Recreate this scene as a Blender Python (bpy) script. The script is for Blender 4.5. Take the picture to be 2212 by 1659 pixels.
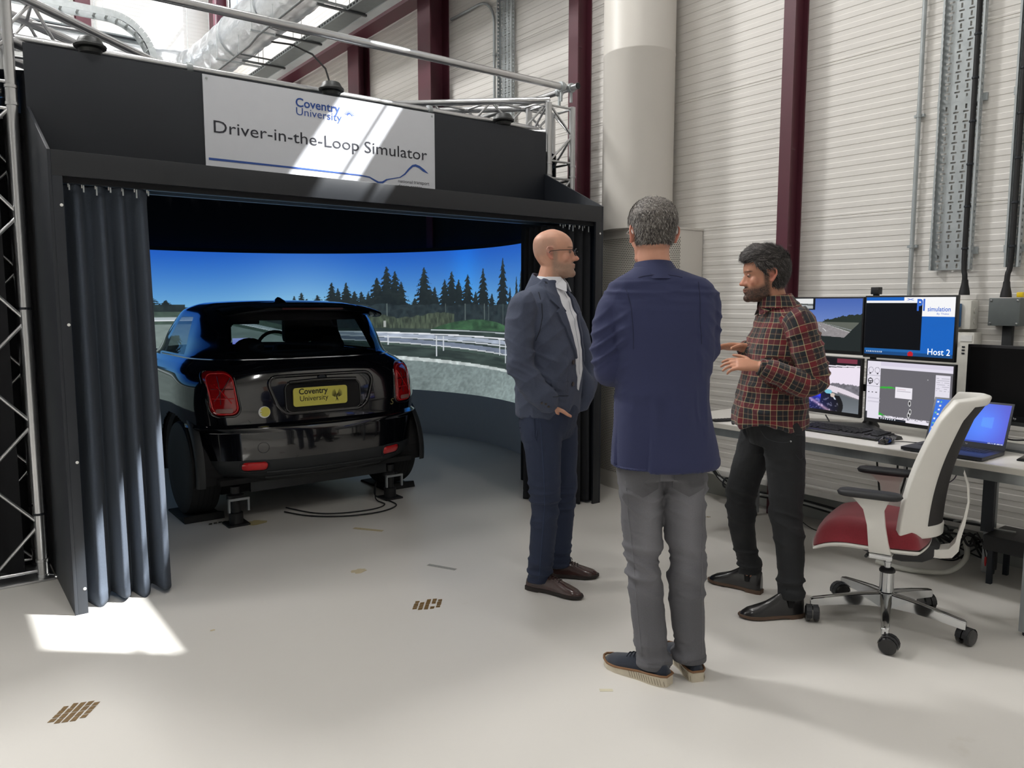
import bpy, bmesh, math, random
import numpy as np
from mathutils import Vector, Matrix
from mathutils.geometry import tessellate_polygon

for o in list(bpy.data.objects):
    bpy.data.objects.remove(o)
scene = bpy.context.scene
COL = scene.collection
random.seed(7)
RNG = np.random.default_rng(11)
PI = math.pi

# ------------------------------------------------------------------ camera
YAW = math.radians(37.3)
PITCH = math.radians(6.05)
FOCAL = 1660.0
F0 = Vector((math.sin(YAW), math.cos(YAW), 0))
RT = Vector((math.cos(YAW), -math.sin(YAW), 0))
cd = bpy.data.cameras.new('camera')
cam = bpy.data.objects.new('camera', cd)
COL.objects.link(cam)
fw = F0 * math.cos(PITCH) - Vector((0, 0, math.sin(PITCH)))
up = F0 * math.sin(PITCH) + Vector((0, 0, math.cos(PITCH)))
cam.matrix_world = Matrix(((RT.x, up.x, -fw.x, 0), (RT.y, up.y, -fw.y, 0), (RT.z, up.z, -fw.z, 1.45), (0, 0, 0, 1)))
cd.sensor_fit = 'HORIZONTAL'
cd.sensor_width = 36.0
cd.lens = FOCAL / 2212.0 * 36.0
cd.clip_end = 200
scene.camera = cam

# ------------------------------------------------------------------ world, sun, exposure
vs = scene.view_settings
vs.view_transform = 'Standard'
vs.look = 'None'
vs.gamma = 1.0
vs.use_curve_mapping = False
vs.exposure = 0.0

wd = bpy.data.worlds.new('sky')
scene.world = wd
wd.use_nodes = True
_bg = wd.node_tree.nodes['Background']
_bg.inputs[0].default_value = (0.72, 0.85, 1.0, 1)
_bg.inputs[1].default_value = 2.2

SUN_DIR = Vector((-0.672, 0.60, -1.0)).normalized()
sd = bpy.data.lights.new('sun', 'SUN')
sd.energy = 24.0
sd.angle = math.radians(0.55)
sd.color = (1.0, 0.97, 0.92)
sun = bpy.data.objects.new('sun', sd)
COL.objects.link(sun)
sun.rotation_euler = SUN_DIR.to_track_quat('-Z', 'Y').to_euler()
sun.location = (8, -6, 12)

# unseen ceiling lamps added to light the hall (position, size x, size y, power)
ADDED_LAMPS = [
    (-0.9, 9.0, 0.7, 1.4, 700), (-4.6, 6.0, 0.7, 1.4, 170), (2.2, 11.5, 0.7, 1.4, 190),
    (0.8, 2.2, 0.7, 1.4, 60), (-3.4, -1.2, 0.7, 1.4, 75), (2.2, -3.4, 0.7, 1.4, 65),
    (-5.5, 11.5, 0.7, 1.4, 170), (2.6, 4.4, 0.5, 1.2, 70),
]
LAMP_Z = 8.3

# ------------------------------------------------------------------ materials
def s2l(c):
    c = np.asarray(c, float)
    return np.where(c <= 0.04045, c / 12.92, ((c + 0.055) / 1.055) ** 2.4)

def lin(rgb):
    a = s2l(np.array(rgb[:3]) / 255.0)
    return (float(a[0]), float(a[1]), float(a[2]), 1.0)

MATS = {}
def M(name, rgb=(128, 128, 128), rough=0.5, metal=0.0, noise=0.06, scale=20.0, bump=0.0, spec=0.5, coat=0.0,
      emit=0.0, bscale=None, sheen=0.0, stretch=None, attr=None, detail=4.0):
    if name in MATS:
        return MATS[name]
    m = bpy.data.materials.new(name)
    m.use_nodes = True
    nt = m.node_tree
    b = nt.nodes['Principled BSDF']
    c = lin(rgb)
    tc = nt.nodes.new('ShaderNodeTexCoord')
    mp = nt.nodes.new('ShaderNodeMapping')
    nt.links.new(tc.outputs['Object'], mp.inputs['Vector'])
    if stretch:
        mp.inputs['Scale'].default_value = stretch
    nz = nt.nodes.new('ShaderNodeTexNoise')
    nz.inputs['Scale'].default_value = scale
    nz.inputs['Detail'].default_value = detail
    nt.links.new(mp.outputs[0], nz.inputs['Vector'])
    mx = nt.nodes.new('ShaderNodeMix')
    mx.data_type = 'RGBA'
    mx.inputs['A'].default_value = tuple(max(0, x * (1 - noise * 2)) for x in c[:3]) + (1,)
    mx.inputs['B'].default_value = tuple(min(1, x * (1 + noise * 2)) for x in c[:3]) + (1,)
    nt.links.new(nz.outputs['Fac'], mx.inputs['Factor'])
    col = mx.outputs['Result']
    if attr:
        at = nt.nodes.new('ShaderNodeAttribute')
        at.attribute_name = attr
        m2 = nt.nodes.new('ShaderNodeMix')
        m2.data_type = 'RGBA'
        m2.blend_type = 'MULTIPLY'
        m2.inputs['Factor'].default_value = 1.0
        nt.links.new(at.outputs['Color'], m2.inputs['A'])
        nt.links.new(col, m2.inputs['B'])
        col = m2.outputs['Result']
    nt.links.new(col, b.inputs['Base Color'])
    b.inputs['Roughness'].default_value = rough
    b.inputs['Metallic'].default_value = metal
    b.inputs['Specular IOR Level'].default_value = spec
    b.inputs['Coat Weight'].default_value = coat
    b.inputs['Coat Roughness'].default_value = 0.03
    if sheen:
        b.inputs['Sheen Weight'].default_value = sheen
    if emit:
        nt.links.new(col, b.inputs['Emission Color'])
        b.inputs['Emission Strength'].default_value = emit
    if bump:
        n2 = nz
        if bscale:
            n2 = nt.nodes.new('ShaderNodeTexNoise')
            n2.inputs['Scale'].default_value = bscale
            n2.inputs['Detail'].default_value = 3.0
            nt.links.new(mp.outputs[0], n2.inputs['Vector'])
        bp = nt.nodes.new('ShaderNodeBump')
        bp.inputs['Strength'].default_value = bump
        bp.inputs['Distance'].default_value = 0.01
        nt.links.new(n2.outputs['Fac'], bp.inputs['Height'])
        nt.links.new(bp.outputs[0], b.inputs['Normal'])
    MATS[name] = m
    return m

def M_screen(name, strength=1.0, rough=0.35, base=0.006, spec=0.18):
    m = bpy.data.materials.new(name)
    m.use_nodes = True
    nt = m.node_tree
    b = nt.nodes['Principled BSDF']
    at = nt.nodes.new('ShaderNodeAttribute')
    at.attribute_name = 'picture'
    b.inputs['Base Color'].default_value = (base, base, base, 1)
    b.inputs['Roughness'].default_value = rough
    b.inputs['Specular IOR Level'].default_value = spec
    nt.links.new(at.outputs['Color'], b.inputs['Emission Color'])
    b.inputs['Emission Strength'].default_value = strength
    return m

def M_glass(name, tint=(0.35, 0.4, 0.42), gloss=0.05):
    if name in MATS:
        return MATS[name]
    m = bpy.data.materials.new(name)
    m.use_nodes = True
    nt = m.node_tree
    nt.nodes.remove(nt.nodes['Principled BSDF'])
    out = nt.nodes['Material Output']
    tr = nt.nodes.new('ShaderNodeBsdfTransparent')
    tr.inputs[0].default_value = tint + (1,)
    gl = nt.nodes.new('ShaderNodeBsdfGlossy')
    gl.inputs['Roughness'].default_value = gloss
    gl.inputs['Color'].default_value = (0.9, 0.95, 1, 1)
    lw = nt.nodes.new('ShaderNodeLayerWeight')
    lw.inputs['Blend'].default_value = 0.5
    pw = nt.nodes.new('ShaderNodeMath'); pw.operation = 'POWER'; pw.inputs[1].default_value = 5.0
    nt.links.new(lw.outputs['Facing'], pw.inputs[0])
    fr = nt.nodes.new('ShaderNodeMath'); fr.operation = 'MULTIPLY_ADD'; fr.inputs[1].default_value = 0.85; fr.inputs[2].default_value = 0.05
    nt.links.new(pw.outputs[0], fr.inputs[0])
    mx = nt.nodes.new('ShaderNodeMixShader')
    nt.links.new(fr.outputs[0], mx.inputs[0])
    nt.links.new(tr.outputs[0], mx.inputs[1])
    nt.links.new(gl.outputs[0], mx.inputs[2])
    nt.links.new(mx.outputs[0], out.inputs['Surface'])
    MATS[name] = m
    return m

# ------------------------------------------------------------------ objects
MW = {}
def root_inv(parent):
    return MW.get(parent.name, Matrix.Identity(4)).inverted() if parent else Matrix.Identity(4)

def tag(o, label=None, cat=None, group=None, kind=None):
    if label: o['label'] = label
    if cat: o['category'] = cat
    if group: o['group'] = group
    if kind: o['kind'] = kind
    return o

def thing(name, label, cat, loc=(0, 0, 0), rotz=0.0, group=None):
    o = bpy.data.objects.new(name, None)
    COL.objects.link(o)
    o.empty_display_size = 0.1
    o.location = loc
    o.rotation_euler = (0, 0, rotz)
    MW[o.name] = Matrix.Translation(Vector(loc)) @ Matrix.Rotation(rotz, 4, 'Z')
    return tag(o, label, cat, group)

def link(name, me, mat, parent=None):
    o = bpy.data.objects.new(name, me)
    COL.objects.link(o)
    if mat is not None and not me.materials:
        me.materials.append(mat)
    if parent is not None:
        o.parent = parent
        MW[o.name] = MW.get(parent.name, Matrix.Identity(4))
    return o

def np_mesh(name, V, F):
    me = bpy.data.meshes.new(name)
    me.from_pydata([tuple(p) for p in V], [], [tuple(f) for f in F])
    return me

def shade(me, ang=40):
    n = len(me.polygons)
    me.polygons.foreach_set('use_smooth', np.ones(n, bool))
    try:
        me.set_sharp_from_angle(angle=math.radians(ang))
    except Exception:
        pass

class MB:
    def __init__(s):
        s.v = []
        s.f = []
    def add(s, V, F):
        n = len(s.v)
        s.v += [tuple(p) for p in V]
        s.f += [tuple(i + n for i in f) for f in F]
        return s
    def box(s, x0, x1, y0, y1, z0, z1):
        V = [(x0, y0, z0), (x1, y0, z0), (x1, y1, z0), (x0, y1, z0), (x0, y0, z1), (x1, y0, z1), (x1, y1, z1), (x0, y1, z1)]
        return s.add(V, [(0, 3, 2, 1), (4, 5, 6, 7), (0, 1, 5, 4), (1, 2, 6, 5), (2, 3, 7, 6), (3, 0, 4, 7)])
    def obox(s, c, ax, ay, az, hx, hy, hz):
        c = Vector(c); ax = Vector(ax).normalized() * hx; ay = Vector(ay).normalized() * hy; az = Vector(az).normalized() * hz
        V = [c + ax * i + ay * j + az * k for i, j, k in ((-1, -1, -1), (1, -1, -1), (1, 1, -1), (-1, 1, -1), (-1, -1, 1), (1, -1, 1), (1, 1, 1), (-1, 1, 1))]
        return s.add(V, [(0, 3, 2, 1), (4, 5, 6, 7), (0, 1, 5, 4), (1, 2, 6, 5), (2, 3, 7, 6), (3, 0, 4, 7)])
    def bar(s, p0, p1, w, h, upv=(0, 0, 1)):
        p0 = Vector(p0); p1 = Vector(p1)
        d = p1 - p0
        L = d.length
        d.normalize()
        u = Vector(upv)
        sx = d.cross(u)
        if sx.length < 1e-4:
            sx = d.cross(Vector((1, 0, 0)))
        sx.normalize()
        uu = sx.cross(d)
        return s.obox((p0 + p1) / 2, d, sx, uu, L / 2, w / 2, h / 2)
    def tube(s, path, r, n=8, caps=True, closed=False):
        P = [Vector(p) for p in path]
        m = len(P)
        rr = r if hasattr(r, '__len__') else [r] * m
        ref = Vector((0, 0, 1))
        V = []
        prev = None
        for i in range(m):
            if closed:
                t = P[(i + 1) % m] - P[i - 1]
            else:
                t = P[min(i + 1, m - 1)] - P[max(i - 1, 0)]
            if t.length < 1e-9:
                t = Vector((0, 0, 1))
            t.normalize()
            if prev is None:
                a = t.cross(ref)
                if a.length < 0.05:
                    a = t.cross(Vector((1, 0, 0)))
            else:
                a = prev - t * prev.dot(t)
                if a.length < 1e-6:
                    a = t.cross(Vector((1, 0, 0)))
            a.normalize()
            prev = a
            b = t.cross(a)
            for k in range(n):
                w = 2 * PI * k / n
                V.append(P[i] + a * (math.cos(w) * rr[i]) + b * (math.sin(w) * rr[i]))
        F = []
        last = m if closed else m - 1
        for i in range(last):
            j = (i + 1) % m
            for k in range(n):
                l = (k + 1) % n
                F.append((i * n + k, i * n + l, j * n + l, j * n + k))
        if caps and not closed:
            F.append(tuple(range(n - 1, -1, -1)))
            F.append(tuple(range((m - 1) * n, m * n)))
        return s.add(V, F)
    def cyl(s, p0, p1, r0, r1=None, n=16):
        return s.tube([p0, p1], [r0, r0 if r1 is None else r1], n)
    def lathe(s, prof, c=(0, 0, 0), n=24, ax=(0, 0, 1)):
        c = Vector(c); a = Vector(ax).normalized()
        e1 = a.orthogonal().normalized()
        e2 = a.cross(e1)
        V = []
        for r, z in prof:
            for k in range(n):
                w = 2 * PI * k / n
                V.append(c + a * z + e1 * (r * math.cos(w)) + e2 * (r * math.sin(w)))
        F = []
        for i in range(len(prof) - 1):
            for k in range(n):
                l = (k + 1) % n
                F.append((i * n + k, i * n + l, (i + 1) * n + l, (i + 1) * n + k))
        if prof[0][0] > 1e-5:
            F.append(tuple(range(n - 1, -1, -1)))
        if prof[-1][0] > 1e-5:
            F.append(tuple(range((len(prof) - 1) * n, len(prof) * n)))
        return s.add(V, F)
    def extrude(s, poly, vec):
        P = [Vector(p) for p in poly]
        n = len(P)
        v = Vector(vec)
        V = P + [p + v for p in P]
        F = [tuple(range(n - 1, -1, -1)), tuple(range(n, 2 * n))]
        for i in range(n):
            j = (i + 1) % n
            F.append((i, j, n + j, n + i))
        return s.add(V, F)
    def sphere(s, c, rx, ry=None, rz=None, n=14, m=9, rot=None):
        ry = rx if ry is None else ry
        rz = rx if rz is None else rz
        c = Vector(c)
        V = []
        F = []
        for i in range(m + 1):
            th = PI * i / m
            for k in range(n):
                w = 2 * PI * k / n
                p = Vector((rx * math.sin(th) * math.cos(w), ry * math.sin(th) * math.sin(w), rz * math.cos(th)))
                if rot:
                    p = rot @ p
                V.append(c + p)
        for i in range(m):
            for k in range(n):
                l = (k + 1) % n
                F.append((i * n + k, (i + 1) * n + k, (i + 1) * n + l, i * n + l))
        return s.add(V, F)
    def build(s, name, mat, parent=None, smooth=None, world=True, bevel=0.0, bseg=2):
        inv = root_inv(parent) if world else Matrix.Identity(4)
        V = [inv @ Vector(p) for p in s.v]
        me = np_mesh(name, V, s.f)
        if bevel:
            bm = bmesh.new()
            bm.from_mesh(me)
            bmesh.ops.remove_doubles(bm, verts=bm.verts, dist=1e-6)
            es = [e for e in bm.edges if len(e.link_faces) == 2 and e.calc_face_angle(0) > 0.5]
            bmesh.ops.bevel(bm, geom=es, offset=bevel, segments=bseg, affect='EDGES', profile=0.6, clamp_overlap=True)
            bm.to_mesh(me)
            bm.free()
            if smooth is None:
                smooth = 50
        if smooth:
            shade(me, smooth)
        return link(name, me, mat, parent)

def rrect(w, h, r, n=5):
    """rounded rectangle outline in 2D, centred"""
    out = []
    for cx, cy, a0 in ((w / 2 - r, h / 2 - r, 0), (-w / 2 + r, h / 2 - r, 90), (-w / 2 + r, -h / 2 + r, 180), (w / 2 - r, -h / 2 + r, 270)):
        for k in range(n + 1):
            a = math.radians(a0 + 90 * k / n)
            out.append((cx + r * math.cos(a), cy + r * math.sin(a)))
    return out

def plate(o, u, v, outline, thick):
    """extruded 2D outline at origin o with axes u, v; thickness along u x v"""
    o = Vector(o); u = Vector(u); v = Vector(v)
    nrm = u.cross(v).normalized()
    mb = MB()
    mb.extrude([o + u * a + v * b for a, b in outline], nrm * thick)
    return mb

# shared unit cylinder for tubes made of one mesh (truss braces etc.)
def unit_cyl(n=12):
    key = 'tube_unit_%d' % n
    me = bpy.data.meshes.get(key)
    if me is None:
        mb = MB()
        mb.cyl((0, 0, 0), (0, 0, 1), 1, n=n)
        me = np_mesh(key, mb.v, mb.f)
        shade(me, 50)
    return me

UNITM = {}
def strut(name, parent, p0, p1, r, mat, n=12):
    key = (mat.name, n)
    if key not in UNITM:
        me = unit_cyl(n).copy()
        me.materials.append(mat)
        UNITM[key] = me
    o = bpy.data.objects.new(name, UNITM[key])
    COL.objects.link(o)
    p0 = Vector(p0); p1 = Vector(p1)
    d = p1 - p0
    mw = Matrix.Translation(p0) @ d.to_track_quat('Z', 'Y').to_matrix().to_4x4() @ Matrix.Diagonal((r, r, d.length, 1))
    if parent is not None:
        o.parent = parent
        mw = root_inv(parent) @ mw
        MW[o.name] = MW.get(parent.name, Matrix.Identity(4))
    o.matrix_basis = mw
    return o

# text as mesh
def text_geo(s, bold=0.0, extr=0.0, space=1.0, res=3):
    cu = bpy.data.curves.new('text', 'FONT')
    cu.body = s
    cu.size = 1.0
    cu.offset = bold
    cu.extrude = extr
    cu.space_character = space
    cu.resolution_u = res
    ob = bpy.data.objects.new('text_tmp', cu)
    COL.objects.link(ob)
    dg = bpy.context.evaluated_depsgraph_get()
    me = bpy.data.meshes.new_from_object(ob.evaluated_get(dg))
    V = np.array([v.co[:] for v in me.vertices]) if len(me.vertices) else np.zeros((0, 3))
    F = [tuple(p.vertices) for p in me.polygons]
    bpy.data.objects.remove(ob)
    bpy.data.curves.remove(cu)
    bpy.data.meshes.remove(me)
    return V, F

def text(name, s, o, u, v, width=None, height=None, mat=None, parent=None, bold=0.0, off=0.0008, shear=0.0, clip=None):
    """lower-left of the text box at o; u, v unit vectors; scaled to width x height (cap box)"""
    V, F = text_geo(s, bold)
    mn = V.min(0); mxv = V.max(0)
    sx = width / (mxv[0] - mn[0]) if width else None
    sy = height / (mxv[1] - mn[1]) if height else None
    sx = sx or sy
    sy = sy or sx
    o = Vector(o); u = Vector(u); v = Vector(v)
    nrm = u.cross(v)
    P = []
    for p in V:
        a = (p[0] - mn[0]) * sx
        b = (p[1] - mn[1]) * sy
        if clip is not None and b < clip:
            b = clip
        P.append(o + u * (a + shear * b) + v * b + nrm * off)
    mb = MB()
    mb.add(P, F)
    return mb.build(name, mat, parent)

# painted grid: a flat (or bent) display whose picture is a colour attribute
def painted(name, fn, nu, nv, pos, mat, parent, gamma=True):
    us = np.linspace(0, 1, nu)
    vv = np.linspace(0, 1, nv)
    U, Vv = np.meshgrid(us, vv)
    P = pos(U.ravel(), Vv.ravel())
    inv = np.array(root_inv(parent))
    P = P @ inv[:3, :3].T + inv[:3, 3]
    idx = np.arange(nu * nv).reshape(nv, nu)
    F = np.stack([idx[:-1, :-1], idx[:-1, 1:], idx[1:, 1:], idx[1:, :-1]], -1).reshape(-1, 4)
    me = bpy.data.meshes.new(name)
    me.vertices.add(len(P))
    me.vertices.foreach_set('co', P.astype(np.float32).ravel())
    me.loops.add(F.size)
    me.loops.foreach_set('vertex_index', F.astype(np.int32).ravel())
    me.polygons.add(len(F))
    me.polygons.foreach_set('loop_start', np.arange(0, F.size, 4, dtype=np.int32))
    me.update(calc_edges=True)
    rgb = np.clip(fn(U.ravel(), Vv.ravel()), 0, 1)
    if gamma:
        rgb = s2l(rgb)
    ca = me.color_attributes.new('picture', 'FLOAT_COLOR', 'POINT')
    ca.data.foreach_set('color', np.concatenate([rgb, np.ones((len(rgb), 1))], 1).astype(np.float32).ravel())
    me.polygons.foreach_set('use_smooth', np.ones(len(F), bool))
    return link(name, me, mat, parent)

# value noise in numpy
def vnoise(x, y, seed=0):
    def h(i, j):
        n = (i * 374761393 + j * 668265263 + seed * 1442695041) & 0xffffffff
        n = ((n ^ (n >> 13)) * 1274126177) & 0xffffffff
        return ((n ^ (n >> 16)) & 0xffff) / 65535.0
    xi = np.floor(x).astype(np.int64); yi = np.floor(y).astype(np.int64)
    fx = x - xi; fy = y - yi
    fx = fx * fx * (3 - 2 * fx); fy = fy * fy * (3 - 2 * fy)
    return (h(xi, yi) * (1 - fx) + h(xi + 1, yi) * fx) * (1 - fy) + (h(xi, yi + 1) * (1 - fx) + h(xi + 1, yi + 1) * fx) * fy

def fbm(x, y, seed=0, oct=4):
    s = 0; a = 0.5
    for k in range(oct):
        s = s + a * vnoise(x * 2 ** k, y * 2 ** k, seed + k)
        a *= 0.5
    return s / (1 - 0.5 ** oct)

def smooth01(a, b, x):
    t = np.clip((x - a) / (b - a), 0, 1)
    return t * t * (3 - 2 * t)
# ================================================================== ROOM
m_wall = M('white_ribbed_panel', (222, 219, 214), 0.42, noise=0.015, scale=2.0)
m_wall2 = M('white_back_panel', (222, 222, 220), 0.5, noise=0.015, scale=2.0)
m_base = M('grey_plinth_paint', (150, 152, 148), 0.6, noise=0.05, scale=6)
m_red = M('oxide_red_steel', (86, 40, 52), 0.45, noise=0.05, scale=8)
m_galv = M('galvanised_steel', (172, 178, 180), 0.42, metal=0.4, noise=0.12, scale=14)
m_ceil = M('white_roof_sheet', (200, 200, 198), 0.7)
m_frame = M('window_frame_grey', (120, 128, 136), 0.5)
m_pane = M_glass('window_glass', (0.96, 0.98, 1.0), 0.02)

# floor material: poured resin with faint scuffs
def floor_mat():
    m = bpy.data.materials.new('poured_resin_floor')
    m.use_nodes = True
    nt = m.node_tree
    b = nt.nodes['Principled BSDF']
    tc = nt.nodes.new('ShaderNodeTexCoord')
    n1 = nt.nodes.new('ShaderNodeTexNoise'); n1.inputs['Scale'].default_value = 0.9; n1.inputs['Detail'].default_value = 5
    n2 = nt.nodes.new('ShaderNodeTexNoise'); n2.inputs['Scale'].default_value = 22; n2.inputs['Detail'].default_value = 3
    n3 = nt.nodes.new('ShaderNodeTexNoise'); n3.inputs['Scale'].default_value = 3.2; n3.inputs['Detail'].default_value = 6
    for n in (n1, n2, n3):
        nt.links.new(tc.outputs['Object'], n.inputs['Vector'])
    mx = nt.nodes.new('ShaderNodeMix'); mx.data_type = 'RGBA'
    mx.inputs['A'].default_value = lin((210, 207, 201)); mx.inputs['B'].default_value = lin((219, 216, 211))
    nt.links.new(n1.outputs['Fac'], mx.inputs['Factor'])
    rp = nt.nodes.new('ShaderNodeValToRGB')
    rp.color_ramp.elements[0].position = 0.70; rp.color_ramp.elements[0].color = (1, 1, 1, 1)
    rp.color_ramp.elements[1].position = 0.80; rp.color_ramp.elements[1].color = (0.86, 0.84, 0.80, 1)
    nt.links.new(n3.outputs['Fac'], rp.inputs[0])
    m2 = nt.nodes.new('ShaderNodeMix'); m2.data_type = 'RGBA'; m2.blend_type = 'MULTIPLY'; m2.inputs['Factor'].default_value = 1
    nt.links.new(mx.outputs['Result'], m2.inputs['A']); nt.links.new(rp.outputs[0], m2.inputs['B'])
    nt.links.new(m2.outputs['Result'], b.inputs['Base Color'])
    mr = nt.nodes.new('ShaderNodeMapRange'); mr.inputs['To Min'].default_value = 0.26; mr.inputs['To Max'].default_value = 0.42
    nt.links.new(n3.outputs['Fac'], mr.inputs['Value']); nt.links.new(mr.outputs[0], b.inputs['Roughness'])
    b.inputs['Specular IOR Level'].default_value = 0.35
    bp = nt.nodes.new('ShaderNodeBump'); bp.inputs['Strength'].default_value = 0.03; bp.inputs['Distance'].default_value = 0.01
    nt.links.new(n2.outputs['Fac'], bp.inputs['Height']); nt.links.new(bp.outputs[0], b.inputs['Normal'])
    return m

XW, YB, XL, YF, ZC = 4.70, 15.0, -12.0, -8.0, 9.0
tag(MB().box(XL - .2, XW + .2, YF - .2, YB + .2, -0.15, 0).build('floor', floor_mat()), kind='structure')

def panel_piece(y0, y1, z0, z1, zrow, pitch, thick=0.06):
    """ribbed cladding panel, face at depth 0 looking to -depth; returns verts (depth, along, z)"""
    prof = [(0.004, z0)]
    prof.append((0.0, min(z0 + 0.004, z1)))
    k = 1
    while True:
        zc = zrow + (k - 1) * pitch + .014
        if zc + .036 > z1 - 0.006:
            break
        if zc > z0 + 0.006:
            prof += [(0.0, zc), (0.0024, zc + .0040), (0.0024, zc + .0325), (0.0, zc + .0355)]
        k += 1
    prof += [(0.0, z1 - 0.004), (0.004, z1), (thick, z1), (thick, z0)]
    n = len(prof)
    V = [(d, y0, z) for d, z in prof] + [(d, y1, z) for d, z in prof]
    F = [(i, (i + 1) % n, n + (i + 1) % n, n + i) for i in range(n)]
    F += [tuple(range(n - 1, -1, -1)), tuple(range(n, 2 * n))]
    return V, F

def subtract(rects, h):
    out = []
    for (a0, a1, b0, b1) in rects:
        x0, x1, z0, z1 = h
        if x1 <= a0 or x0 >= a1 or z1 <= b0 or z0 >= b1:
            out.append((a0, a1, b0, b1)); continue
        if b0 < z0: out.append((a0, a1, b0, z0))
        if z1 < b1: out.append((a0, a1, z1, b1))
        c0, c1 = max(b0, z0), min(b1, z1)
        if a0 < x0: out.append((a0, x0, c0, c1))
        if x1 < a1: out.append((x1, a1, c0, c1))
    return out

ROWS = [0.20, 1.03, 2.00, 2.97, 3.94, 4.91, 5.88, 6.85, 7.82, 8.79, 9.0]
def clad(wall, spans, holes, mapf, mat):
    cache = {}
    for y0, y1 in spans:
        for i in range(len(ROWS) - 1):
            rr = [(y0, y1, ROWS[i], ROWS[i + 1])]
            for h in holes:
                rr = subtract(rr, h)
            for (a, b, c, d) in rr:
                zr = ROWS[i] - (0.0123 if i == 0 else 0)
                V, F = panel_piece(a, b, c, d, zr, 0.0647)
                mb = MB(); mb.add([mapf(*p) for p in V], F)
                o = mb.build('wall_panel', mat, wall)
                o.name = 'wall_panel'

# right-hand wall
WIN1 = (-0.3, 3.0, 5.88, 6.596)
WIN2 = (12.7, 14.6, 6.3, 8.5)
BAYS = [-8, -5.5, -3.3, -1.2, 0.9, 3.025, 5.10, 7.42, 9.3, 11.5, 13.3, 15]
wr = tag(MB().box(XW + 0.055, XW + 0.075, YF, YB, 0, 5.75).build('wall_right', m_wall), kind='structure')
clad(wr, list(zip(BAYS[:-1], BAYS[1:])), [WIN1, WIN2], lambda d, y, z: (XW + d, y, z), m_wall)
wb = tag(MB().box(XL, XW + .06, YB + 0.055, YB + 0.075, 0, ZC).build('wall_back', m_wall2), kind='structure')
XB = [-12, -9.4, -7.0, -4.6, -2.2, 0.1, 2.4, 4.7]
clad(wb, list(zip(XB[:-1], XB[1:])), [], lambda d, y, z: (y, YB + d, z), m_wall2)
tag(MB().box(XL - .1, XL, YF, YB + .1, 0, ZC).build('wall_left', m_wall2), kind='structure')
tag(MB().box(XL, XW + .1, YF - .1, YF, 0, ZC).build('wall_front', m_wall2), kind='structure')
tag(MB().box(XL, XW + .1, YF, YB + .1, ZC, ZC + .1).build('ceiling', m_ceil), kind='structure')
tag(MB().box(XW - 0.006, XW + 0.06, YF, YB, 0, 0.198).build('baseboard_right', m_base), kind='structure')
# clerestory windows
for k, (a, b, c, d) in enumerate((WIN1, WIN2)):
    w = tag(MB().box(XW + .028, XW + .032, a, b, c, d).build('window_%d' % (k + 1), m_pane), kind='structure')
    fr = MB()
    t = 0.02
    fr.box(XW + .012, XW + .05, a - t, b + t, c - t, c); fr.box(XW + .012, XW + .05, a - t, b + t, d, d + t)
    fr.box(XW + .012, XW + .05, a - t, a, c, d); fr.box(XW + .012, XW + .05, b, b + t, c, d)
    if k == 0:
        fr.box(XW + .001, XW + .012, a, b, 6.025, 6.077)
        fr.box(XW + .001, XW + .01, a, b, 5.93, 5.942)
    if k == 1:
        fr.box(XW + .012, XW + .05, a, b, 7.38, 7.43)
    fr.build('window_frame', m_frame, w)

# ledge / cable trunking along the right wall
tag(MB().box(4.57, XW - .007, -1.0, 4.55, 0.186, 0.226).build('trim_1', M('white_ledge', (228, 226, 222), 0.45), bevel=0.004), kind='structure')

# steel columns on the right wall
def i_column(y, w, dep, z1, label):
    x0 = XW - dep
    t = thing('steel_column', label, 'column', (XW - dep / 2, y, 0), group='oxide red steel columns')
    MB().box(x0, x0 + .014, y - w / 2, y + w / 2, 0, z1).build('front_flange', m_red, t)
    MB().box(x0 + .014, XW - .014, y - .008, y + .008, 0, z1).build('web', m_red, t)
    MB().box(XW - .014, XW - .001, y - w / 2, y + w / 2, 0, z1).build('back_flange', m_red, t)
    for z in (1.82, 2.44, 3.6):
        MB().box(x0 + .014, x0 + .05, y - w / 2, y - w / 2 + .006, z, z + .012).build('bracket_tab', m_red, t)
i_column(3.025, .085, .15, ZC, 'oxide red steel column behind the man in the plaid shirt')
i_column(5.10, .12, .16, ZC, 'oxide red steel column left of the white air diffuser')
i_column(7.42, .26, .24, ZC, 'wide oxide red steel column above the middle of the booth')
i_column(9.30, .30, .16, 4.70, 'short oxide red column under the red beam, above the sign')
i_column(11.5, .22, .2, 4.70, 'oxide red steel column far back below the silver duct')
i_column(14.75, .25, .26, ZC, 'oxide red steel column in the far back corner beside the window')
for x, lab in ((2.40, 'oxide red steel column on the far back wall behind the cable ladder'),):
    t = thing('steel_column', lab, 'column', (x, YB - .1, 0), group='oxide red steel columns')
    MB().box(x - .11, x + .11, YB - .2, YB - .186, 0, ZC).build('front_flange', m_red, t)
    MB().box(x - .008, x + .008, YB - .186, YB - .014, 0, ZC).build('web', m_red, t)
    MB().box(x - .11, x + .11, YB - .014, YB - .001, 0, ZC).build('back_flange', m_red, t)
    MB().box(x - .30, x - .19, YB - .12, YB - .001, 0, ZC).build('cable_channel', m_galv, t)

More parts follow.
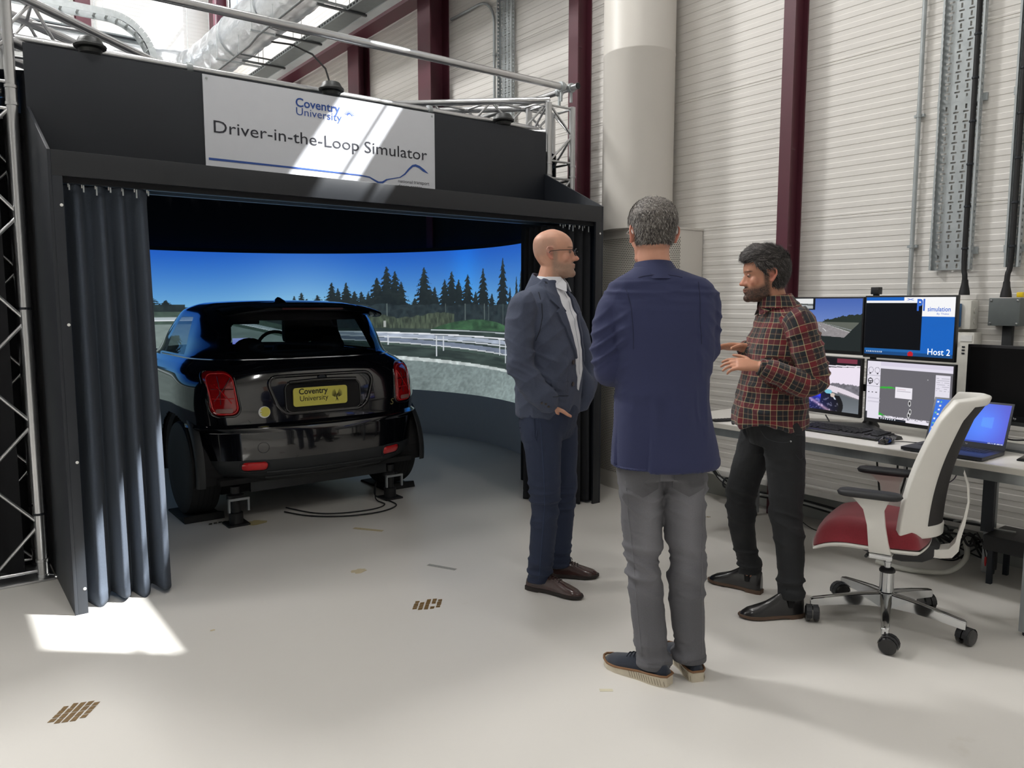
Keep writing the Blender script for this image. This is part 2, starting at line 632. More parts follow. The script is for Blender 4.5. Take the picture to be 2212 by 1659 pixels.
# red beam and galvanised channel running along the right wall
b = thing('steel_beam', 'dark red horizontal steel beam along the wall under the silver duct', 'beam', (4.5, 5.0, 4.70))
MB().box(4.38, 4.58, 5.2, 14.6, 4.70, 4.716).build('lower_flange', m_red, b)
MB().box(4.472, 4.488, 5.2, 14.6, 4.716, 4.94).build('web', m_red, b)
MB().box(4.38, 4.58, 5.2, 14.6, 4.94, 4.956).build('upper_flange', m_red, b)
m_pgalv = M('pale_galvanised', (190, 195, 198), 0.4, metal=0.35, noise=0.08, scale=5)
b = thing('channel_beam', 'pale galvanised channel beam between the silver duct and the red beam', 'beam', (4.15, 5.0, 4.62))
MB().box(4.10, 4.11, 5.0, 13.2, 4.62, 4.80).build('web', m_pgalv, b)
MB().box(4.11, 4.22, 5.0, 13.2, 4.79, 4.80).build('upper_lip', m_pgalv, b)
MB().box(4.11, 4.22, 5.0, 13.2, 4.62, 4.63).build('lower_lip', m_pgalv, b)

# added lamps above the view that give the general light
m_led = M('added_lamp_glow', (255, 250, 242), 0.5, emit=6.0, noise=0.0)
m_case = M('added_lamp_case', (70, 74, 78), 0.4)
HB = ['above the back of the booth', 'far out to the left of the booth', 'over the silver duct at the back', 'over the middle of the open floor', 'over the open floor far left', 'behind the desk end of the hall', 'in the far left back corner', 'above the right end of the fascia']
for i, (x, y, sx, sy, p) in enumerate(ADDED_LAMPS):
    t = thing('added_bay_light', 'added grey high bay light, out of view, hung from the ceiling ' + HB[i], 'light', (x, y, LAMP_Z), group='added ceiling lights out of view')
    MB().box(x - sx / 2, x + sx / 2, y - sy / 2, y + sy / 2, LAMP_Z + .02, LAMP_Z + .12).build('housing', m_case, t)
    MB().box(x - sx / 2 + .03, x + sx / 2 - .03, y - sy / 2 + .03, y + sy / 2 - .03, LAMP_Z + .005, LAMP_Z + .02).build('diffuser', m_led, t)
    for s in (-1, 1):
        MB().cyl((x, y + s * sy * .4, LAMP_Z + .12), (x, y + s * sy * .4, ZC), .004, n=6).build('hanger_wire', m_galv, t)
    ld = bpy.data.lights.new('added_bay_lamp', 'AREA')
    ld.shape = 'RECTANGLE'; ld.size = sx - .06; ld.size_y = sy - .06
    ld.energy = p
    ld.color = (1.0, 0.985, 0.965)
    lo = bpy.data.objects.new('added_bay_lamp', ld)
    COL.objects.link(lo)
    lo.location = (0, 0, -0.003)
    lo.parent = t
# ================================================================== SIMULATOR BOOTH
m_blk = M('booth_black_paint', (28, 33, 41), 0.55, noise=0.04, scale=5, bump=0.02, bscale=60)
m_blk2 = M('booth_black_lintel', (30, 33, 38), 0.42, noise=0.06, scale=6)
m_drape = M('black_drape', (20, 21, 25), 0.95, noise=0.1, scale=40)
m_curt = M('charcoal_wool_curtain', (66, 74, 86), 0.9, noise=0.10, scale=150, bump=0.25, bscale=400, sheen=0.02)
m_curt2 = M('black_wool_curtain', (26, 28, 33), 0.92, noise=0.10, scale=150, bump=0.2, bscale=400)
m_alu = M('aluminium_tube', (205, 206, 208), 0.28, metal=0.95, noise=0.05, scale=30)
m_rail = M('curtain_rail_alu', (90, 110, 130), 0.35, metal=0.7)
m_white = M('white_plastic', (235, 235, 232), 0.4)
m_ink = M('sign_black_ink', (40, 42, 52), 0.5, noise=0)
m_blueink = M('sign_blue_ink', (44, 82, 160), 0.5, noise=0)

XA, XR_ = 0.47, 3.83
YFR, YFA = 3.97, 4.60
bo = thing('simulator_booth', 'black timber simulator booth portal with a wide curtained opening', 'booth', ((XA + XR_) / 2, 4.3, 0))
def side(x, nm):
    poly = [(x, YFR, 0), (x, YFR, 2.118), (x, YFA, 2.42), (x, YFA, 0)]
    MB().extrude(poly, (0.014, 0, 0)).build(nm, m_blk, bo, bevel=.0015)
side(XA, 'side_panel')
side(XR_ - .014, 'side_panel')
MB().box(XA + .014, XR_ - .014, YFR, YFR + .018, 2.008, 2.118).build('lintel_board', m_blk2, bo, bevel=.002)
MB().box(XA + .014, XR_ - .014, YFR + .03, YFR + .06, 1.985, 2.06).build('inner_lintel', m_drape, bo)
MB().box(XA + .014, XA + .055, YFR, YFR + .018, 0, 2.008).build('stile', m_blk, bo, bevel=.0015)
MB().box(XR_ - .07, XR_ - .014, YFR, YFR + .018, 0, 2.008).build('stile', m_blk2, bo, bevel=.0015)
MB().box(XA, XR_, YFA, YFA + .016, 2.05, 2.728).build('fascia_board', m_blk, bo, bevel=.0015)
MB().box(XA + .014, XR_ - .014, YFR + .06, YFA, 2.062, 2.074).build('soffit_board', m_drape, bo)
for z in (0.12, 0.72, 1.35, 1.88):
    MB().lathe([(0.007, 0), (0.007, .002), (0.004, .004), (0.0, .0045)], (XA + .045, YFR, z), 10, (0, -1, 0)).build('screw_cap', m_white, bo)
for z in (1.35, 1.93):
    MB().lathe([(0.007, 0), (0.007, .002), (0.004, .004), (0.0, .0045)], (XR_ - .03, YFR, z), 10, (0, -1, 0)).build('screw_cap', m_white, bo)
ra = MB().box(XA + .06, XR_ - .08, 4.035, 4.06, 1.985, 2.005).build('curtain_rail', m_rail, bo)
MB().box(XA + .06, XR_ - .08, 4.30, 4.33, 2.00, 2.06).build('inner_rail', m_rail, bo)

# sign
SX0, SX1, SZ0, SZ1, SY = 1.322, 2.836, 2.165, 2.722, 4.595
sg = thing('sign_board', 'white booth sign reading Driver-in-the-Loop Simulator', 'sign', ((SX0 + SX1) / 2, SY, SZ0))
MB().box(SX0, SX1, SY - .004, SY + .004, SZ0, SZ1).build('board', M('sign_white', (222, 225, 232), 0.25, noise=0.01), sg)
ux, uz = Vector((1, 0, 0)), Vector((0, 0, 1))
yy = SY - .005
def sgp(a, b):
    return (SX0 + a, yy, SZ1 - b)
# picture fractions measured on the board (width 1.514, height from the top edge)
text('logo_lettering', 'Coventry', sgp(.537, .113), ux, uz, width=.288, height=.069, mat=m_blueink, parent=sg, bold=.018)
text('logo_lettering', 'University', sgp(.539, .160), ux, uz, width=.296, height=.059, mat=m_blueink, parent=sg)
text('title_lettering', 'Driver-in-the-Loop', sgp(.050, .335), ux, uz, width=.899, height=.090, mat=m_ink, parent=sg)
text('title_lettering', 'Simulator', sgp(.988, .317), ux, uz, width=.464, height=.072, mat=m_ink, parent=sg)
text('centre_lettering', 'national', sgp(1.228, .481), ux, uz, width=.108, height=.020, mat=m_ink, parent=sg)
text('centre_lettering', 'transport', sgp(1.346, .487), ux, uz, width=.121, height=.026, mat=m_ink, parent=sg)
text('centre_lettering', 'design', sgp(1.228, .517), ux, uz, width=.082, height=.026, mat=m_ink, parent=sg)
text('centre_lettering', 'centre', sgp(1.322, .511), ux, uz, width=.087, height=.018, mat=m_ink, parent=sg)
# emblem beside the wordmark: feathered wing strokes
em = MB()
for k in range(9):
    a = math.radians(20 + k * 17.5)
    for rr0, rr1, wd_ in ((.012, .040, .0022),):
        c = Vector(sgp(.890, .105))
        d = Vector((math.cos(a), 0, math.sin(a)))
        n_ = Vector((-math.sin(a), 0, math.cos(a)))
        em.add([c + d * rr0 - n_ * wd_, c + d * rr1 - n_ * wd_ * .4, c + d * rr1 + n_ * wd_ * .4, c + d * rr0 + n_ * wd_], [(0, 1, 2, 3)])
em.build('emblem', m_blueink, sg)
# blue road line that swells into a car profile
top = [(.016, .455), (.60, .455), (.95, .458), (1.02, .464), (1.06, .480), (1.085, .489), (1.11, .486), (1.14, .468), (1.19, .457), (1.24, .445), (1.275, .420), (1.305, .385), (1.335, .358), (1.362, .350), (1.395, .358), (1.43, .378), (1.463, .403)]
bot = [(.016, .468), (.60, .465), (.95, .466), (1.02, .472), (1.055, .490), (1.082, .502), (1.115, .498), (1.148, .474), (1.195, .462), (1.245, .450), (1.283, .426), (1.315, .393), (1.342, .370), (1.362, .366), (1.39, .373), (1.42, .392), (1.445, .400)]
rb = MB()
for i in range(len(top) - 1):
    rb.add([sgp(*bot[i]), sgp(*bot[i + 1]), sgp(*top[i + 1]), sgp(*top[i])], [(0, 1, 2, 3)])
for v_ in range(len(rb.v)):
    rb.v[v_] = (rb.v[v_][0], yy - .0006, rb.v[v_][2])
rb.build('road_line', m_blueink, sg)
for a, b in ((.02, .02), (1.494, .02)):
    MB().lathe([(.007, 0), (.007, .002), (0, .003)], sgp(a, b), 10, (0, -1, 0)).build('screw', m_galv, sg)

# curtains: pleated sheets following a path in plan
def curtain(path, z0, z1, nfold, amp0, amp1, seed, hem=.06, n=None, thick=.008, flare=None):
    rs = np.random.default_rng(seed)
    P = np.array(path, float)
    seg = np.linalg.norm(np.diff(P, axis=0), axis=1)
    S = np.concatenate([[0], np.cumsum(seg)])
    n = n or nfold * 14
    s = np.linspace(0, S[-1], n)
    px = np.interp(s, S, P[:, 0]); py = np.interp(s, S, P[:, 1])
    tx = np.gradient(px, s); ty = np.gradient(py, s)
    L = np.hypot(tx, ty); nx, ny = -ty / L, tx / L
    ph = 2 * PI * nfold * (s / S[-1]) + 0.9 * np.sin(s / S[-1] * 5.1 + seed)
    irr = 0.75 + 0.5 * np.array([vnoise(np.array([q * nfold * 1.0 + .3]), np.array([seed * 1.7]), 5)[0] for q in s / S[-1]])
    zs = np.concatenate([np.linspace(z0, z0 + hem, 4), np.linspace(z0 + hem + .002, z1 - .06, 26), np.linspace(z1 - .05, z1, 6)])
    V = []
    for z in zs:
        t = (z1 - z) / (z1 - z0)
        amp = amp0 + (amp1 - amp0) * t ** .6
        if z > z1 - .055:
            amp *= .55 + .45 * abs((z - (z1 - .03)) / .03)
        w = np.sin(ph + .35 * math.sin(2.1 * t + seed)) * amp * irr
        w2 = .18 * amp * np.sin(2 * ph + 1.3 + 2.0 * t)
        sc = 1 + (flare or 0) * t
        hemo = -.002 if abs(z - z0 - hem) < .0015 else 0
        X = P[0, 0] + (px - P[0, 0]) * sc + nx * (w + w2 + hemo)
        Y = P[0, 1] + (py - P[0, 1]) * sc + ny * (w + w2 + hemo)
        zz = z + (0.02 * np.sin(ph * .5 + seed) * (t > .97) * .6)
        V.append(np.stack([X, Y, np.full(n, z) if np.isscalar(zz) else zz], 1))
    V = np.concatenate(V)
    r = len(zs)
    F = [(i * n + k, i * n + k + 1, (i + 1) * n + k + 1, (i + 1) * n + k) for i in range(r - 1) for k in range(n - 1)]
    return V, F

def curtain_obj(t, V, F, mat, thick=.006):
    mb = MB(); mb.add(V, F)
    o = mb.build('pleated_cloth', mat, t, smooth=70)
    md = o.modifiers.new('thickness', 'SOLIDIFY'); md.thickness = thick; md.offset = 0
    return o

t = thing('curtain', 'dark grey pleated wool curtain gathered on the left of the booth opening', 'curtain', (.72, 4.03, 0), group='booth curtains')
V, F = curtain([(.497, 4.068), (.890, 4.068)], 0.012, 1.985, 4, .030, .070, 3, flare=.07, n=110)
curtain_obj(t, V, F, m_curt)
for k in range(7):
    x = .555 + k * .055
    MB().box(x - .002, x + .004, 4.020 - .015 * (k % 2), 4.023 - .015 * (k % 2), 1.955 - .008 * (k % 3), 1.978).build('heading_tape', m_galv, t)
    MB().tube([(x, 4.045, 1.97), (x, 4.045, 1.99)], .003, 6).build('glider', m_white, t)
t = thing('curtain', 'black pleated curtain behind the bald man on the right of the opening', 'curtain', (3.6, 4.15, 0), group='booth curtains')
V, F = curtain([(3.765, 4.05), (3.60, 4.07), (3.50, 4.20), (3.50, 4.42)], 0.012, 1.985, 8, .016, .040, 8, flare=.04)
curtain_obj(t, V, F, m_curt2)
for k in range(6):
    x = 3.50 + k * .045
    MB().box(x - .002, x + .004, 4.02 - .012 * (k % 2), 4.023 - .012 * (k % 2), 1.955 - .008 * (k % 3), 1.978).build('heading_tape', m_galv, t)
    MB().tube([(x, 4.05, 1.97), (x, 4.05, 1.99)], .003, 6).build('glider', m_white, t)

# blackout enclosure behind the portal
CX, CY, RS = 2.17, 6.40, 2.40
dr = thing('blackout_enclosure', 'black fabric enclosure wrapped round the curved screen', 'enclosure', (CX, CY, 0))
a0, a1 = math.radians(-137), math.radians(-43)     # front gap between these angles
def arc(R, n, z, wob=0):
    out = []
    for k in range(n + 1):
        a = a1 + (2 * PI - (a1 - a0)) * k / n
        rr = R + wob * math.sin(k * 1.9)
        out.append((min(CX + rr * math.cos(a), 4.62), CY + rr * math.sin(a), z))
    return out
n = 160
A = arc(2.50, n, 0, .008); Bv = arc(2.50, n, 2.6, .008)
mb = MB(); mb.add(A + Bv, [(k, k + 1, n + 2 + k, n + 1 + k) for k in range(n)])
mb.build('drape_wall', m_drape, dr, smooth=60)
ring = arc(2.50, n, 2.6)
mb = MB(); mb.add(ring + [(XR_ - .02, 4.62, 2.6), (XA + .02, 4.62, 2.6)][::-1], [tuple(range(len(ring) + 2))])
mb.build('roof_cover', m_drape, dr)
for x in (XA + .007, XR_ - .007):
    MB().box(x - .005, x + .005, 4.617, 4.884, 0, 2.6).build('return_drape', m_drape, dr)
MB().box(-1.2, XA + .005, 4.885, 4.895, 0, 2.44).build('flank_drape', m_drape, dr)
MB().box(XR_ - .01, 4.05, 4.885, 4.895, 0, 2.2).build('flank_drape', m_drape, dr)

# ------------------------------------------------------------------ curved projection screen
def sim_picture(u, v):
    """picture over the arc: angle in degrees (105 left .. -24 right) and height in metres"""
    th_ = 205 - 227 * u
    z = 0.48 + 1.52 * v
    n = len(u)
    rgb = lambda r, g, b_: np.array([r, g, b_]) / 255
    x = th_ * .0419            # arc length in metres (grows to the left)
    t = np.clip((z - 1.40) / .60, 0, 1)[:, None]
    C = rgb(112, 176, 222) * (1 - t) ** 1.1 + rgb(26, 92, 196) * (1 - (1 - t) ** 1.1)
    C = C + (np.exp(-((th_ - 58) / 15) ** 2))[:, None] * np.array([.12, .10, .04]) * (1 - .4 * t)
    C = C + (np.exp(-((th_ - 9) / 5) ** 2))[:, None] * np.array([-.02, .06, .10])
    fine = fbm(x * 60, z * 60, 2, 3)
    rag2 = fbm(x * 75 + 5, z * 75, 4, 3)
    def tree(t0, zt, w, sd, zb=1.36):
        nonlocal C
        h = zt - zb
        q = (z - zb) / h
        d = np.abs(th_ - t0) / w
        side_ = np.sign(th_ - t0)
        ph_ = q * (7 + sd % 3) + sd * .37 + .25 * side_ + .5 * d
        tier = 1 - (ph_ - np.floor(ph_))
        e = (1.02 - np.clip(q, 0, 1)) ** .85 * (.50 + .62 * tier) * (.85 + .3 * vnoise(np.floor(ph_) * 3.1 + side_, np.full_like(q, sd * 2.3), sd))
        a = (d < e * (.55 + .95 * rag2)) & (q < .985) & (z > 1.30)
        a = a | ((d < .05) & (q < 1) & (z > 1.30))
        sh = (.09 + .15 * fine * (.4 + q.clip(0, 1)))[:, None]
        C = np.where(a[:, None], sh * np.array([.74, .92, .84]), C)
    for k, (t0, zt, w) in enumerate(((92.7, 1.474, 2.2), (97, 1.56, 3), (103, 1.6, 3), (112, 1.62, 3.5), (121, 1.55, 3), (60.4, 1.524, 1.3), (58.5, 1.563, 1.5), (57.1, 1.495, 1.2),
                                      (54.2, 1.534, 2.2), (50.3, 1.672, 2.3), (48.6, 1.61, 2.0), (46.3, 1.672, 2.3), (44.0, 1.58, 2.2), (42.0, 1.575, 2.0),
                                      (37.5, 1.73, 2.9), (34.6, 1.85, 3.3), (32.1, 1.80, 2.8), (30.2, 1.68, 2.4), (40, 1.56, 2.0), (23.0, 1.835, 3.0), (19.6, 1.62, 2.0), (26, 1.50, 2), (21, 1.6, 2.4),
                                      (16.2, 1.70, 2.2), (13.8, 1.78, 2.8), (11.3, 1.69, 2.6), (8.0, 1.745, 2.6), (5, 1.56, 2), (2.0, 1.80, 2.7), (-1.6, 1.54, 2.0), (-6.5, 1.886, 2.7), (-10.0, 1.60, 1.4), (-13.4, 1.70, 1.3), (-15.9, 1.745, 1.4), (-18.6, 1.68, 2), (-21.5, 1.8, 2.4))):
        tree(t0, zt, w * 1.3, k + 1)
    # trunks seen below the crowns
    # undergrowth
    ug = (z < 1.43 + .05 * fbm(x * 6, z * 0, 3, 3) - .025) & (th_ < 56)
    d_ = (.12 + .14 * fbm(x * 26, z * 26, 41, 3))[:, None]
    C = np.where(ug[:, None], d_ * np.array([.80, 1.0, 1.02]), C)
    for t0 in (34.6, 16, 9, 1.5, -.2, -6.5):
        a = (np.abs(th_ - t0) < .13) & (z < 1.44) & (z > 1.22)
        C = np.where(a[:, None], rgb(88, 100, 98), C)
    ug2 = (z < 1.43) & (th_ > 88)
    C = np.where(ug2[:, None], d_ * np.array([.80, 1.0, .95]), C)
    # scrub
    sc = (z < 1.27 + .07 * (fbm(x * 8, z * 0, 9, 3) - .3) + .05 * ((41 - th_) / 27).clip(0, 1)) & (th_ < 42) & (th_ > 13)
    g_ = (.16 + .30 * fbm(x * 60, z * 16, 17, 3))[:, None]
    C = np.where(sc[:, None], g_ * np.array([.86, .98, .78]), C)
    # grass bank
    gb = (z < 1.185 + .09 * (1 - ((th_ - 4) / 15) ** 2)) & (th_ < 22)
    g2 = (.20 + .26 * fbm(x * 14, z * 30, 23, 3))[:, None]
    C = np.where(gb[:, None], g2 * np.array([.66, 1.05, .70]), C)
    vg = (z < 1.165) & (th_ < 62)
    g3 = (.16 + .18 * fbm(x * 6, z * 40, 29, 3))[:, None]
    C = np.where(vg[:, None], g3 * np.array([.82, 1.0, .92]), C)
    # far road with rails, crash barrier, verge
    L = (38 - th_) / 48            # 0 at the car, 1 at the right
    def line(z0, z1, w, col, t1=62, mod=.2):
        nonlocal C
        zc = z0 + (z1 - z0) * L
        a = (np.abs(z - zc) < w) & (th_ < t1)
        C = np.where(a[:, None], rgb(*col) * (1 - mod / 2 + mod * fbm(x * 9, z * 60, 51, 2))[:, None], C)
    line(1.155, 1.147, .005, (190, 200, 204), 21)
    line(1.040, .960, .022, (118, 128, 146))
    line(1.015, .930, .006, (206, 212, 216))
    line(.995, .905, .012, (70, 86, 78))
    line(1.092, 1.050, .020, (168, 178, 194), 62, .3)
    line(1.117, 1.088, .007, (236, 240, 246))
    line(1.070, 1.014, .006, (210, 216, 222))
    for t0, zb in ((34.4, .974), (19.1, .867), (16.8, .927), (-5.0, .925), (-7.7, .855), (-20, .84)):
        a = (np.abs(th_ - t0) < .20) & (z < 1.09) & (z > zb)
        C = np.where(a[:, None], rgb(212, 218, 224), C)
    a = (np.abs(th_ - 35.3) < .38) & (np.abs(z - 1.21) < .036)
    C = np.where(a[:, None], rgb(168, 172, 168), C)
    # kerb and paving
    ke = .865 - .078 * L
    pv = (z < ke) & (th_ < 62)
    sp = .44 + .16 * fbm(x * 34 + z * 20, z * 46, 61, 2) + .12 * fbm(x * 3, z * 4, 65, 3)
    sp = sp * (.86 + .18 * np.clip(L, 0, 1))
    C = np.where(pv[:, None], np.stack([sp * .90, sp * 1.0, sp * .99], 1), C)
    kb = (z < ke) & (z > ke - .045 + .02 * L) & (th_ < 62)
    C = np.where(kb[:, None], rgb(204, 214, 212) * (.82 + .3 * fbm(x * 20, z * 20, 71, 2))[:, None], C)
    # road ahead, left of the car's middle
    lf = (th_ > 50) & (z < 1.44)
    k1 = z - (1.17 - .010 * (73 - np.minimum(th_, 79)))
    r_ = .50 + .12 * fbm(x * 8, z * 30, 81, 3)
    rd = np.stack([r_ * .90, r_ * 1.0, r_ * .97], 1)
    rd = np.where((k1 > -.012)[:, None], (.26 + .14 * fbm(x * 20, z * 30, 83, 3))[:, None] * np.array([.85, 1.05, .92]), rd)
    rd = np.where(((k1 > .035) & (k1 < .06))[:, None], rgb(176, 188, 192), rd)
    rd = np.where((np.abs(k1 - .028) < .006)[:, None], rgb(222, 228, 232), rd)
    rd = np.where((k1 > .12)[:, None], d_ * np.array([.8, 1.0, .95]), rd)
    C = np.where(lf[:, None] & (C.sum(1) > -1)[:, None] & ((z < 1.40) | (th_ > 120))[:, None], rd, C)
    # car's own shadow on the picture's lower edge
    return C

ps = thing('projection_screen', 'curved projection screen showing a tree lined motorway under blue sky', 'screen', (CX, CY, 0))
TH0, TH1 = math.radians(205), math.radians(-22)   # from left end round the back to the right end
ZI0, ZI1 = 0.48, 2.00
def scr_pos(R, za, zb):
    def f(u, v):
        a = TH0 + (TH1 - TH0) * u
        return np.stack([CX + R * np.cos(a), CY + R * np.sin(a), za + (zb - za) * v], 1)
    return f
painted('projected_picture', sim_picture, 1250, 260, scr_pos(RS, ZI0, ZI1), M_screen('projected_light', 0.9, 0.8, 0.25, 0.1), ps)
m_scr = M('screen_grey_white', (205, 210, 216), 0.75, noise=0.02)
nA = 140
for (za, zb, R, mt, nm) in ((0.0, ZI0, RS, m_scr, 'lower_screen'), (ZI1, 2.04, RS, m_drape, 'top_border')):
    mb = MB()
    us = np.linspace(0, 1, nA)
    P = np.concatenate([scr_pos(R, za, zb)(us, np.zeros(nA)), scr_pos(R, za, zb)(us, np.ones(nA))])
    mb.add(P, [(k, k + 1, nA + k + 1, nA + k) for k in range(nA - 1)])
    mb.build(nm, mt, ps, smooth=60)

# ------------------------------------------------------------------ aluminium truss
def truss_segment(t, p0, p1, side_v, up_v, w, npan, chord=True, rc=.025, rb=.009, ends=True):
    p0 = Vector(p0); p1 = Vector(p1); sv = Vector(side_v).normalized() * w; uv = Vector(up_v).normalized() * w
    cs = [Vector((0, 0, 0)), sv, sv + uv, uv]
    if chord:
        for c in cs:
            strut('chord', t, p0 + c, p1 + c, rc, m_alu, 16)
    d = (p1 - p0) / npan
    for f in range(4):
        a, b = cs[f], cs[(f + 1) % 4]
        for k in range(npan):
            q0, q1 = p0 + d * k, p0 + d * (k + 1)
            if k % 2 == f % 2:
                strut('brace', t, q0 + a, q1 + b, rb, m_alu, 8)
            else:
                strut('brace', t, q0 + b, q1 + a, rb, m_alu, 8)
        if ends:
            for q in (p0 + d * .06, p1 - d * .06):
                strut('brace', t, q + a, q + b, rb, m_alu, 8)

def sleeve(t, p, axis=(0, 0, 1)):
    a = Vector(axis)
    MB().lathe([(.026, -.05), (.030, -.048), (.030, -.034), (.027, -.032), (.027, .032), (.030, .034), (.030, .048), (.026, .05)], p, 14, a).build('coupler', m_alu, t, smooth=40)

TW = .24
for xa, lab in ((0.172, 'aluminium truss tower at the left of the black booth'), (3.876, 'aluminium truss tower behind the right end of the fascia')):
    t = thing('truss_tower', lab, 'truss', (xa + TW / 2, 4.625 + TW / 2, 0), group='aluminium truss towers')
    truss_segment(t, (xa, 4.628, .03), (xa, 4.628, 2.42), (1, 0, 0), (0, 1, 0), TW, 9)
    truss_segment(t, (xa, 4.628, 2.52), (xa, 4.628, 2.96), (1, 0, 0), (0, 1, 0), TW, 2)
    for dx in (0, TW):
        for dy in (0, TW):
            sleeve(t, (xa + dx, 4.628 + dy, 2.47))
            sleeve(t, (xa + dx, 4.628 + dy, .06))
            MB().lathe([(.0265, -.006), (.0265, -.002), (.0262, .002), (.0265, .006)], (xa + dx, 4.628 + dy, .35), 12).build('cable_tie', m_blk, t)
            MB().lathe([(.0265, -.006), (.0265, .006)], (xa + dx, 4.628 + dy, 1.42), 12).build('cable_tie', m_blk, t)
    MB().box(xa - .05, xa + TW + .05, 4.60 - .03, 4.628 + TW + .03, 0, .012).build('base_plate', m_alu, t, bevel=.003)

for p0, lab, sg_ in (((.292, 4.748), 'aluminium box truss running back from the left tower to the middle', 1), ((3.996, 4.748), 'aluminium box truss running back from the right tower to the middle', -1)):
    p1 = (2.17 - sg_ * .17, 6.30)
    d = Vector((p1[0] - p0[0], p1[1] - p0[1], 0)).normalized()
    s = Vector((-d.y, d.x, 0))
    t = thing('truss_beam', lab, 'truss', (p0[0], p0[1], 2.74), group='overhead truss beams')
    A = Vector((p0[0], p0[1], 2.752)) - s * TW / 2
    truss_segment(t, A, A + d * ((Vector((p1[0], p1[1], 0)) - Vector((p0[0], p0[1], 0))).length), s, (0, 0, 1), TW, 10)

def pole(lab, p0, p1, r=.024, clamps=()):
    t = thing('scaffold_pole', lab, 'pole', p0)
    strut('tube', t, p0, p1, r, m_alu, 18)
    d = (Vector(p1) - Vector(p0)).normalized()
    for q in (p0, p1):
        MB().lathe([(r * .9, -.004), (r * 1.05, 0), (r * .9, .004)], q, 14, d).build('end_cap', M('black_plastic', (24, 25, 27), 0.5), t)
    for q in clamps:
        q = Vector(q)
        MB().lathe([(r + .001, -.016), (r + .012, -.015), (r + .012, .015), (r + .001, .016)], q, 16, d).build('clamp', m_galv, t, smooth=40)
        MB().box(q.x - .008, q.x + .008, q.y - .008, q.y + .008, q.z - .11, q.z - .02).build('clamp_bolt', m_galv, t)
    return t
pole('long aluminium pole crossing high above the fascia', (.22, 4.685, 3.118), (4.085, 4.685, 3.118), .026, ((4.05, 4.685, 3.118), (.3, 4.685, 3.118)))
pole('aluminium pole running back above the right tower', (4.13, 4.58, 3.115), (4.13, 7.2, 3.115), .024, ((4.13, 4.66, 3.115), (4.13, 4.80, 3.115)))
pole('aluminium pole lying along the top of the black fascia', (.45, 4.765, 2.786), (3.86, 4.765, 2.786), .022, ((1.3, 4.765, 2.786), (2.9, 4.765, 2.786)))

# round black lamps behind the fascia edge
m_lampb = M('black_cast_lamp', (52, 54, 54), 0.45, metal=0.3)
for k, (x, lab) in enumerate(((.775, 'round black lamp on the fascia edge, leftmost of three'), (2.115, 'round black lamp on the fascia above the white sign'), (3.456, 'round black lamp on the fascia edge, rightmost of three'))):
    t = thing('round_lamp', lab, 'lamp', (x, 4.64, 2.735), group='round lamps on the fascia')
    c = (x, 4.64, 2.766)
    MB().lathe([(0, .050), (.050, .050), (.055, .045), (.068, .020), (.076, .016), (.079, .009), (.076, 0), (.070, 0)], c, 36).build('shade', m_lampb, t, smooth=35)
    MB().lathe([(.070, .001), (.064, .010), (.0, .010)], c, 36).build('lens', M('lamp_lens', (18, 19, 21), 0.3), t, smooth=35)
    MB().lathe([(.056, -.004), (.058, -.010), (.050, -.026), (.0, -.030)], c, 30).build('lower_ring', m_lampb, t, smooth=35)
    MB().box(x - .012, x + .012, 4.70, 4.745, 2.785, 2.791).build('bracket', m_lampb, t)
t = tag(MB().tube([(2.105, 4.64, 2.814), (2.088, 4.66, 2.90), (2.03, 4.72, 2.99), (1.94, 4.80, 3.05), (1.84, 4.90, 3.075)], .006, 8).build('lamp_cable', M('black_rubber', (22, 22, 24), 0.6), smooth=60), 'black cable arching up from the lamp above the sign', 'cable')
# ================================================================== CAR
CXC, CY0, LEN = 2.14, 4.835, 3.70          # centre x, rear bumper y, length
m_paint = M('black_car_paint', (10, 11, 16), 0.12, noise=0.02, spec=0.6, coat=1.0)
m_plast = M('grey_bumper_plastic', (38, 41, 43), 0.55, noise=0.05, scale=60)
m_tyre = M('tyre_rubber', (22, 23, 24), 0.75, noise=0.1, scale=40)
m_cgl = M_glass('car_tinted_glass', (0.50, 0.56, 0.58), 0.01)
m_cgl2 = M_glass('car_clear_glass', (0.75, 0.82, 0.82), 0.01)
m_chrome = M('chrome_trim', (190, 195, 200), 0.12, metal=1.0, noise=0.02)
m_int = M('car_interior_black', (14, 14, 16), 0.8)
m_lens = M('red_lens', (150, 12, 18), 0.10, coat=1.0, noise=0.15, scale=60)
m_lens2 = M('red_lens_bright', (214, 34, 38), 0.15, coat=1.0, noise=0.1, scale=60)
m_yel = M('plate_yellow', (214, 206, 96), 0.35, noise=0.02)

car = thing('car', 'black three door hatchback seen from behind inside the booth', 'car', (CXC, CY0 + LEN / 2, 0))
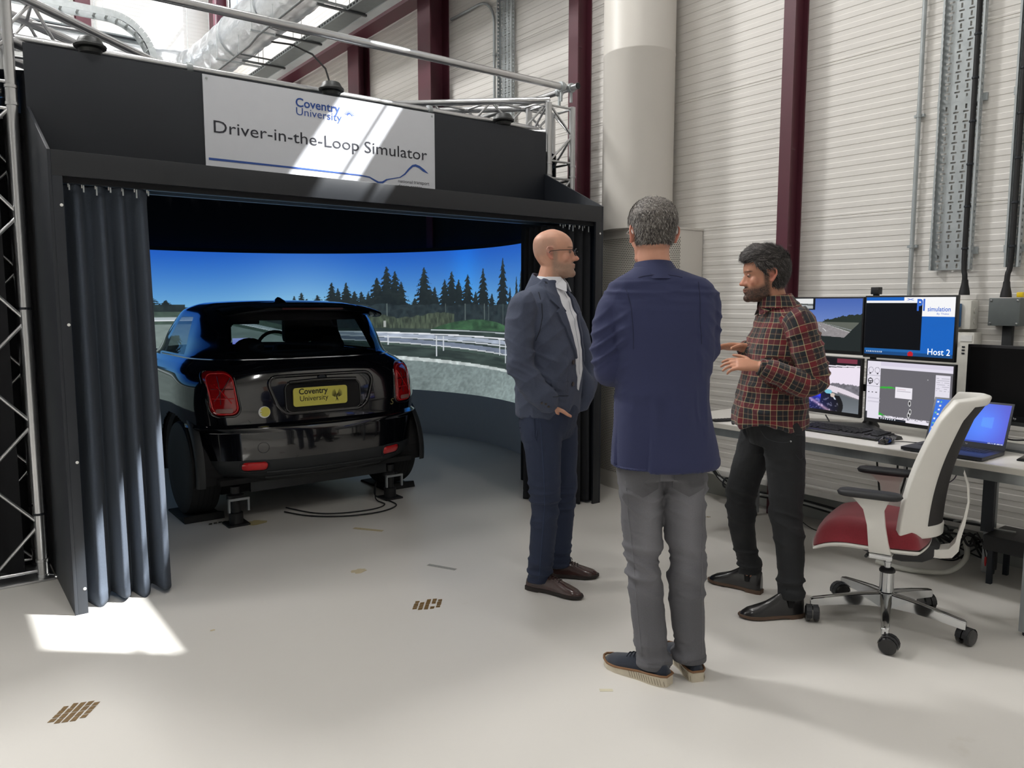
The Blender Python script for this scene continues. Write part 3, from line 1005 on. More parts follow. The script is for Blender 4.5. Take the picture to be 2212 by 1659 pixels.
# section tables over height: z, half width, rear y offset, rear corner length, exponent, front y offset (from rear)
TAB = np.array([
    # z     W     yr    Lc    n    yf
    [0.27, .780, .120, .55, 2.6, 3.45],
    [0.33, .825, .040, .62, 2.6, 3.62],
    [0.42, .845, .004, .66, 2.7, 3.69],
    [0.52, .855, .000, .68, 2.7, 3.70],
    [0.61, .860, .006, .68, 2.7, 3.69],
    [0.645, .862, .024, .64, 3.3, 3.67],
    [0.665, .860, .085, .62, 3.5, 3.66],
    [0.78, .866, .094, .60, 3.6, 3.63],
    [0.90, .856, .112, .60, 3.6, 3.56],
    [0.98, .830, .134, .60, 3.4, 3.30],
    [1.035, .780, .165, .60, 3.2, 2.70],
    [1.065, .735, .190, .60, 3.0, 2.28],
    [1.090, .718, .205, .60, 2.8, 2.24],
    [1.22, .668, .270, .55, 2.9, 2.06],
    [1.34, .618, .345, .50, 3.0, 1.86],
    [1.395, .590, .385, .50, 3.0, 1.72],
    [1.425, .548, .430, .50, 3.0, 1.58],
    [1.447, .490, .500, .46, 2.9, 1.42],
    [1.462, .340, .620, .36, 2.8, 1.24],
    [1.468, .120, .780, .16, 2.6, 1.05],
])
ZR = np.unique(np.concatenate([np.linspace(.27, 1.40, 112), np.linspace(1.40, 1.468, 18), TAB[:, 0]]))
def smooth_interp(z, c):
    # monotone-ish cubic (Catmull-Rom on table) then linear clamp
    x = TAB[:, 0]; y = TAB[:, c]
    i = np.clip(np.searchsorted(x, z) - 1, 0, len(x) - 2)
    t = (z - x[i]) / (x[i + 1] - x[i])
    d = np.diff(y) / np.diff(x)
    m = np.concatenate([[d[0]], np.where(d[:-1] * d[1:] > 0, 2 * d[:-1] * d[1:] / (d[:-1] + d[1:] + 1e-12), 0), [d[-1]]])
    h = x[i + 1] - x[i]
    return (2 * t ** 3 - 3 * t ** 2 + 1) * y[i] + (t ** 3 - 2 * t ** 2 + t) * h * m[i] + (-2 * t ** 3 + 3 * t ** 2) * y[i + 1] + (t ** 3 - t ** 2) * h * m[i + 1]
NR, NS, NF = 90, 70, 44
th = np.linspace(0, PI / 2, NR)
def half_loop(z):
    W, yr, Lc, n, yf = [smooth_interp(z, c) for c in range(1, 6)]
    fl = min(1.0, (yf - yr) * .42)
    fn = 2.3
    xr = W * np.sin(th) ** (2 / n); y_r = yr + Lc * (1 - np.cos(th) ** (2 / n))
    ys = np.linspace(yr + Lc, yf - fl, NS + 1)[1:]
    xs = np.full(NS, W)
    # gentle taper of the flanks
    tf = np.linspace(PI / 2, 0, NF + 1)[1:]
    xf = W * np.sin(tf) ** (2 / fn); y_f = yf - fl * (1 - np.cos(tf) ** (2 / fn)) if False else (yf - fl) + fl * np.cos(tf) ** (2 / fn)
    x = np.concatenate([xr, xs, xf]); y = np.concatenate([y_r, ys, y_f])
    return x, y
NH = NR + NS + NF
GX = np.zeros((len(ZR), NH)); GY = np.zeros_like(GX)
for i, z in enumerate(ZR):
    GX[i], GY[i] = half_loop(z)
def surf(x, z, side=None):
    """rear face y for lateral offset x (from centre) at height z"""
    W, yr, Lc, n = [float(smooth_interp(z, c)) for c in range(1, 5)]
    q = min(abs(x) / W, .999)
    return CY0 + yr + Lc * (1 - (1 - q ** n) ** (1 / n))

WH_Y = (CY0 + .60, CY0 + .60 + 2.49); WH_Z = .335; WH_R = .318
def cell_kind(i, k):
    z = (ZR[i] + ZR[i + 1]) / 2
    x = (GX[i, k] + GX[i, k + 1] + GX[i + 1, k] + GX[i + 1, k + 1]) / 4
    y = (GY[i, k] + GY[i, k + 1] + GY[i + 1, k] + GY[i + 1, k + 1]) / 4 + CY0
    W = float(smooth_interp(z, 1))
    for wy in WH_Y:
        if math.hypot(y - wy, z - WH_Z) < .385 and x > .55:
            return 'hole'
    if k < NR - 1:
        q = x / W
        # rear window with rounded corners
        zz = (z - 1.205) / .125; xx = q / .80
        if abs(zz) < 1 and abs(xx) < 1 and (abs(zz) ** 7 + abs(xx) ** 7) < 1:
            return 'rear'
    yy_ = y - CY0
    if 1.088 < z < 1.352:
        if k >= NR - 16 and k < NR + NS - 1:
            zz = (z - 1.22) / .135
            f0 = .80 + (z - 1.09) * .45          # rear edge of quarter glass
            f1 = 1.30 + (z - 1.09) * .05
            g0, g1 = 1.36 + (z - 1.09) * .05, 2.06 - (z - 1.09) * .62
            if abs(zz) < .96:
                if f0 < yy_ < f1: return 'quarter'
                if g0 < yy_ < g1: return 'doorglass'
        if k >= NR + NS + 2 and abs(x) < W * .90:
            return 'wind'
    if z < .432 or (z < .47 and y > CY0 + .25 and x > .7):
        return 'plast'
    return 'paint'

cells = {}
for i in range(len(ZR) - 1):
    for k in range(NH - 1):
        cells.setdefault(cell_kind(i, k), []).append((i, k))
def grid_part(name, kinds, mat, sides=(1, -1), off=0.0, parent=None):
    mb = MB()
    idx = {}
    for sgn in sides:
        for kd in kinds:
            for (i, k) in cells.get(kd, []):
                q = []
                for (a, b) in ((i, k), (i, k + 1), (i + 1, k + 1), (i + 1, k)):
                    key = (a, b, sgn if b not in (0, NH - 1) else 0)
                    if key not in idx:
                        idx[key] = len(mb.v)
                        mb.v.append((CXC + sgn * GX[a, b], CY0 + GY[a, b], ZR[a]))
                    q.append(idx[key])
                if len(set(q)) < 3: continue
                mb.f.append(tuple(q if sgn > 0 else q[::-1]))
    return mb.build(name, mat, parent or car, smooth=35)
body = grid_part('body', ['paint'], m_paint)
# close the roof
top = MB(); ring = [(CXC + GX[-1, k], CY0 + GY[-1, k], ZR[-1]) for k in range(NH)] + [(CXC - GX[-1, k], CY0 + GY[-1, k], ZR[-1]) for k in range(NH - 2, 0, -1)]
top.add(ring, [tuple(range(len(ring)))]); top.build('roof_cap', m_paint, car)
grid_part('bumper_cladding', ['plast'], m_plast)
grid_part('rear_window', ['rear'], m_cgl)
grid_part('quarter_window', ['quarter'], m_cgl, (1,)); grid_part('quarter_window', ['quarter'], m_cgl, (-1,))
grid_part('door_window', ['doorglass'], m_cgl2, (1,)); grid_part('door_window', ['doorglass'], m_cgl2, (-1,))
grid_part('windscreen', ['wind'], m_cgl2)
# belt chrome strip
def belt(z, lo, hi, r):
    zi = np.argmin(abs(ZR - z))
    pts = [(CXC + s * (GX[zi, k] + .002), CY0 + GY[zi, k], ZR[zi]) for s, rng in ((-1, range(hi, lo, -2)), (1, range(lo, hi, 2))) for k in rng]
    return MB().tube(pts, r, 6)
belt(1.07, 0, NR + NS - 4, .005).build('belt_trim', m_chrome, car, smooth=60)
# roof spoiler
sp = MB()
P = []
nsp = 41
for j in range(nsp):
    q = -1 + 2 * j / (nsp - 1)
    x = .575 * q
    bow = .10 * abs(q) ** 3
    yb = CY0 + .235 + bow
    zt = 1.452 - .050 * abs(q) ** 3.0
    P += [(CXC + x, CY0 + .62, zt + .006), (CXC + x, yb + .10, zt - .004), (CXC + x, yb + .01, zt - .026), (CXC + x, yb, zt - .040), (CXC + x, yb + .03, zt - .056), (CXC + x, CY0 + .45, zt - .062)]
for j in range(nsp - 1):
    for k in range(5):
        a = j * 6 + k
        sp.f.append((a, a + 1, a + 7, a + 6))
sp.v = P
sp.build('roof_spoiler', m_paint, car, smooth=40)
sp = MB()
for j in range(13):
    q = -1 + 2 * j / 12
    sp.v += [(CXC + .22 * q, CY0 + .232 + .10 * abs(.38 * q) ** 3, 1.402), (CXC + .22 * q, CY0 + .232 + .10 * abs(.38 * q) ** 3, 1.414)]
sp.f = [(2 * j, 2 * j + 2, 2 * j + 3, 2 * j + 1) for j in range(12)]
sp.build('brake_light_bar', M('dark_red_lens', (60, 8, 10), 0.2), car)
fin = MB()
prof = [(0.0, .0, .034), (.03, .022, .030), (.07, .045, .022), (.12, .052, .014), (.15, .0, .012)]
FV = []
for yv, h, w in ((0, .0, .036), (.025, .016, .036), (.06, .030, .032), (.10, .034, .024), (.14, .020, .018), (.17, 0, .012)):
    FV += [(CXC - .13 - w, CY0 + .46 + yv, 1.452), (CXC - .13 - w * .6, CY0 + .46 + yv, 1.452 + h * .8), (CXC - .13, CY0 + .46 + yv, 1.452 + h + .004), (CXC - .13 + w * .6, CY0 + .46 + yv, 1.452 + h * .8), (CXC - .13 + w, CY0 + .46 + yv, 1.452)]
fin.v = FV; fin.f = [(i * 5 + k, i * 5 + k + 1, i * 5 + k + 6, i * 5 + k + 5) for i in range(5) for k in range(4)]
fin.build('roof_antenna', m_paint, car, smooth=60)

# patch helper: an outline on the rear face lifted from the surface
def rear_patch(name, cx, cz, outline, off, mat, parent=car, depth=.0, inner=None, rings=5):
    """outline: list of (dx,dz) loop; filled by concentric rings so it follows the body"""
    mb = MB()
    n = len(outline)
    for r in range(rings, 0, -1):
        s = r / rings
        for dx, dz in outline:
            x = cx + dx * s; z = cz + dz * s
            lift = off * (1 - max(0, s - .80) / .20) ** .5 if depth == 0 else off
            mb.v.append((CXC + x, surf(x, z) - lift - .0005, z))
    mb.v.append((CXC + cx, surf(cx, cz) - off - .0005, cz))
    for r in range(rings - 1):
        for k in range(n):
            l = (k + 1) % n
            mb.f.append((r * n + k, r * n + l, (r + 1) * n + l, (r + 1) * n + k))
    for k in range(n):
        mb.f.append(((rings - 1) * n + k, (rings - 1) * n + (k + 1) % n, rings * n))
    return mb.build(name, mat, parent, smooth=50)
def rear_ring(name, cx, cz, outline, r, off, mat, parent=car):
    pts = [(CXC + cx + dx, surf(cx + dx, cz + dz) - off, cz + dz) for dx, dz in outline]
    return MB().tube(pts, r, 8, closed=True).build(name, mat, parent, smooth=60)

for s in (-1, 1):
    cx, cz = s * .655, .868
    ol = [(a, b) for a, b in rrect(.165, .285, .052, 8)]
    ol = [(a + s * .012 * (b / .14), b) for a, b in ol]
    tl = rear_patch('tail_light', cx, cz, ol, .020, m_lens, rings=7)
    tl['label'] = 'red tail light'
    rear_ring('light_surround', cx, cz, [(a * 1.05, b * 1.03) for a, b in ol], .008, .004, m_paint, tl)
    # inner light pattern: brighter frame and reversing lamp
    fr = [(a * .86, b * .90) for a, b in ol]
    rear_ring('light_guide', cx, cz, fr, .004, .020, m_lens2, tl)
    for k, (u0, v0, u1, v1) in enumerate(((-.07, .03, .07, .03), (-.07, -.03, .07, -.03), (-.02, .11, -.02, -.07), (-.07, .09, .05, -.06), (.06, .10, -.06, -.05))):
        pts = [(CXC + cx + u0 * .85 + (u1 - u0) * .85 * q, surf(cx + u0 + (u1 - u0) * q, cz + v0 + (v1 - v0) * q) - .0215, cz + v0 + (v1 - v0) * q) for q in np.linspace(0, 1, 6)]
        MB().tube(pts, .0032, 6).build('light_bar', m_lens2 if k % 2 else M('dark_lens', (70, 6, 12), .2), tl)
    rear_patch('reversing_lamp', cx, cz - .108, rrect(.095, .028, .010, 4), .0235, M('clear_lens', (150, 110, 105), 0.25), tl, depth=1)
    rear_patch('bumper_reflector', s * .495, .392, rrect(.150, .058, .024, 5), .012, m_lens2)['label'] = 'red bumper reflector'
    rear_ring('reflector_surround', s * .495, .392, rrect(.168, .076, .030, 5), .006, .002, m_plast)

# number plate, its housing, handle and badges
hs = rear_ring('plate_housing', 0, .838, [(a * (1 + .10 * (b / .1)), b) for a, b in rrect(.70, .250, .075, 6)], .012, .004, m_paint)
rear_patch('plate_recess', 0, .818, rrect(.53, .185, .04, 5), .004, m_int, depth=1)
rear_ring('recess_lip', 0, .818, rrect(.54, .195, .045, 5), .006, .006, m_paint)
pl = thing  # noqa (keep name free)
yp = surf(0, .82) - .022
po = plate((CXC - .035, yp, .822), (1, 0, 0), (0, 0, 1), rrect(.385, .125, .018, 4), .010).build('number_plate', m_yel, car)
po['label'] = 'yellow number plate with black lettering and emblem'
m_pk = M('plate_ink', (26, 24, 22), 0.5, noise=0)
text('plate_lettering', 'Coventry', (CXC - .190, yp - .0105, .828), ux, uz, width=.205, height=.052, mat=m_pk, parent=po, bold=.02)
text('plate_lettering', 'University', (CXC - .183, yp - .0105, .783), ux, uz, width=.200, height=.046, mat=m_pk, parent=po)
eb = MB()
for sgn in (-1, 1):
    for k in range(7):
        a = math.radians(-25 + k * 17)
        pts = []
        for q in np.linspace(.25, 1, 6):
            pts.append((CXC + .082 + sgn * q * .040 * math.cos(a * (1 - .2 * q)), yp - .0112, .806 + q * (.012 + .034 * math.sin(max(a, -.2))) + .010 * q * q))
        eb.tube(pts, [.0007, .0016, .0018, .0016, .0012, .0005], 5)
eb.tube([(CXC + .082, yp - .0112, .788), (CXC + .079, yp - .0112, .808), (CXC + .084, yp - .0112, .826), (CXC + .090, yp - .0112, .834)], [.002, .004, .003, .001], 6)
for k in range(3):
    eb.tube([(CXC + .082, yp - .0112, .80), (CXC + .082 + (k - 1) * .012, yp - .0112, .778)], [.002, .0007], 5)
eb.build('phoenix_emblem', m_pk, po)
hd = MB()
hd.tube([(CXC - .24 + .48 * q, surf(-.24 + .48 * q, .922) - .020, .922 + .008 * math.sin(PI * q)) for q in np.linspace(0, 1, 12)], .012, 8)
hd.build('tailgate_handle', m_paint, car, smooth=60)
rear_patch('maker_badge', 0, .945, [(.035 * math.cos(a), .022 * math.sin(a)) for a in np.linspace(0, 2 * PI, 20, endpoint=False)], .006, M('dark_chrome', (40, 42, 46), 0.2, metal=1), depth=0)
yb = rear_patch('round_badge', -.413, .738, [(.038 * math.cos(a), .038 * math.sin(a)) for a in np.linspace(0, 2 * PI, 28, endpoint=False)], .003, m_white, depth=1)
yb['label'] = 'round yellow plug badge'
rear_patch('badge_face', -.409, .740, [(.032 * math.cos(a), .032 * math.sin(a)) for a in np.linspace(0, 2 * PI, 28, endpoint=False)], .005, m_yel, yb, depth=1)
for dz in (.008, -.008):
    rear_patch('plug_pin', -.440, .738 + dz, rrect(.018, .006, .002, 2), .0055, m_white, yb, depth=1)
sx, sz = .515, .712
uu = Vector((math.cos(.32), math.sin(.32), 0))
text('letter_badge', 'S', (CXC + sx, surf(sx, sz) - .006, sz), uu, uz, height=.045, width=.030, mat=M('badge_gold', (196, 186, 120), 0.25, metal=.6), parent=car, shear=.25, bold=.01)
rear_ring('tow_cover', -.445, .515, [(.034 * math.cos(a), .034 * math.sin(a)) for a in np.linspace(0, 2 * PI, 26, endpoint=False)], .0014, .0, m_int)
for s in (-1, 1):
    rear_ring('tailgate_seam', s * .0, .86, [(s * .5, -.19), (s * .56, -.10), (s * .565, 0.0), (s * .55, .10), (s * .52, .19)], .0015, -.001, m_int)
# diffuser strip and exhaust-less lower edge
for zz in (.305, .345):
    MB().tube([(CXC + q, surf(q, zz) - .004, zz) for q in np.linspace(-.42, .42, 24)], .006, 6).build('diffuser_rib', m_plast, car, smooth=60)

# wheel arches, wheels
for wy in WH_Y:
    for s in (-1, 1):
        ar = MB()
        N_ = 40
        for k in range(N_ + 1):
            a = math.radians(-14 + 208 * k / N_)
            for rr, dx in ((.372, -.03), (.385, -.004), (.425, .0), (.440, -.014), (.441, -.05)):
                ar.v.append((CXC + s * (.832 + dx), wy + rr * math.cos(a), max(.268, WH_Z + rr * math.sin(a))))
        ar.f = [(i * 5 + k, i * 5 + k + 1, i * 5 + k + 6, i * 5 + k + 5) for i in range(N_) for k in range(4)]
        ar.build('wheel_arch', m_plast, car, smooth=50)
        ln = MB(); 
        for k in range(25):
            a = math.radians(-10 + 200 * k / 24)
            for x in (.50, .845):
                ln.v.append((CXC + s * x, wy + .385 * math.cos(a), WH_Z + .385 * math.sin(a)))
        ln.f = [(2 * k, 2 * k + 1, 2 * k + 3, 2 * k + 2) for k in range(24)]
        ln.build('arch_liner', m_int, car)
        wx = CXC + s * .738
        wheel = MB().lathe([(.20, -.095), (.285, -.100), (.308, -.090), (.318, -.070), (.318, .070), (.308, .090), (.285, .100), (.20, .095)], (wx, wy, WH_Z + .002), 56, (s, 0, 0)).build('tyre', m_tyre, car, smooth=35)
        gr = MB()
        for dx in (-.045, -.015, .015, .045):
            gr.lathe([(.3185, dx - .004), (.3188, dx), (.3185, dx + .004)], (wx, wy, WH_Z + .002), 56, (1, 0, 0))
        gr.build('tread_groove', m_int, wheel)
        MB().lathe([(.0, .03), (.05, .03), (.06, .0), (.18, -.01), (.20, .05), (.21, .06), (.205, .085), (.20, .085)], (wx, wy, WH_Z + .002), 40, (s, 0, 0)).build('wheel_rim', M('dark_alloy', (40, 42, 46), 0.3, metal=.8), wheel, smooth=35)
        for k in range(5):
            a = k * 2 * PI / 5 + .3
            MB().bar((wx + s * .045, wy, WH_Z), (wx + s * .06, wy + .2 * math.cos(a), WH_Z + .2 * math.sin(a)), .045, .02, (s, 0, 0)).build('spoke', MATS['dark_alloy'], wheel)

# floor pan and interior
MB().box(CXC - .70, CXC + .70, CY0 + .14, CY0 + 3.3, .275, .31).build('floor_pan', m_int, car)
MB().box(CXC - .62, CXC + .62, CY0 + .42, CY0 + .60, .150, .285).build('rear_subframe', m_int, car, bevel=.01)
MB().box(CXC - .50, CXC + .50, CY0 + .16, CY0 + .20, .205, .275).build('lower_crossbar', m_plast, car, bevel=.004)
MB().box(CXC - .55, CXC + .55, CY0 + 1.0, CY0 + 2.9, .13, .28).build('underbody_shade_box', m_int, car)  # dark box added to deepen the shade under the car
MB().box(CXC - .60, CXC + .60, CY0 + .50, CY0 + .78, .32, 1.10).build('rear_seat', m_int, car, bevel=.05)
for s in (-1, 1):
    MB().sphere((CXC + s * .31, CY0 + .66, 1.13), .11, .05, .07).build('rear_headrest', m_int, car, smooth=80)
    bk = MB(); bk.box(CXC + s * .34 - .22, CXC + s * .34 + .22, CY0 + 1.30, CY0 + 1.44, .45, 1.12)
    bk.build('front_seat', m_int, car, bevel=.06)
    MB().box(CXC + s * .34 - .13, CXC + s * .34 + .13, CY0 + 1.34, CY0 + 1.43, 1.12, 1.335).build('front_headrest', m_int, car, bevel=.04)
MB().box(CXC - .68, CXC + .68, CY0 + 1.98, CY0 + 2.28, .60, 1.06).build('dashboard', m_int, car, bevel=.05)
sw = MB(); sw.tube([(CXC + .36 + .18 * math.cos(a), CY0 + 1.92 + .05 * math.sin(a), 1.02 + .17 * math.sin(a)) for a in np.linspace(0, 2 * PI, 28, endpoint=False)], .015, 8, closed=True)
sw.bar((CXC + .2, CY0 + 1.93, 1.02), (CXC + .52, CY0 + 1.93, 1.02), .03, .02)
sw.build('steering_wheel', m_int, car, smooth=60)
MB().box(CXC + .03 - .13, CXC + .03 + .13, CY0 + 1.78, CY0 + 1.81, 1.265, 1.325).build('rear_view_mirror', m_int, car, bevel=.012)
painted('cabin_display', lambda u, v: np.stack([.45 + .2 * v, .5 + .2 * v, .95 + 0 * v], 1), 4, 4, lambda u, v: np.stack([CXC - .02 + .17 * u, np.full_like(u, CY0 + 1.965), 1.065 + .075 * v], 1), M_screen('cabin_display_light', 1.0), car)
for s in (-1, 1):
    MB().box(CXC + s * .80, CXC + s * .98, CY0 + 2.02, CY0 + 2.10, 1.03, 1.17).build('door_mirror', m_paint, car, bevel=.03)

# under the car: two jacking stands, wheel blocks, loose cables
m_stand = M('stand_black', (26, 27, 29), 0.5)
m_brk = M('bright_bracket', (150, 155, 158), 0.35, metal=.5)
for x, y, lab in ((1.545, 5.02, 'black jacking stand under the left rear of the car'), (2.68, 5.02, 'black jacking stand under the right rear of the car')):
    t = thing('jacking_stand', lab, 'stand', (x, y, 0), group='stands under the car')
    MB().box(x - .07, x + .07, y - .07, y + .07, 0, .012).build('foot_plate', m_stand, t)
    MB().lathe([(.045, .012), (.045, .08), (.030, .085), (.030, .17), (.055, .172), (.055, .20), (.03, .21), (.03, .255)], (x, y, 0), 18).build('screw_jack', m_stand, t, smooth=40)
    for s in (-1, 1):
        MB().box(x + s * .062 - .006, x + s * .062 + .006, y - .075, y - .055, .10, .19).build('bracket_ear', m_brk, t)
    MB().box(x - .068, x + .068, y - .078, y - .066, .175, .190).build('bracket_bridge', m_brk, t)
for x, lab in ((CXC - .738, 'black rubber block under the left rear tyre'), (CXC + .738, 'black rubber block under the right rear tyre')):
    mb = MB(); mb.extrude([(x - .13, WH_Y[0] - .22, 0), (x - .13, WH_Y[0] + .22, 0), (x - .13, WH_Y[0] + .20, .016), (x - .13, WH_Y[0] - .06, .016), (x - .13, WH_Y[0] - .20, .045)], (.26, 0, 0))
    tag(mb.build('wheel_block', M('block_rubber', (20, 21, 22), .8), bevel=.004), lab, 'block', 'blocks under the rear tyres')
for x, lab in ((CXC - .738, 'black rubber block under the left front tyre'), (CXC + .738, 'black rubber block under the right front tyre')):
    mb = MB(); mb.box(x - .13, x + .13, WH_Y[1] - .2, WH_Y[1] + .2, 0, .016)
    tag(mb.build('wheel_block', MATS['block_rubber'], bevel=.004), lab, 'block', 'blocks under the front tyres')

cb = [(2.60, 5.10, .10), (2.57, 5.04, .03), (2.62, 4.92, .008), (2.60, 4.78, .007), (2.45, 4.70, .007), (2.25, 4.72, .007), (2.10, 4.80, .007), (1.98, 4.92, .007), (1.9, 5.1, .007)]
def spline(P, n=8):
    P = [Vector(p) for p in P]
    out = []
    for i in range(len(P) - 1):
        p0 = P[max(i - 1, 0)]; p1 = P[i]; p2 = P[i + 1]; p3 = P[min(i + 2, len(P) - 1)]
        for k in range(n):
            t = k / n
            out.append(0.5 * ((2 * p1) + (p2 - p0) * t + (2 * p0 - 5 * p1 + 4 * p2 - p3) * t * t + (3 * p1 - p0 - 3 * p2 + p3) * t ** 3))
    out.append(P[-1])
    return out
m_cable = MATS['black_rubber']
tag(MB().tube(spline(cb), .005, 7).build('floor_cable', m_cable, smooth=60), 'black cable looping out on the floor behind the car', 'cable', 'cables on the booth floor')
cb2 = [(2.62, 5.12, .12), (2.55, 5.00, .02), (2.55, 4.86, .007), (2.42, 4.79, .007), (2.2, 4.83, .007), (2.05, 4.95, .007), (1.95, 5.2, .007)]
tag(MB().tube(spline(cb2), .0045, 7).build('floor_cable', m_cable, smooth=60), 'shorter black cable loop under the rear bumper', 'cable', 'cables on the booth floor')
# ================================================================== WALL AND HALL SERVICES
# --- air diffuser column
m_dif = M('diffuser_white', (214, 210, 203), 0.45, noise=0.02, scale=3)
def perf_mat():
    m = bpy.data.materials.new('perforated_white_sheet')
    m.use_nodes = True
    nt = m.node_tree
    b = nt.nodes['Principled BSDF']
    uv = nt.nodes.new('ShaderNodeAttribute'); uv.attribute_name = 'sheet'
    sp = nt.nodes.new('ShaderNodeSeparateXYZ'); nt.links.new(uv.outputs['Vector'], sp.inputs[0])
    def node(op, a, b_=None):
        n = nt.nodes.new('ShaderNodeMath'); n.operation = op
        for i, q in enumerate((a, b_)):
            if q is None: continue
            if isinstance(q, (int, float)): n.inputs[i].default_value = q
            else: nt.links.new(q, n.inputs[i])
        return n.outputs[0]
    pit = 0.0155
    v = node('DIVIDE', sp.outputs[1], pit * .866)
    row = node('FLOOR', v)
    odd = node('MULTIPLY', node('MODULO', row, 2.0), 0.5)
    u = node('ADD', node('DIVIDE', sp.outputs[0], pit), odd)
    fu = node('SUBTRACT', node('FRACT', u), .5); fv = node('MULTIPLY', node('SUBTRACT', node('FRACT', v), .5), .866)
    d = node('SQRT', node('ADD', node('MULTIPLY', fu, fu), node('MULTIPLY', fv, fv)))
    hole = node('LESS_THAN', d, .30)
    mx = nt.nodes.new('ShaderNodeMix'); mx.data_type = 'RGBA'
    mx.inputs['A'].default_value = lin((206, 202, 192)); mx.inputs['B'].default_value = lin((66, 64, 60))
    nt.links.new(hole, mx.inputs['Factor']); nt.links.new(mx.outputs['Result'], b.inputs['Base Color'])
    b.inputs['Roughness'].default_value = .5
    return m
dc = thing('air_diffuser', 'white displacement air diffuser column with perforated rounded base', 'diffuser', (4.43, 4.22, 0))
MB().lathe([(.268, 2.0), (.268, 3.28), (.270, 3.285), (.270, 3.295), (.268, 3.30), (.268, 8.99)], (4.415, 4.21, 0), 64).build('duct_riser', m_dif, dc, smooth=40)
DX, DY, DR = 4.53, 4.22, .425
def dif_ring(z, r):
    pts = []
    for k in range(41):
        a = math.radians(90 + 180 * k / 40)
        pts.append((DX + (r - .08) * math.cos(a) * .92, DY + r * math.sin(a), z))
    return pts
def dif_shell(z0, z1, r, nm, mat, top=False, k0=0, k1=40):
    mb = MB()
    A = dif_ring(z0, r); Bq = dif_ring(z1, r)
    A = [(4.695, A[0][1], z0)] + A + [(4.695, A[-1][1], z0)]; Bq = [(4.695, Bq[0][1], z1)] + Bq + [(4.695, Bq[-1][1], z1)]
    n = len(A)
    mb.add(A + Bq, [(k, k + 1, n + k + 1, n + k) for k in range(n - 1)])
    if top:
        mb.f.append(tuple(range(n, 2 * n)))
    return mb.build(nm, mat, dc, smooth=30)
dif_shell(0.10, 1.985, DR, 'base_casing', m_dif, True)
dif_shell(1.985, 2.0, DR + .006, 'top_rim', m_dif, True)
dif_shell(0.0, 0.10, DR - .004, 'plinth', m_dif, True)
A = dif_ring(.13, DR + .0015); Bq = dif_ring(1.93, DR + .0015)
k0, k1 = 3, 37
acc = [0]
for k in range(k0, k1):
    acc.append(acc[-1] + (Vector(A[k + 1]) - Vector(A[k])).length)
n = k1 - k0 + 1
mb = MB(); mb.add(A[k0:k1 + 1] + Bq[k0:k1 + 1], [(k, k + 1, n + k + 1, n + k) for k in range(n - 1)])
po_ = mb.build('perforated_sheet', perf_mat(), dc, smooth=60)
at = po_.data.attributes.new('sheet', 'FLOAT_VECTOR', 'POINT')
at.data.foreach_set('vector', np.array([(acc[k], .13, 0) for k in range(n)] + [(acc[k], 1.93, 0) for k in range(n)], np.float32).ravel())

# --- perforated cable trays on the wall (real slots)
def slot_tray(label, y0, y1, z0, z1, x, ncol, flange=.038):
    t = thing('cable_tray', label, 'tray', (x, (y0 + y1) / 2, z0), group='perforated wall cable trays')
    w = y1 - y0
    cs = [y0 + w * (k + .6) / (ncol + .2) for k in range(ncol)]
    yb = {y0, y1}
    for c in cs:
        yb |= {c - .0145, c - .005, c + .005, c + .0145}
    yb = sorted(yb)
    zb = [z0]; typ = []
    z = z0
    k = 0
    while z < z1:
        for h, ty in ((.010, 0), (.026, 1), (.010, 0), (.009, 2)):
            z += h; zb.append(z); typ.append(ty)
    V = [(x, y, z) for z in zb for y in yb]
    n = len(yb)
    F = []
    for i in range(len(zb) - 1):
        for j in range(n - 1):
            m_ = (yb[j] + yb[j + 1]) / 2
            hole = False
            for c in cs:
                if typ[i] == 1 and abs(m_ - c) < .005: hole = True
                if typ[i] == 2 and abs(m_ - c) < .0145: hole = True
            if not hole:
                F.append((i * n + j, (i + 1) * n + j, (i + 1) * n + j + 1, i * n + j + 1))
    mb = MB(); mb.add(V, F); mb.build('slotted_base', m_galv, t)
    for s, yq in ((-1, y0), (1, y1)):
        xs = [x - flange, x - flange * .72, x - flange * .30, x]
        zb2 = [z0]; ty2 = []
        z = z0
        while z < z1:
            for h, ty in ((.022, 0), (.014, 1)):
                z += h; zb2.append(z); ty2.append(ty)
        V = [(q, yq, z) for z in zb2 for q in xs]
        F = []
        for i in range(len(zb2) - 1):
            for j in range(3):
                if not (ty2[i] == 1 and j == 1):
                    F.append((i * 4 + j, i * 4 + j + 1, (i + 1) * 4 + j + 1, (i + 1) * 4 + j))
        mb = MB(); mb.add(V, F); mb.build('side_flange', m_galv, t)
        MB().box(x - flange, x - flange + .0015, min(yq, yq - s * .010), max(yq, yq - s * .010), z0, z).build('return_lip', m_galv, t)
    for zz in (1.72, 2.55):
        if zz > z0:
            MB().box(x + .001, XW - .001, y0 - .02, y1 + .02, zz, zz + .04).build('wall_bracket', m_galv, t)
    return t
slot_tray('wide perforated galvanised cable tray above the monitors', 1.895, 2.115, 1.635, 3.6, 4.682, 4)
slot_tray('narrow perforated cable tray at the right edge above the grey box', 1.655, 1.725, 1.64, 3.4, 4.682, 1)
slot_tray('perforated cable tray high on the wall between two red columns', 6.10, 6.34, 3.0, 5.2, 4.68, 4)

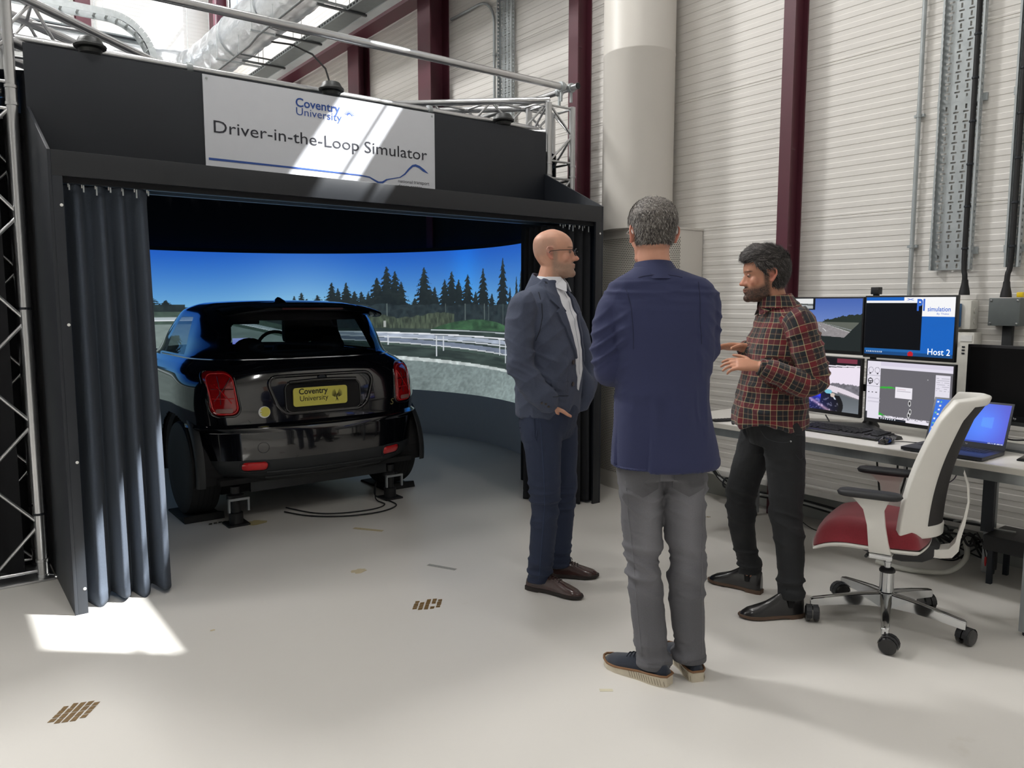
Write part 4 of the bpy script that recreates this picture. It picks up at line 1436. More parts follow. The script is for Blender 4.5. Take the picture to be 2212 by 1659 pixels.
# --- conduits
def conduit(label, path, r=.0125, saddles=()):
    t = thing('conduit', label, 'pipe', path[-1], group='galvanised conduits')
    MB().tube(path, r, 12).build('pipe', m_galv, t, smooth=60)
    for p in saddles:
        MB().lathe([(r + .001, -.010), (r + .004, -.009), (r + .004, .009), (r + .001, .010)], p, 12).build('saddle', m_galv, t, smooth=40)
        MB().box(p[0], XW - .002, p[1] - .028, p[1] + .028, p[2] - .008, p[2] + .008).build('saddle_base', m_galv, t)
conduit('thin galvanised conduit left of the wide cable tray', [(4.675, 2.232, z) for z in (1.40, 2.0, 2.6, 3.5)], .0125, [(4.675, 2.232, 1.78), (4.675, 2.232, 2.53)])
conduit('galvanised conduit with bend beside the high cable tray', [(4.67, 6.42, 2.8), (4.67, 6.42, 4.2)] + [(4.67, 6.42 + .25 * (1 - math.cos(a)), 4.2 + .25 * math.sin(a)) for a in np.linspace(.2, PI / 2, 6)] + [(4.67, 7.2, 4.45)], .014, [(4.67, 6.42, 3.9)])

# --- heavy black cables leaving the trays
def heavy_cable(label, pts, r, boot):
    t = thing('power_cable', label, 'cable', pts[-1], group='heavy black wall cables')
    MB().tube(spline(pts, 6), r, 10).build('sheath', m_cable, t, smooth=60)
    b0 = Vector(boot)
    MB().lathe([(r + .002, .085), (r + .004, .06), (.026, .022), (.028, 0), (.0, 0)], b0, 16).build('cable_boot', m_cable, t, smooth=50)
    for z in np.arange(1.75, 3.3, .23):
        MB().lathe([(r + .001, -.006), (r + .004, -.005), (r + .004, .005), (r + .001, .006)], (pts[0][0], pts[0][1], z), 10).build('cable_tie', m_blk, t)
heavy_cable('heavy black cable down the right of the wide cable tray', [(4.645, 1.925, 3.5), (4.645, 1.925, 2.4), (4.645, 1.925, 1.72), (4.64, 1.915, 1.60), (4.64, 1.912, 1.55)], .014, (4.64, 1.912, 1.492))
heavy_cable('heavy black cable down the narrow tray to the grey box', [(4.645, 1.69, 3.4), (4.645, 1.69, 2.4), (4.645, 1.69, 1.72), (4.64, 1.70, 1.60), (4.64, 1.702, 1.55)], .014, (4.64, 1.702, 1.478))

# --- electrical boxes on the wall
t = thing('socket_box', 'white electrical box with a blue tinted cover beside the Host 2 monitor', 'box', (4.64, 1.91, 1.30))
MB().box(4.60, 4.698, 1.855, 1.985, 1.302, 1.462).build('housing', M('box_ivory', (222, 220, 212), .45), t, bevel=.006)
MB().box(4.585, 4.60, 1.90, 1.975, 1.315, 1.445).build('blue_cover', M('blue_cover', (46, 82, 120), .2, coat=.6), t, bevel=.006)['label'] = 'blue tinted cover'
MB().box(4.578, 4.59, 1.955, 1.985, 1.425, 1.455).build('hinge', M('blue_hinge', (38, 110, 190), .35), t, bevel=.004)
MB().box(4.578, 4.59, 1.955, 1.985, 1.305, 1.335).build('hinge', MATS['blue_hinge'], t, bevel=.004)
for dz in (-.04, .02):
    MB().lathe([(.016, 0), (.016, .003), (.010, .003)], (4.65, 1.854, 1.385 + dz), 18, (0, -1, 0)).build('knockout', MATS['box_ivory'], t)
t = thing('switch_cabinet', 'white wall cabinet with black knobs below the blue covered box', 'cabinet', (4.64, 1.91, .98))
MB().box(4.60, 4.698, 1.83, 1.985, .92, 1.285).build('housing', MATS['box_ivory'], t, bevel=.006)
for z in (1.255, 1.02):
    MB().lathe([(.016, 0), (.018, .004), (.016, .03), (0, .032)], (4.60, 1.955, z), 16, (-1, 0, 0)).build('knob', m_blk, t, smooth=40)
for k in range(3):
    MB().box(4.597, 4.60, 1.875, 1.890, 1.20 - k * .018, 1.208 - k * .018).build('slot', m_blk, t)
MB().box(4.597, 4.60, 1.84, 1.90, 1.235, 1.27).build('rating_label', m_white, t)
t = thing('junction_box', 'dark grey junction box with four screws above the blank monitor', 'box', (4.64, 1.70, 1.32))
MB().box(4.61, 4.698, 1.620, 1.772, 1.325, 1.474).build('housing', M('box_grey', (92, 98, 98), .5, noise=.08), t, bevel=.004)
for dy in (1.632, 1.760):
    for dz in (1.338, 1.461):
        MB().lathe([(.006, 0), (.006, .003), (0, .004)], (4.61, dy, dz), 10, (-1, 0, 0)).build('screw', m_alu, t)
tag(MB().box(4.655, 4.69, 1.667, 1.715, .95, 1.324).build('cable_duct', M('trunk_black', (34, 36, 38), .5), bevel=.003), 'black vertical cable duct below the dark grey junction box', 'duct')
tag(MB().box(4.62, 4.66, 1.615, 1.645, 1.478, 1.505).build('yellow_tag', M('yellow_plastic', (228, 196, 30), .4), bevel=.004), 'small yellow plastic tag on top of the grey junction box', 'tag')

# --- hall: silver duct, cable trays and hangers high at the back
def foil_mat():
    m = M('crinkled_foil', (208, 212, 216), 0.28, metal=0.85, noise=.10, scale=6, bump=0.9, bscale=7, stretch=(1, 1.0, 3.0))
    return m
m_foil = foil_mat()
def duct_mesh(path, r, n=40, seed=1):
    V = []; P = [Vector(p) for p in path]
    mb = MB(); 
    mb.tube(path, r, n, caps=False)
    A = np.array([tuple(v) for v in mb.v]).reshape(len(path), n, 3)
    C_ = np.array([tuple(p) for p in P])[:, None, :]
    d = A - C_
    i = np.arange(len(path))[:, None] * np.ones((1, n)); k = np.ones((len(path), 1)) * np.arange(n)[None, :]
    w = 1 + .035 * (fbm(i * .9, k * .13, seed, 3) - .5) * 2 + .02 * np.sin(i * .9 + 2 * fbm(i * .2, k * .1, seed + 3, 2))
    A = C_ + d * w[:, :, None]
    mb.v = [tuple(p) for p in A.reshape(-1, 3)]
    return mb
path = [(3.62, y, 5.02) for y in np.arange(4.6, 12.45, .05)]
path += [(3.62 - .55 * (1 - math.cos(a)), 12.45 + .55 * math.sin(a), 5.02) for a in np.linspace(.1, PI / 2, 16)]
path += [(x, 13.0, 5.02) for x in np.arange(3.02, -3.0, -.06)]
t = thing('ventilation_duct', 'crinkled silver foil wrapped duct running along the hall and turning left', 'duct', (3.62, 8.5, 4.7))
duct_mesh(path, .285).build('foil_wrap', m_foil, t, smooth=60)
for y in np.arange(5.4, 12.2, 1.35):
    MB().tube([(3.62 + .293 * math.cos(a), y, 5.02 + .293 * math.sin(a)) for a in np.linspace(0, 2 * PI, 30, endpoint=False)], .006, 6, closed=True).build('band', m_galv, t)
    for s in (-1, 1):
        MB().cyl((3.62 + s * .31, y, 4.66), (3.62 + s * .31, y, ZC - .01), .004, n=6).build('hanger_rod', m_galv, t)
    MB().box(3.62 - .33, 3.62 + .33, y - .02, y + .02, 4.655, 4.675).build('hanger_bar', m_galv, t)
for x in (2.2, .9, -.4):
    MB().cyl((x, 12.7, 4.7), (x, 12.7, ZC - .01), .004, n=6).build('hanger_rod', m_galv, t)
    MB().box(x - .02, x + .02, 12.65, 13.35, 4.66, 4.69).build('hanger_bar', m_galv, t)
t = thing('overhead_tray', 'grey perforated tray hung between the silver duct and the channel beam', 'tray', (3.95, 8.5, 4.62))
MB().box(3.86, 4.06, 4.8, 12.6, 4.60, 4.604).build('tray_base', M('tray_underside', (116, 122, 124), .5, metal=.5), t)
MB().box(3.858, 3.861, 4.8, 12.6, 4.60, 4.65).build('tray_edge', m_galv, t)
sl = MB()
for y in np.arange(4.9, 12.5, .075):
    sl.box(3.8565, 3.858, y, y + .04, 4.615, 4.635)
o = sl.build('edge_slots', m_blk, t); o['kind'] = 'stuff'
for y in np.arange(5.6, 12.4, 1.2):
    MB().box(3.50, 4.08, y - .016, y + .016, 4.575, 4.597).build('support_arm', M('arm_grey', (84, 88, 90), .5), t)
    MB().cyl((3.72, y, 4.58), (3.72, y, ZC - .01), .004, n=6).build('hanger_rod', m_galv, t)
t = thing('wire_basket', 'dark wire basket rail slung below the silver duct', 'tray', (3.5, 8.5, 4.6))
MB().tube([(3.38, 4.8, 4.62), (3.38, 9.4, 4.62), (3.38, 9.75, 4.58), (3.38, 12.2, 4.58), (2.9, 12.35, 4.58), (-1.0, 12.35, 4.58)], .013, 8).build('rail', M('arm_grey', (84, 88, 90), .5), t, smooth=60)
for y in (9.0, 10.2, 11.4):
    MB().tube([(3.38, y, 4.60), (3.84, y, 4.60)], .011, 6).build('crossbar', MATS['arm_grey'], t)
    MB().cyl((3.40, y, 4.6), (3.40, y, ZC - .01), .003, n=6).build('hanger_rod', m_galv, t)
t = thing('cable_ladder', 'perforated cable ladder curving down at its end, far left behind the truss', 'ladder', (1.2, 12.1, 5.3))
lp = [(x, 12.1, 5.36) for x in np.arange(-2.5, 2.3, .10)] + [(2.25 + .55 * math.sin(a), 12.1, 5.36 - .55 * (1 - math.cos(a))) for a in np.linspace(.0, PI / 2, 14)]
for dy in (-.13, .13):
    s_ = MB()
    for i in range(len(lp) - 1):
        s_.bar((lp[i][0], lp[i][1] + dy, lp[i][2]), (lp[i + 1][0], lp[i + 1][1] + dy, lp[i + 1][2]), .006, .09, (0, 0, 1) if i < 48 else (1, 0, 0))
    s_.build('side_rail', m_galv, t)
for i in range(2, len(lp), 2):
    MB().bar((lp[i][0], 12.1 - .13, lp[i][2]), (lp[i][0], 12.1 + .13, lp[i][2]), .03, .012).build('rung', m_galv, t)
MB().tube([(p[0], p[1] + .03, p[2] + .03) for p in lp], .02, 6).build('ladder_cable', m_blk, t)
for x in (.6, 1.55, 2.2):
    MB().cyl((x, 12.1, 5.36), (x, 12.1, ZC - .01), .004, n=6).build('hanger_rod', m_galv, t)
t = thing('strut_channel', 'grey steel strut channel below the curved cable ladder', 'beam', (1.2, 12.5, 5.15))
MB().box(-2.5, 2.75, 12.36, 12.44, 5.14, 5.22).build('channel', M('strut_grey', (150, 158, 162), .4, metal=.5), t, bevel=.006)
MB().box(-2.5, 2.75, 12.355, 12.36, 5.165, 5.195).build('channel_slot', m_blk, t)
# ================================================================== DESK AND WORKSTATION
m_top = M('desk_laminate', (226, 223, 217), 0.42, noise=0.02, scale=4)
m_edge = M('desk_edge', (190, 187, 178), 0.5, noise=0.02)
m_steel = M('desk_steel', (140, 144, 146), 0.32, metal=0.75, noise=0.14, scale=3, stretch=(1, 6, 1))
m_bez = M('monitor_black', (18, 18, 20), 0.4)
m_stn = M('monitor_stand_black', (30, 31, 33), 0.45, noise=.04)
XD, YD0, YD1, ZD, DD = 3.70, 1.15, 3.19, 0.74, 0.80
dk = thing('desk', 'long white topped desk with steel frame along the wall', 'desk', (XD + .4, 2.17, 0))
MB().box(XD, XD + DD, YD0, YD1, ZD - .004, ZD).build('worktop', m_top, dk)
MB().box(XD, XD + DD, YD0, YD1, ZD - .030, ZD - .004).build('worktop_core', m_edge, dk)
MB().box(XD + .02, XD + .06, YD0 + .02, YD1 - .02, ZD - .078, ZD - .030).build('front_rail', m_steel, dk)
MB().box(XD + DD - .08, XD + DD - .04, YD0 + .02, YD1 - .02, ZD - .078, ZD - .030).build('back_rail', m_steel, dk)
for y in (YD0 + .05, YD1 - .10):
    for x in (XD + .055, XD + DD - .06):
        MB().box(x - .03, x + .03, y - .02, y + .03, .018, ZD - .030).build('leg', M('desk_leg_grey', (158, 164, 168), .4, metal=.4), dk, bevel=.003)
        MB().lathe([(.022, 0), (.022, .018), (.01, .02)], (x, y, 0), 14).build('foot', m_blk, dk)
    MB().box(XD + .055, XD + DD - .06, y - .012, y + .02, ZD - .075, ZD - .032).build('end_rail', m_steel, dk)
MB().box(4.40, 4.44, 1.60, 1.645, .02, ZD - .03).build('middle_leg', m_steel, dk)
MB().box(4.37, 4.40, 1.595, 1.65, .25, ZD - .03).build('cable_riser', m_blk, dk)
MB().cyl((4.40, 2.06, .02), (4.40, 2.06, ZD - .03), .018, n=14).build('middle_leg', m_alu, dk, smooth=60)
# equipment box on the floor shelf under the desk
t = thing('equipment_box', 'flat black equipment box under the right end of the desk', 'box', (4.42, 1.50, 0))
MB().box(4.28, 4.55, 1.30, 1.60, .18, .26).build('case', M('equipment_black', (26, 27, 29), .5), t, bevel=.006)
for x in (4.31, 4.52):
    for y in (1.33, 1.57):
        MB().box(x - .012, x + .012, y - .012, y + .012, 0, .18).build('leg', m_blk, t)

# monitors -----------------------------------------------------------
al = math.radians(6)
MDv = Vector((math.sin(al), math.cos(al), 0)); MNv = Vector((-math.cos(al), math.sin(al), 0))   # along (to the left in view), facing out
MO = Vector((4.14, 2.2, 0))
def monitor(label, s0, s1, z0, z1, pic, nu, nv, strength, bez=.009, chin=.020, dep=0.0, origin=MO, group='desk monitors'):
    """s along the desk (+ is further from camera = left in the photo)"""
    o = origin - MNv * dep
    c = o + MDv * ((s0 + s1) / 2)
    t = thing('monitor', label, 'monitor', (c.x, c.y, z0), group=group)
    def P(s, z, out=0.0):
        p = o + MDv * s + MNv * out
        return (p.x, p.y, z)
    mb = MB()
    mb.obox(((Vector(P(s0, z0)) + Vector(P(s1, z1))) / 2 - MNv * .012), MDv, MNv, (0, 0, 1), (s1 - s0) / 2, .012, (z1 - z0) / 2)
    mb.build('bezel_case', m_bez, t, bevel=.003)
    mb = MB()
    mb.obox(((Vector(P(s0, z0)) + Vector(P(s1, z1))) / 2 - MNv * .035), MDv, MNv, (0, 0, 1), (s1 - s0) * .36, .014, (z1 - z0) * .34)
    mb.build('back_housing', m_bez, t, bevel=.004)
    a0, a1, b0, b1 = s1 - bez, s0 + bez, z0 + chin, z1 - bez
    def pos(u, v):
        s = a0 + (a1 - a0) * u
        z = b0 + (b1 - b0) * v
        return np.stack([o.x + MDv.x * s + MNv.x * .0008, o.y + MDv.y * s + MNv.y * .0008, z], 1)
    painted('display', pic, nu, nv, pos, M_screen('display_light', strength, .3), t)
    return t, P

def rgb(r, g, b_):
    return np.array([r, g, b_]) / 255.0
def put(C, mask, col):
    return np.where(mask[:, None], col if np.ndim(col) == 1 else col, C)

def pic_road(u, v):
    C = rgb(150, 170, 214) * (1 - v)[:, None] + rgb(70, 100, 176) * v[:, None]
    hz = .56
    C = C * 1.0
    tr = .56 + np.clip((u - .50) * .30, 0, .12) * (1 + .5 * (fbm(u * 30, v * 0, 3, 3) - .5)) + .05 * fbm(u * 40, v * 0, 5, 3) * (u > .5)
    C = put(C, (v < tr) & (u > .48), rgb(40, 48, 42) * 1.0)
    tl = .56 + np.clip((.36 - u) * .8, 0, .14) + .05 * fbm(u * 50, v * 0, 7, 3) * (u < .36)
    C = put(C, (v < tl) & (u < .36), rgb(40, 48, 44))
    x = (u - .38) / np.maximum(.56 - v, .004)
    road = (v < .555) & (x > -1.1) & (x < 2.3)
    sh = (.50 + .12 * fbm(u * 40, v * 60, 9, 3))[:, None] * np.array([1.0, .97, .98])
    C = put(C, v < .55, rgb(96, 100, 92))
    C = np.where(road[:, None], sh, C)
    C = put(C, (np.abs(x - 2.3) < .05) & (v < .55), rgb(220, 220, 222))
    C = put(C, (np.abs(x - .75) < .035) & (v < .52) & (np.sin(1.3 / np.maximum(.56 - v, .01)) > .2), rgb(224, 224, 226))
    C = put(C, (np.abs(x + .4) < .03) & (v < .52) & (np.sin(1.5 / np.maximum(.56 - v, .01)) > .2), rgb(214, 214, 216))
    C = put(C, (np.abs(x - 3.0) < .12) & (v < .54), rgb(150, 154, 158))
    # dashboard
    dash = .30 - .06 * u + np.clip((u - .78) * 1.6, 0, .4) * 1.0
    C = put(C, v < dash, rgb(34, 40, 40))
    # mirror
    a = (u < .36) & (v > .78)
    C = put(C, a, rgb(16, 18, 22))
    m_ = (u < .33) & (v > .805)
    C = put(C, m_, rgb(170, 176, 178))
    C = put(C, m_ & (v > .90), rgb(224, 226, 226))
    C = put(C, m_ & (np.abs(v - .885 + .1 * (u - .2)) < .012), rgb(70, 74, 72))
    return C
def pic_host(u, v):
    C = np.ones((len(u), 3)) * rgb(24, 98, 190)
    C = put(C, (u > .445) & (v > .68), rgb(246, 246, 248))
    C = put(C, (u < .655) & (v > .105) & (v < .90), rgb(6, 8, 14))
    C = put(C, (u < .655) & (v > .90) & (v < .945), rgb(240, 242, 246))
    C = put(C, (v < .105) & (u < .655), rgb(34, 100, 170))
    C = put(C, (v < .06), rgb(26, 74, 130))
    for k in range(9):
        C = put(C, (np.abs(u - .03 - .022 * k) < .006) & (np.abs(v - .045) < .013), rgb(200, 214, 230))
    C = put(C, ((u - .545) ** 2 + ((v - .03) * .66) ** 2) < .032 ** 2, rgb(190, 30, 44))
    return C
def pic_cam(u, v):
    # camera feed: shiny dark car bonnet against a bright curved screen
    C = np.ones((len(u), 3)) * rgb(236, 226, 240)
    C = put(C, v > .86 - .10 * (1 - u), rgb(22, 20, 26))
    C = put(C, (np.abs(v - .875 + .06 * (1 - u)) < .012) & (u > .3), rgb(232, 226, 236))
    C = put(C, (np.abs(v - .93 + .35 * (u - .15) ** 2) < .012) & (u < .30), rgb(210, 40, 50))
    C = put(C, (u > .70) & (v > .92) & (u < .96), rgb(120, 52, 70))
    tr = (v < .78 - .28 * u + .08 * (fbm(u * 22, v * 14, 3, 3) - .5)) & (u < .55)
    C = np.where(tr[:, None], (.42 + .35 * fbm(u * 26, v * 30, 5, 3))[:, None] * np.array([1.0, .95, 1.12]), C)
    tr = (v < .50 + .05 * fbm(u * 40, v * 0, 8, 3)) & (u > .55)
    C = np.where(tr[:, None], (.36 + .2 * fbm(u * 26, v * 30, 6, 3))[:, None] * np.array([1.0, .98, 1.05]), C)
    road = v < .50 - .55 * (u - .45) ** 2
    C = put(C, road, rgb(224, 214, 224))
    C = put(C, v < .47 - .55 * (u - .30), rgb(112, 106, 112))
    C = put(C, (v < .36 - .35 * (u - .75)) & (u > .72), rgb(120, 118, 124))
    C = np.where(((v < .30 - .30 * (u - .85)) & (u > .55))[:, None], (.42 + .3 * (.3 - v))[:, None] * np.array([.9, .95, 1.0]), C)
    # bonnet
    e = ((u - .22) / .52) ** 2 + ((v - .10) / .42) ** 2
    bon = e < 1
    sh = rgb(22, 22, 34) + (np.clip(1 - e, 0, 1) ** 1.2)[:, None] * rgb(10, 14, 60)
    sh = sh + (np.exp(-((v - .34 - .25 * (.30 - u)) / .09) ** 2) * (u < .5))[:, None] * rgb(30, 40, 190)
    sh = sh + (np.exp(-((v - .12 + .75 * (u - .45)) / .035) ** 2))[:, None] * rgb(140, 110, 104) * .9
    sh = sh + ((fbm(u * 40, v * 40, 11, 2) > .68) & (v < .25))[:, None] * .25
    C = np.where(bon[:, None], sh, C)
    C = put(C, (np.abs(e - .92) < .035) & (v > .22), rgb(214, 224, 236))
    C = put(C, (((u - .60) / .05) ** 2 + ((v - .36) / .04) ** 2) < 1, rgb(120, 190, 210))
    C = put(C, (((u - .66) / .03) ** 2 + ((v - .30) / .04) ** 2) < 1, rgb(206, 190, 180))
    C = put(C, (e > 1) & (e < 1.25) & (u > .55) & (v < .30), rgb(24, 24, 28))
    return C
def pic_map(u, v):
    C = np.ones((len(u), 3)) * rgb(104, 102, 108)
    C = put(C, v > .885 + .0 * u, rgb(226, 222, 236))
    C = put(C, (v > .93), rgb(214, 208, 226))
    C = put(C, v < .075, rgb(232, 228, 238))
    left = (u < .165)
    C = put(C, left, rgb(228, 224, 236))
    C = put(C, left & (np.abs(v - .75) < .004), rgb(150, 148, 160))
    C = put(C, left & (np.abs(v - .565) < .003), rgb(150, 148, 160))
    def ring(C, x, y, r, w, col):
        d = np.sqrt((u - x) ** 2 + ((v - y) * .64) ** 2)
        return put(C, np.abs(d - r) < w, col)
    for x in (.045, .125):
        C = ring(C, x, .845, .030, .003, rgb(150, 146, 158))
    C = ring(C, .125, .655, .030, .003, rgb(170, 166, 178))
    C = ring(C, .045, .655, .028, .005, rgb(24, 24, 28))
    C = put(C, (np.abs(v - .655) < .008) & (np.abs(u - .045) < .026), rgb(24, 24, 28))
    C = put(C, (np.abs(u - .045) < .004) & (v < .655) & (v > .615), rgb(24, 24, 28))
    for x, y in ((.035, .785), (.13, .785), (.035, .60), (.13, .60), (.03, .46), (.075, .46), (.125, .46)):
        C = put(C, (np.abs(u - x) < .011) & (np.abs(v - y) < .007), rgb(20, 20, 24))
    pn = (u > .02) & (u < .175) & (v < .42) & (v > .27)
    C = put(C, pn & (np.sin(v * 420) > .8), rgb(190, 186, 200))
    C = put(C, (u < .02) & (v < .12), rgb(60, 60, 66))
    # green traces
    C = put(C, (np.abs(v - .555 - .10 * (u - .2)) < .016) & (u > .17) & (u < .315), rgb(56, 176, 60))
    C = put(C, (np.abs(v - .57 + .35 * (u - .31)) < .010) & (u > .31) & (u < .35), rgb(56, 176, 60))
    C = put(C, (u > .165) & (u < .26) & (v < .125 - .6 * (u - .165)) & (v > .07), rgb(50, 170, 56))
    # popup
    C = put(C, (u > .36) & (u < .56) & (v > .40) & (v < .585), rgb(236, 232, 240))
    C = put(C, (u > .375) & (u < .48) & (np.abs(v - .55) < .006), rgb(190, 150, 160))
    C = put(C, (u > .375) & (u < .54) & (np.abs(v - .52) < .004), rgb(190, 186, 196))
    # cars on the map
    for x, y in ((.535, .33), (.545, .19), (.53, .13)):
        d = ((u - x) / .016) ** 2 + ((v - y) / .05) ** 2
        C = put(C, (d < 1) & (d > .55), rgb(230, 230, 230)); C = put(C, d < .2, rgb(20, 20, 20))
    C = put(C, (u > .815) & (u < .975) & (v > .44) & (v < .84), rgb(226, 222, 234))
    C = put(C, (u > .825) & (u < .965) & (v > .46) & (v < .82) & (np.sin(v * 190 + 2) > .86) & (fbm(u * 40, v * 60, 5, 2) > .42), rgb(150, 148, 158))
    C = put(C, ((u - .73) ** 2 + ((v - .75) * .64) ** 2) < .005 ** 2, rgb(230, 230, 230))
    C = put(C, (v < .075) & (v > .045) & (u > .20) & (u < .9) & (fbm(u * 120, v * 80, 6, 2) > .58), rgb(120, 118, 126))
    C = put(C, (v < .035) & (u > .17) & (u < .5), rgb(30, 34, 44))
    for k in range(7):
        C = put(C, (np.abs(u - .20 - .028 * k) < .007) & (np.abs(v - .018) < .010), rgb(220, 226, 234))
    return C
def pic_blank(u, v):
    return np.ones((len(u), 3)) * rgb(5, 5, 6)

monitor('upper left monitor of the four showing a motorway from the driver seat', .02, .52, 1.157, 1.482, pic_road, 190, 130, 1.0)
th_, Pm = monitor('upper right monitor of the four showing a blue Host 2 desktop', -.492, .012, 1.150, 1.487, pic_host, 190, 130, 1.0, dep=-.004)
monitor('lower left monitor of the four showing a shiny dark car bonnet', .016, .53, .803, 1.140, pic_cam, 190, 130, 1.0, chin=.022)
monitor('lower right monitor of the four showing a grey map and gauges', -.500, -.012, .795, 1.140, pic_map, 220, 150, 1.0, dep=-.002)
# lettering on the blue desktop
udir = -MDv
def mono_text(nm, s, sv, z, w, h, mat, bold=0.0):
    p = Pm(sv, z, .0015)
    text(nm, s, p, udir, uz, width=w, height=h, mat=mat, parent=th_, bold=bold, off=0)
m_scw = M('screen_white_text', (244, 246, 250), .4, emit=.9, noise=0)
m_scb = M('screen_blue_text', (38, 84, 170), .4, emit=.9, noise=0)
mono_text('desktop_lettering', 'Host 2', -.355, 1.183, .115, .032, m_scw)
mono_text('logo_lettering', 'simulation', -.343, 1.405, .118, .024, m_scb, .012)
mono_text('logo_lettering', 'By Thales', -.392, 1.386, .062, .012, m_scb)
mono_text('logo_lettering', 'PI', -.286, 1.407, .042, .062, m_scb, .03)
mono_text('logo_lettering', 'X', -.226, 1.461, .045, .010, m_scb, .02)
# blank monitor to the right
tb, Pb = monitor('blank dark monitor at the right end of the desk', -1.02, -.50, .875, 1.242, pic_blank, 4, 4, .2, bez=.014, chin=.03, dep=.10)
text('bezel_logo', 'hp', Pb(-.735, .884, .002), udir, uz, height=.014, mat=M('logo_grey', (170, 170, 172), .4), parent=tb, off=0)
st = MB(); c0 = Vector(Pb(-.76, 0)) - MNv * .05
for s in (-.10, .10):
    q = Vector(Pb(-.76 + s, 0)) - MNv * .045
    MB().obox((q.x, q.y, .82), MDv, MNv, (0, 0, 1), .022, .008, .075).build('stand_arm', M('stand_grey', (120, 124, 126), .4, metal=.4), tb, bevel=.003)
MB().obox((c0.x - .02, c0.y, .746), MDv, MNv, (0, 0, 1), .15, .10, .006).build('stand_base', MATS['stand_grey'], tb, bevel=.003)
MB().obox((c0.x, c0.y, .90), MDv, MNv, (0, 0, 1), .12, .010, .05).build('stand_head', MATS['stand_grey'], tb, bevel=.003)

# four-way monitor stand
ms = thing('monitor_stand', 'black four monitor stand with curved foot on the desk', 'stand', (4.26, 2.2, ZD))
pp = MO - MNv * .075
MB().cyl((pp.x, pp.y, ZD + .02), (pp.x, pp.y, 1.52), .017, n=16).build('post', m_stn, ms, smooth=60)
MB().box(pp.x - .022, pp.x + .022, pp.y - .022, pp.y + .022, 1.495, 1.535).build('post_cap', m_stn, ms, bevel=.003)
for z in (.97, 1.32):
    a = pp - MDv * .25; b_ = pp + MDv * .28
    MB().bar((a.x, a.y, z), (b_.x, b_.y, z), .022, .04).build('cross_arm', m_stn, ms, bevel=.003)
    for s in (-.245, .27):
        q = pp + MDv * s + MNv * .018
        MB().obox((q.x, q.y, z), MDv, MNv, (0, 0, 1), .05, .008, .05).build('mount_plate', m_stn, ms)
for sgn, L_ in ((1, .40), (-1, .30)):
    fp = []
    for q in np.linspace(0, 1, 12):
        c = pp + MDv * (sgn * L_ * q) + MNv * (.02 + .30 * q - .12 * q * q)
        fp.append((c.x, c.y, q))
    mb = MB()
    for (x, y, q) in fp:
        w = .055 * (1 - .35 * q); h = .028 * (1 - .6 * q) + .006
        mb.v += [(x - MNv.x * w - MDv.x * 0, y - MNv.y * w, ZD + .001), (x - MNv.x * w * .6, y - MNv.y * w * .6, ZD + h), (x + MNv.x * w * .6, y + MNv.y * w * .6, ZD + h), (x + MNv.x * w, y + MNv.y * w, ZD + .001)]
    mb.f = [(i * 4 + k, i * 4 + (k + 1) % 4, i * 4 + 4 + (k + 1) % 4, i * 4 + 4 + k) for i in range(11) for k in range(4)] + [(0, 1, 2, 3), (44, 47, 46, 45)]
    mb.build('foot', m_stn, ms, smooth=40)
MB().lathe([(.05, 0), (.05, .02), (.03, .05), (.018, .055)], (pp.x, pp.y, ZD), 20).build('foot_boss', m_stn, ms, smooth=50)

# keyboard
kd = Vector((.02, 1.0, 0)).normalized(); kn = Vector((-kd.y, kd.x, 0))
ko = Vector((3.94, 2.19, ZD))
kb = thing('keyboard', 'black desktop keyboard in front of the four monitors', 'keyboard', ko)
def KP(a, b_, z):    # a along (left positive), b toward the front
    p = ko + kd * a + kn * b_
    return Vector((p.x, p.y, ZD + z))
mb = MB()
L2, W2 = .232, .085
for a in (-L2, L2):
    mb.v += [tuple(KP(a, W2, .003)), tuple(KP(a, -W2, .003)), tuple(KP(a, -W2, .026)), tuple(KP(a, W2 - .03, .017)), tuple(KP(a, W2, .010))]
mb.f = [(0, 1, 2, 3, 4), (9, 8, 7, 6, 5)] + [(i, 5 + i, 5 + (i + 1) % 5, (i + 1) % 5) for i in range(5)]
mb.build('keyboard_case', m_bez, kb, bevel=.002)
MB().obox(KP(0, W2 - .008, .012), kd, kn, (0, 0, 1), L2 - .01, .006, .002).build('front_strip', M('gloss_strip', (60, 62, 66), .15), kb)
m_key = M('key_black', (40, 40, 43), .5)
km = None
for r in range(5):
    bpos = -.068 + r * .024
    zt = .0265 - .0085 * (r / 4.0)
    cols = [(a, .0095) for a in np.arange(-.218 + .11, .219, .0197)] + [(a, .0095) for a in (-.210, -.190, -.170, -.150)]
    if r == 4:
        cols = [(.205, .012), (.175, .012), (.145, .012), (.06, .06), (-.03, .012), (-.06, .012), (-.09, .010), (-.20, .02), (-.155, .0095)]
    for a, hw in cols:
        c = KP(a + .003 * r, bpos, zt + .003)
        o = MB().obox(c, kd, kn, (0, 0, 1), hw - .0008, .0095, .003).build('key', m_key, kb)
for a in (-.15, .15):
    MB().obox(KP(a, -.05, .0015), kd, kn, (0, 0, 1), .012, .008, .0015).build('rubber_foot', m_blk, kb)
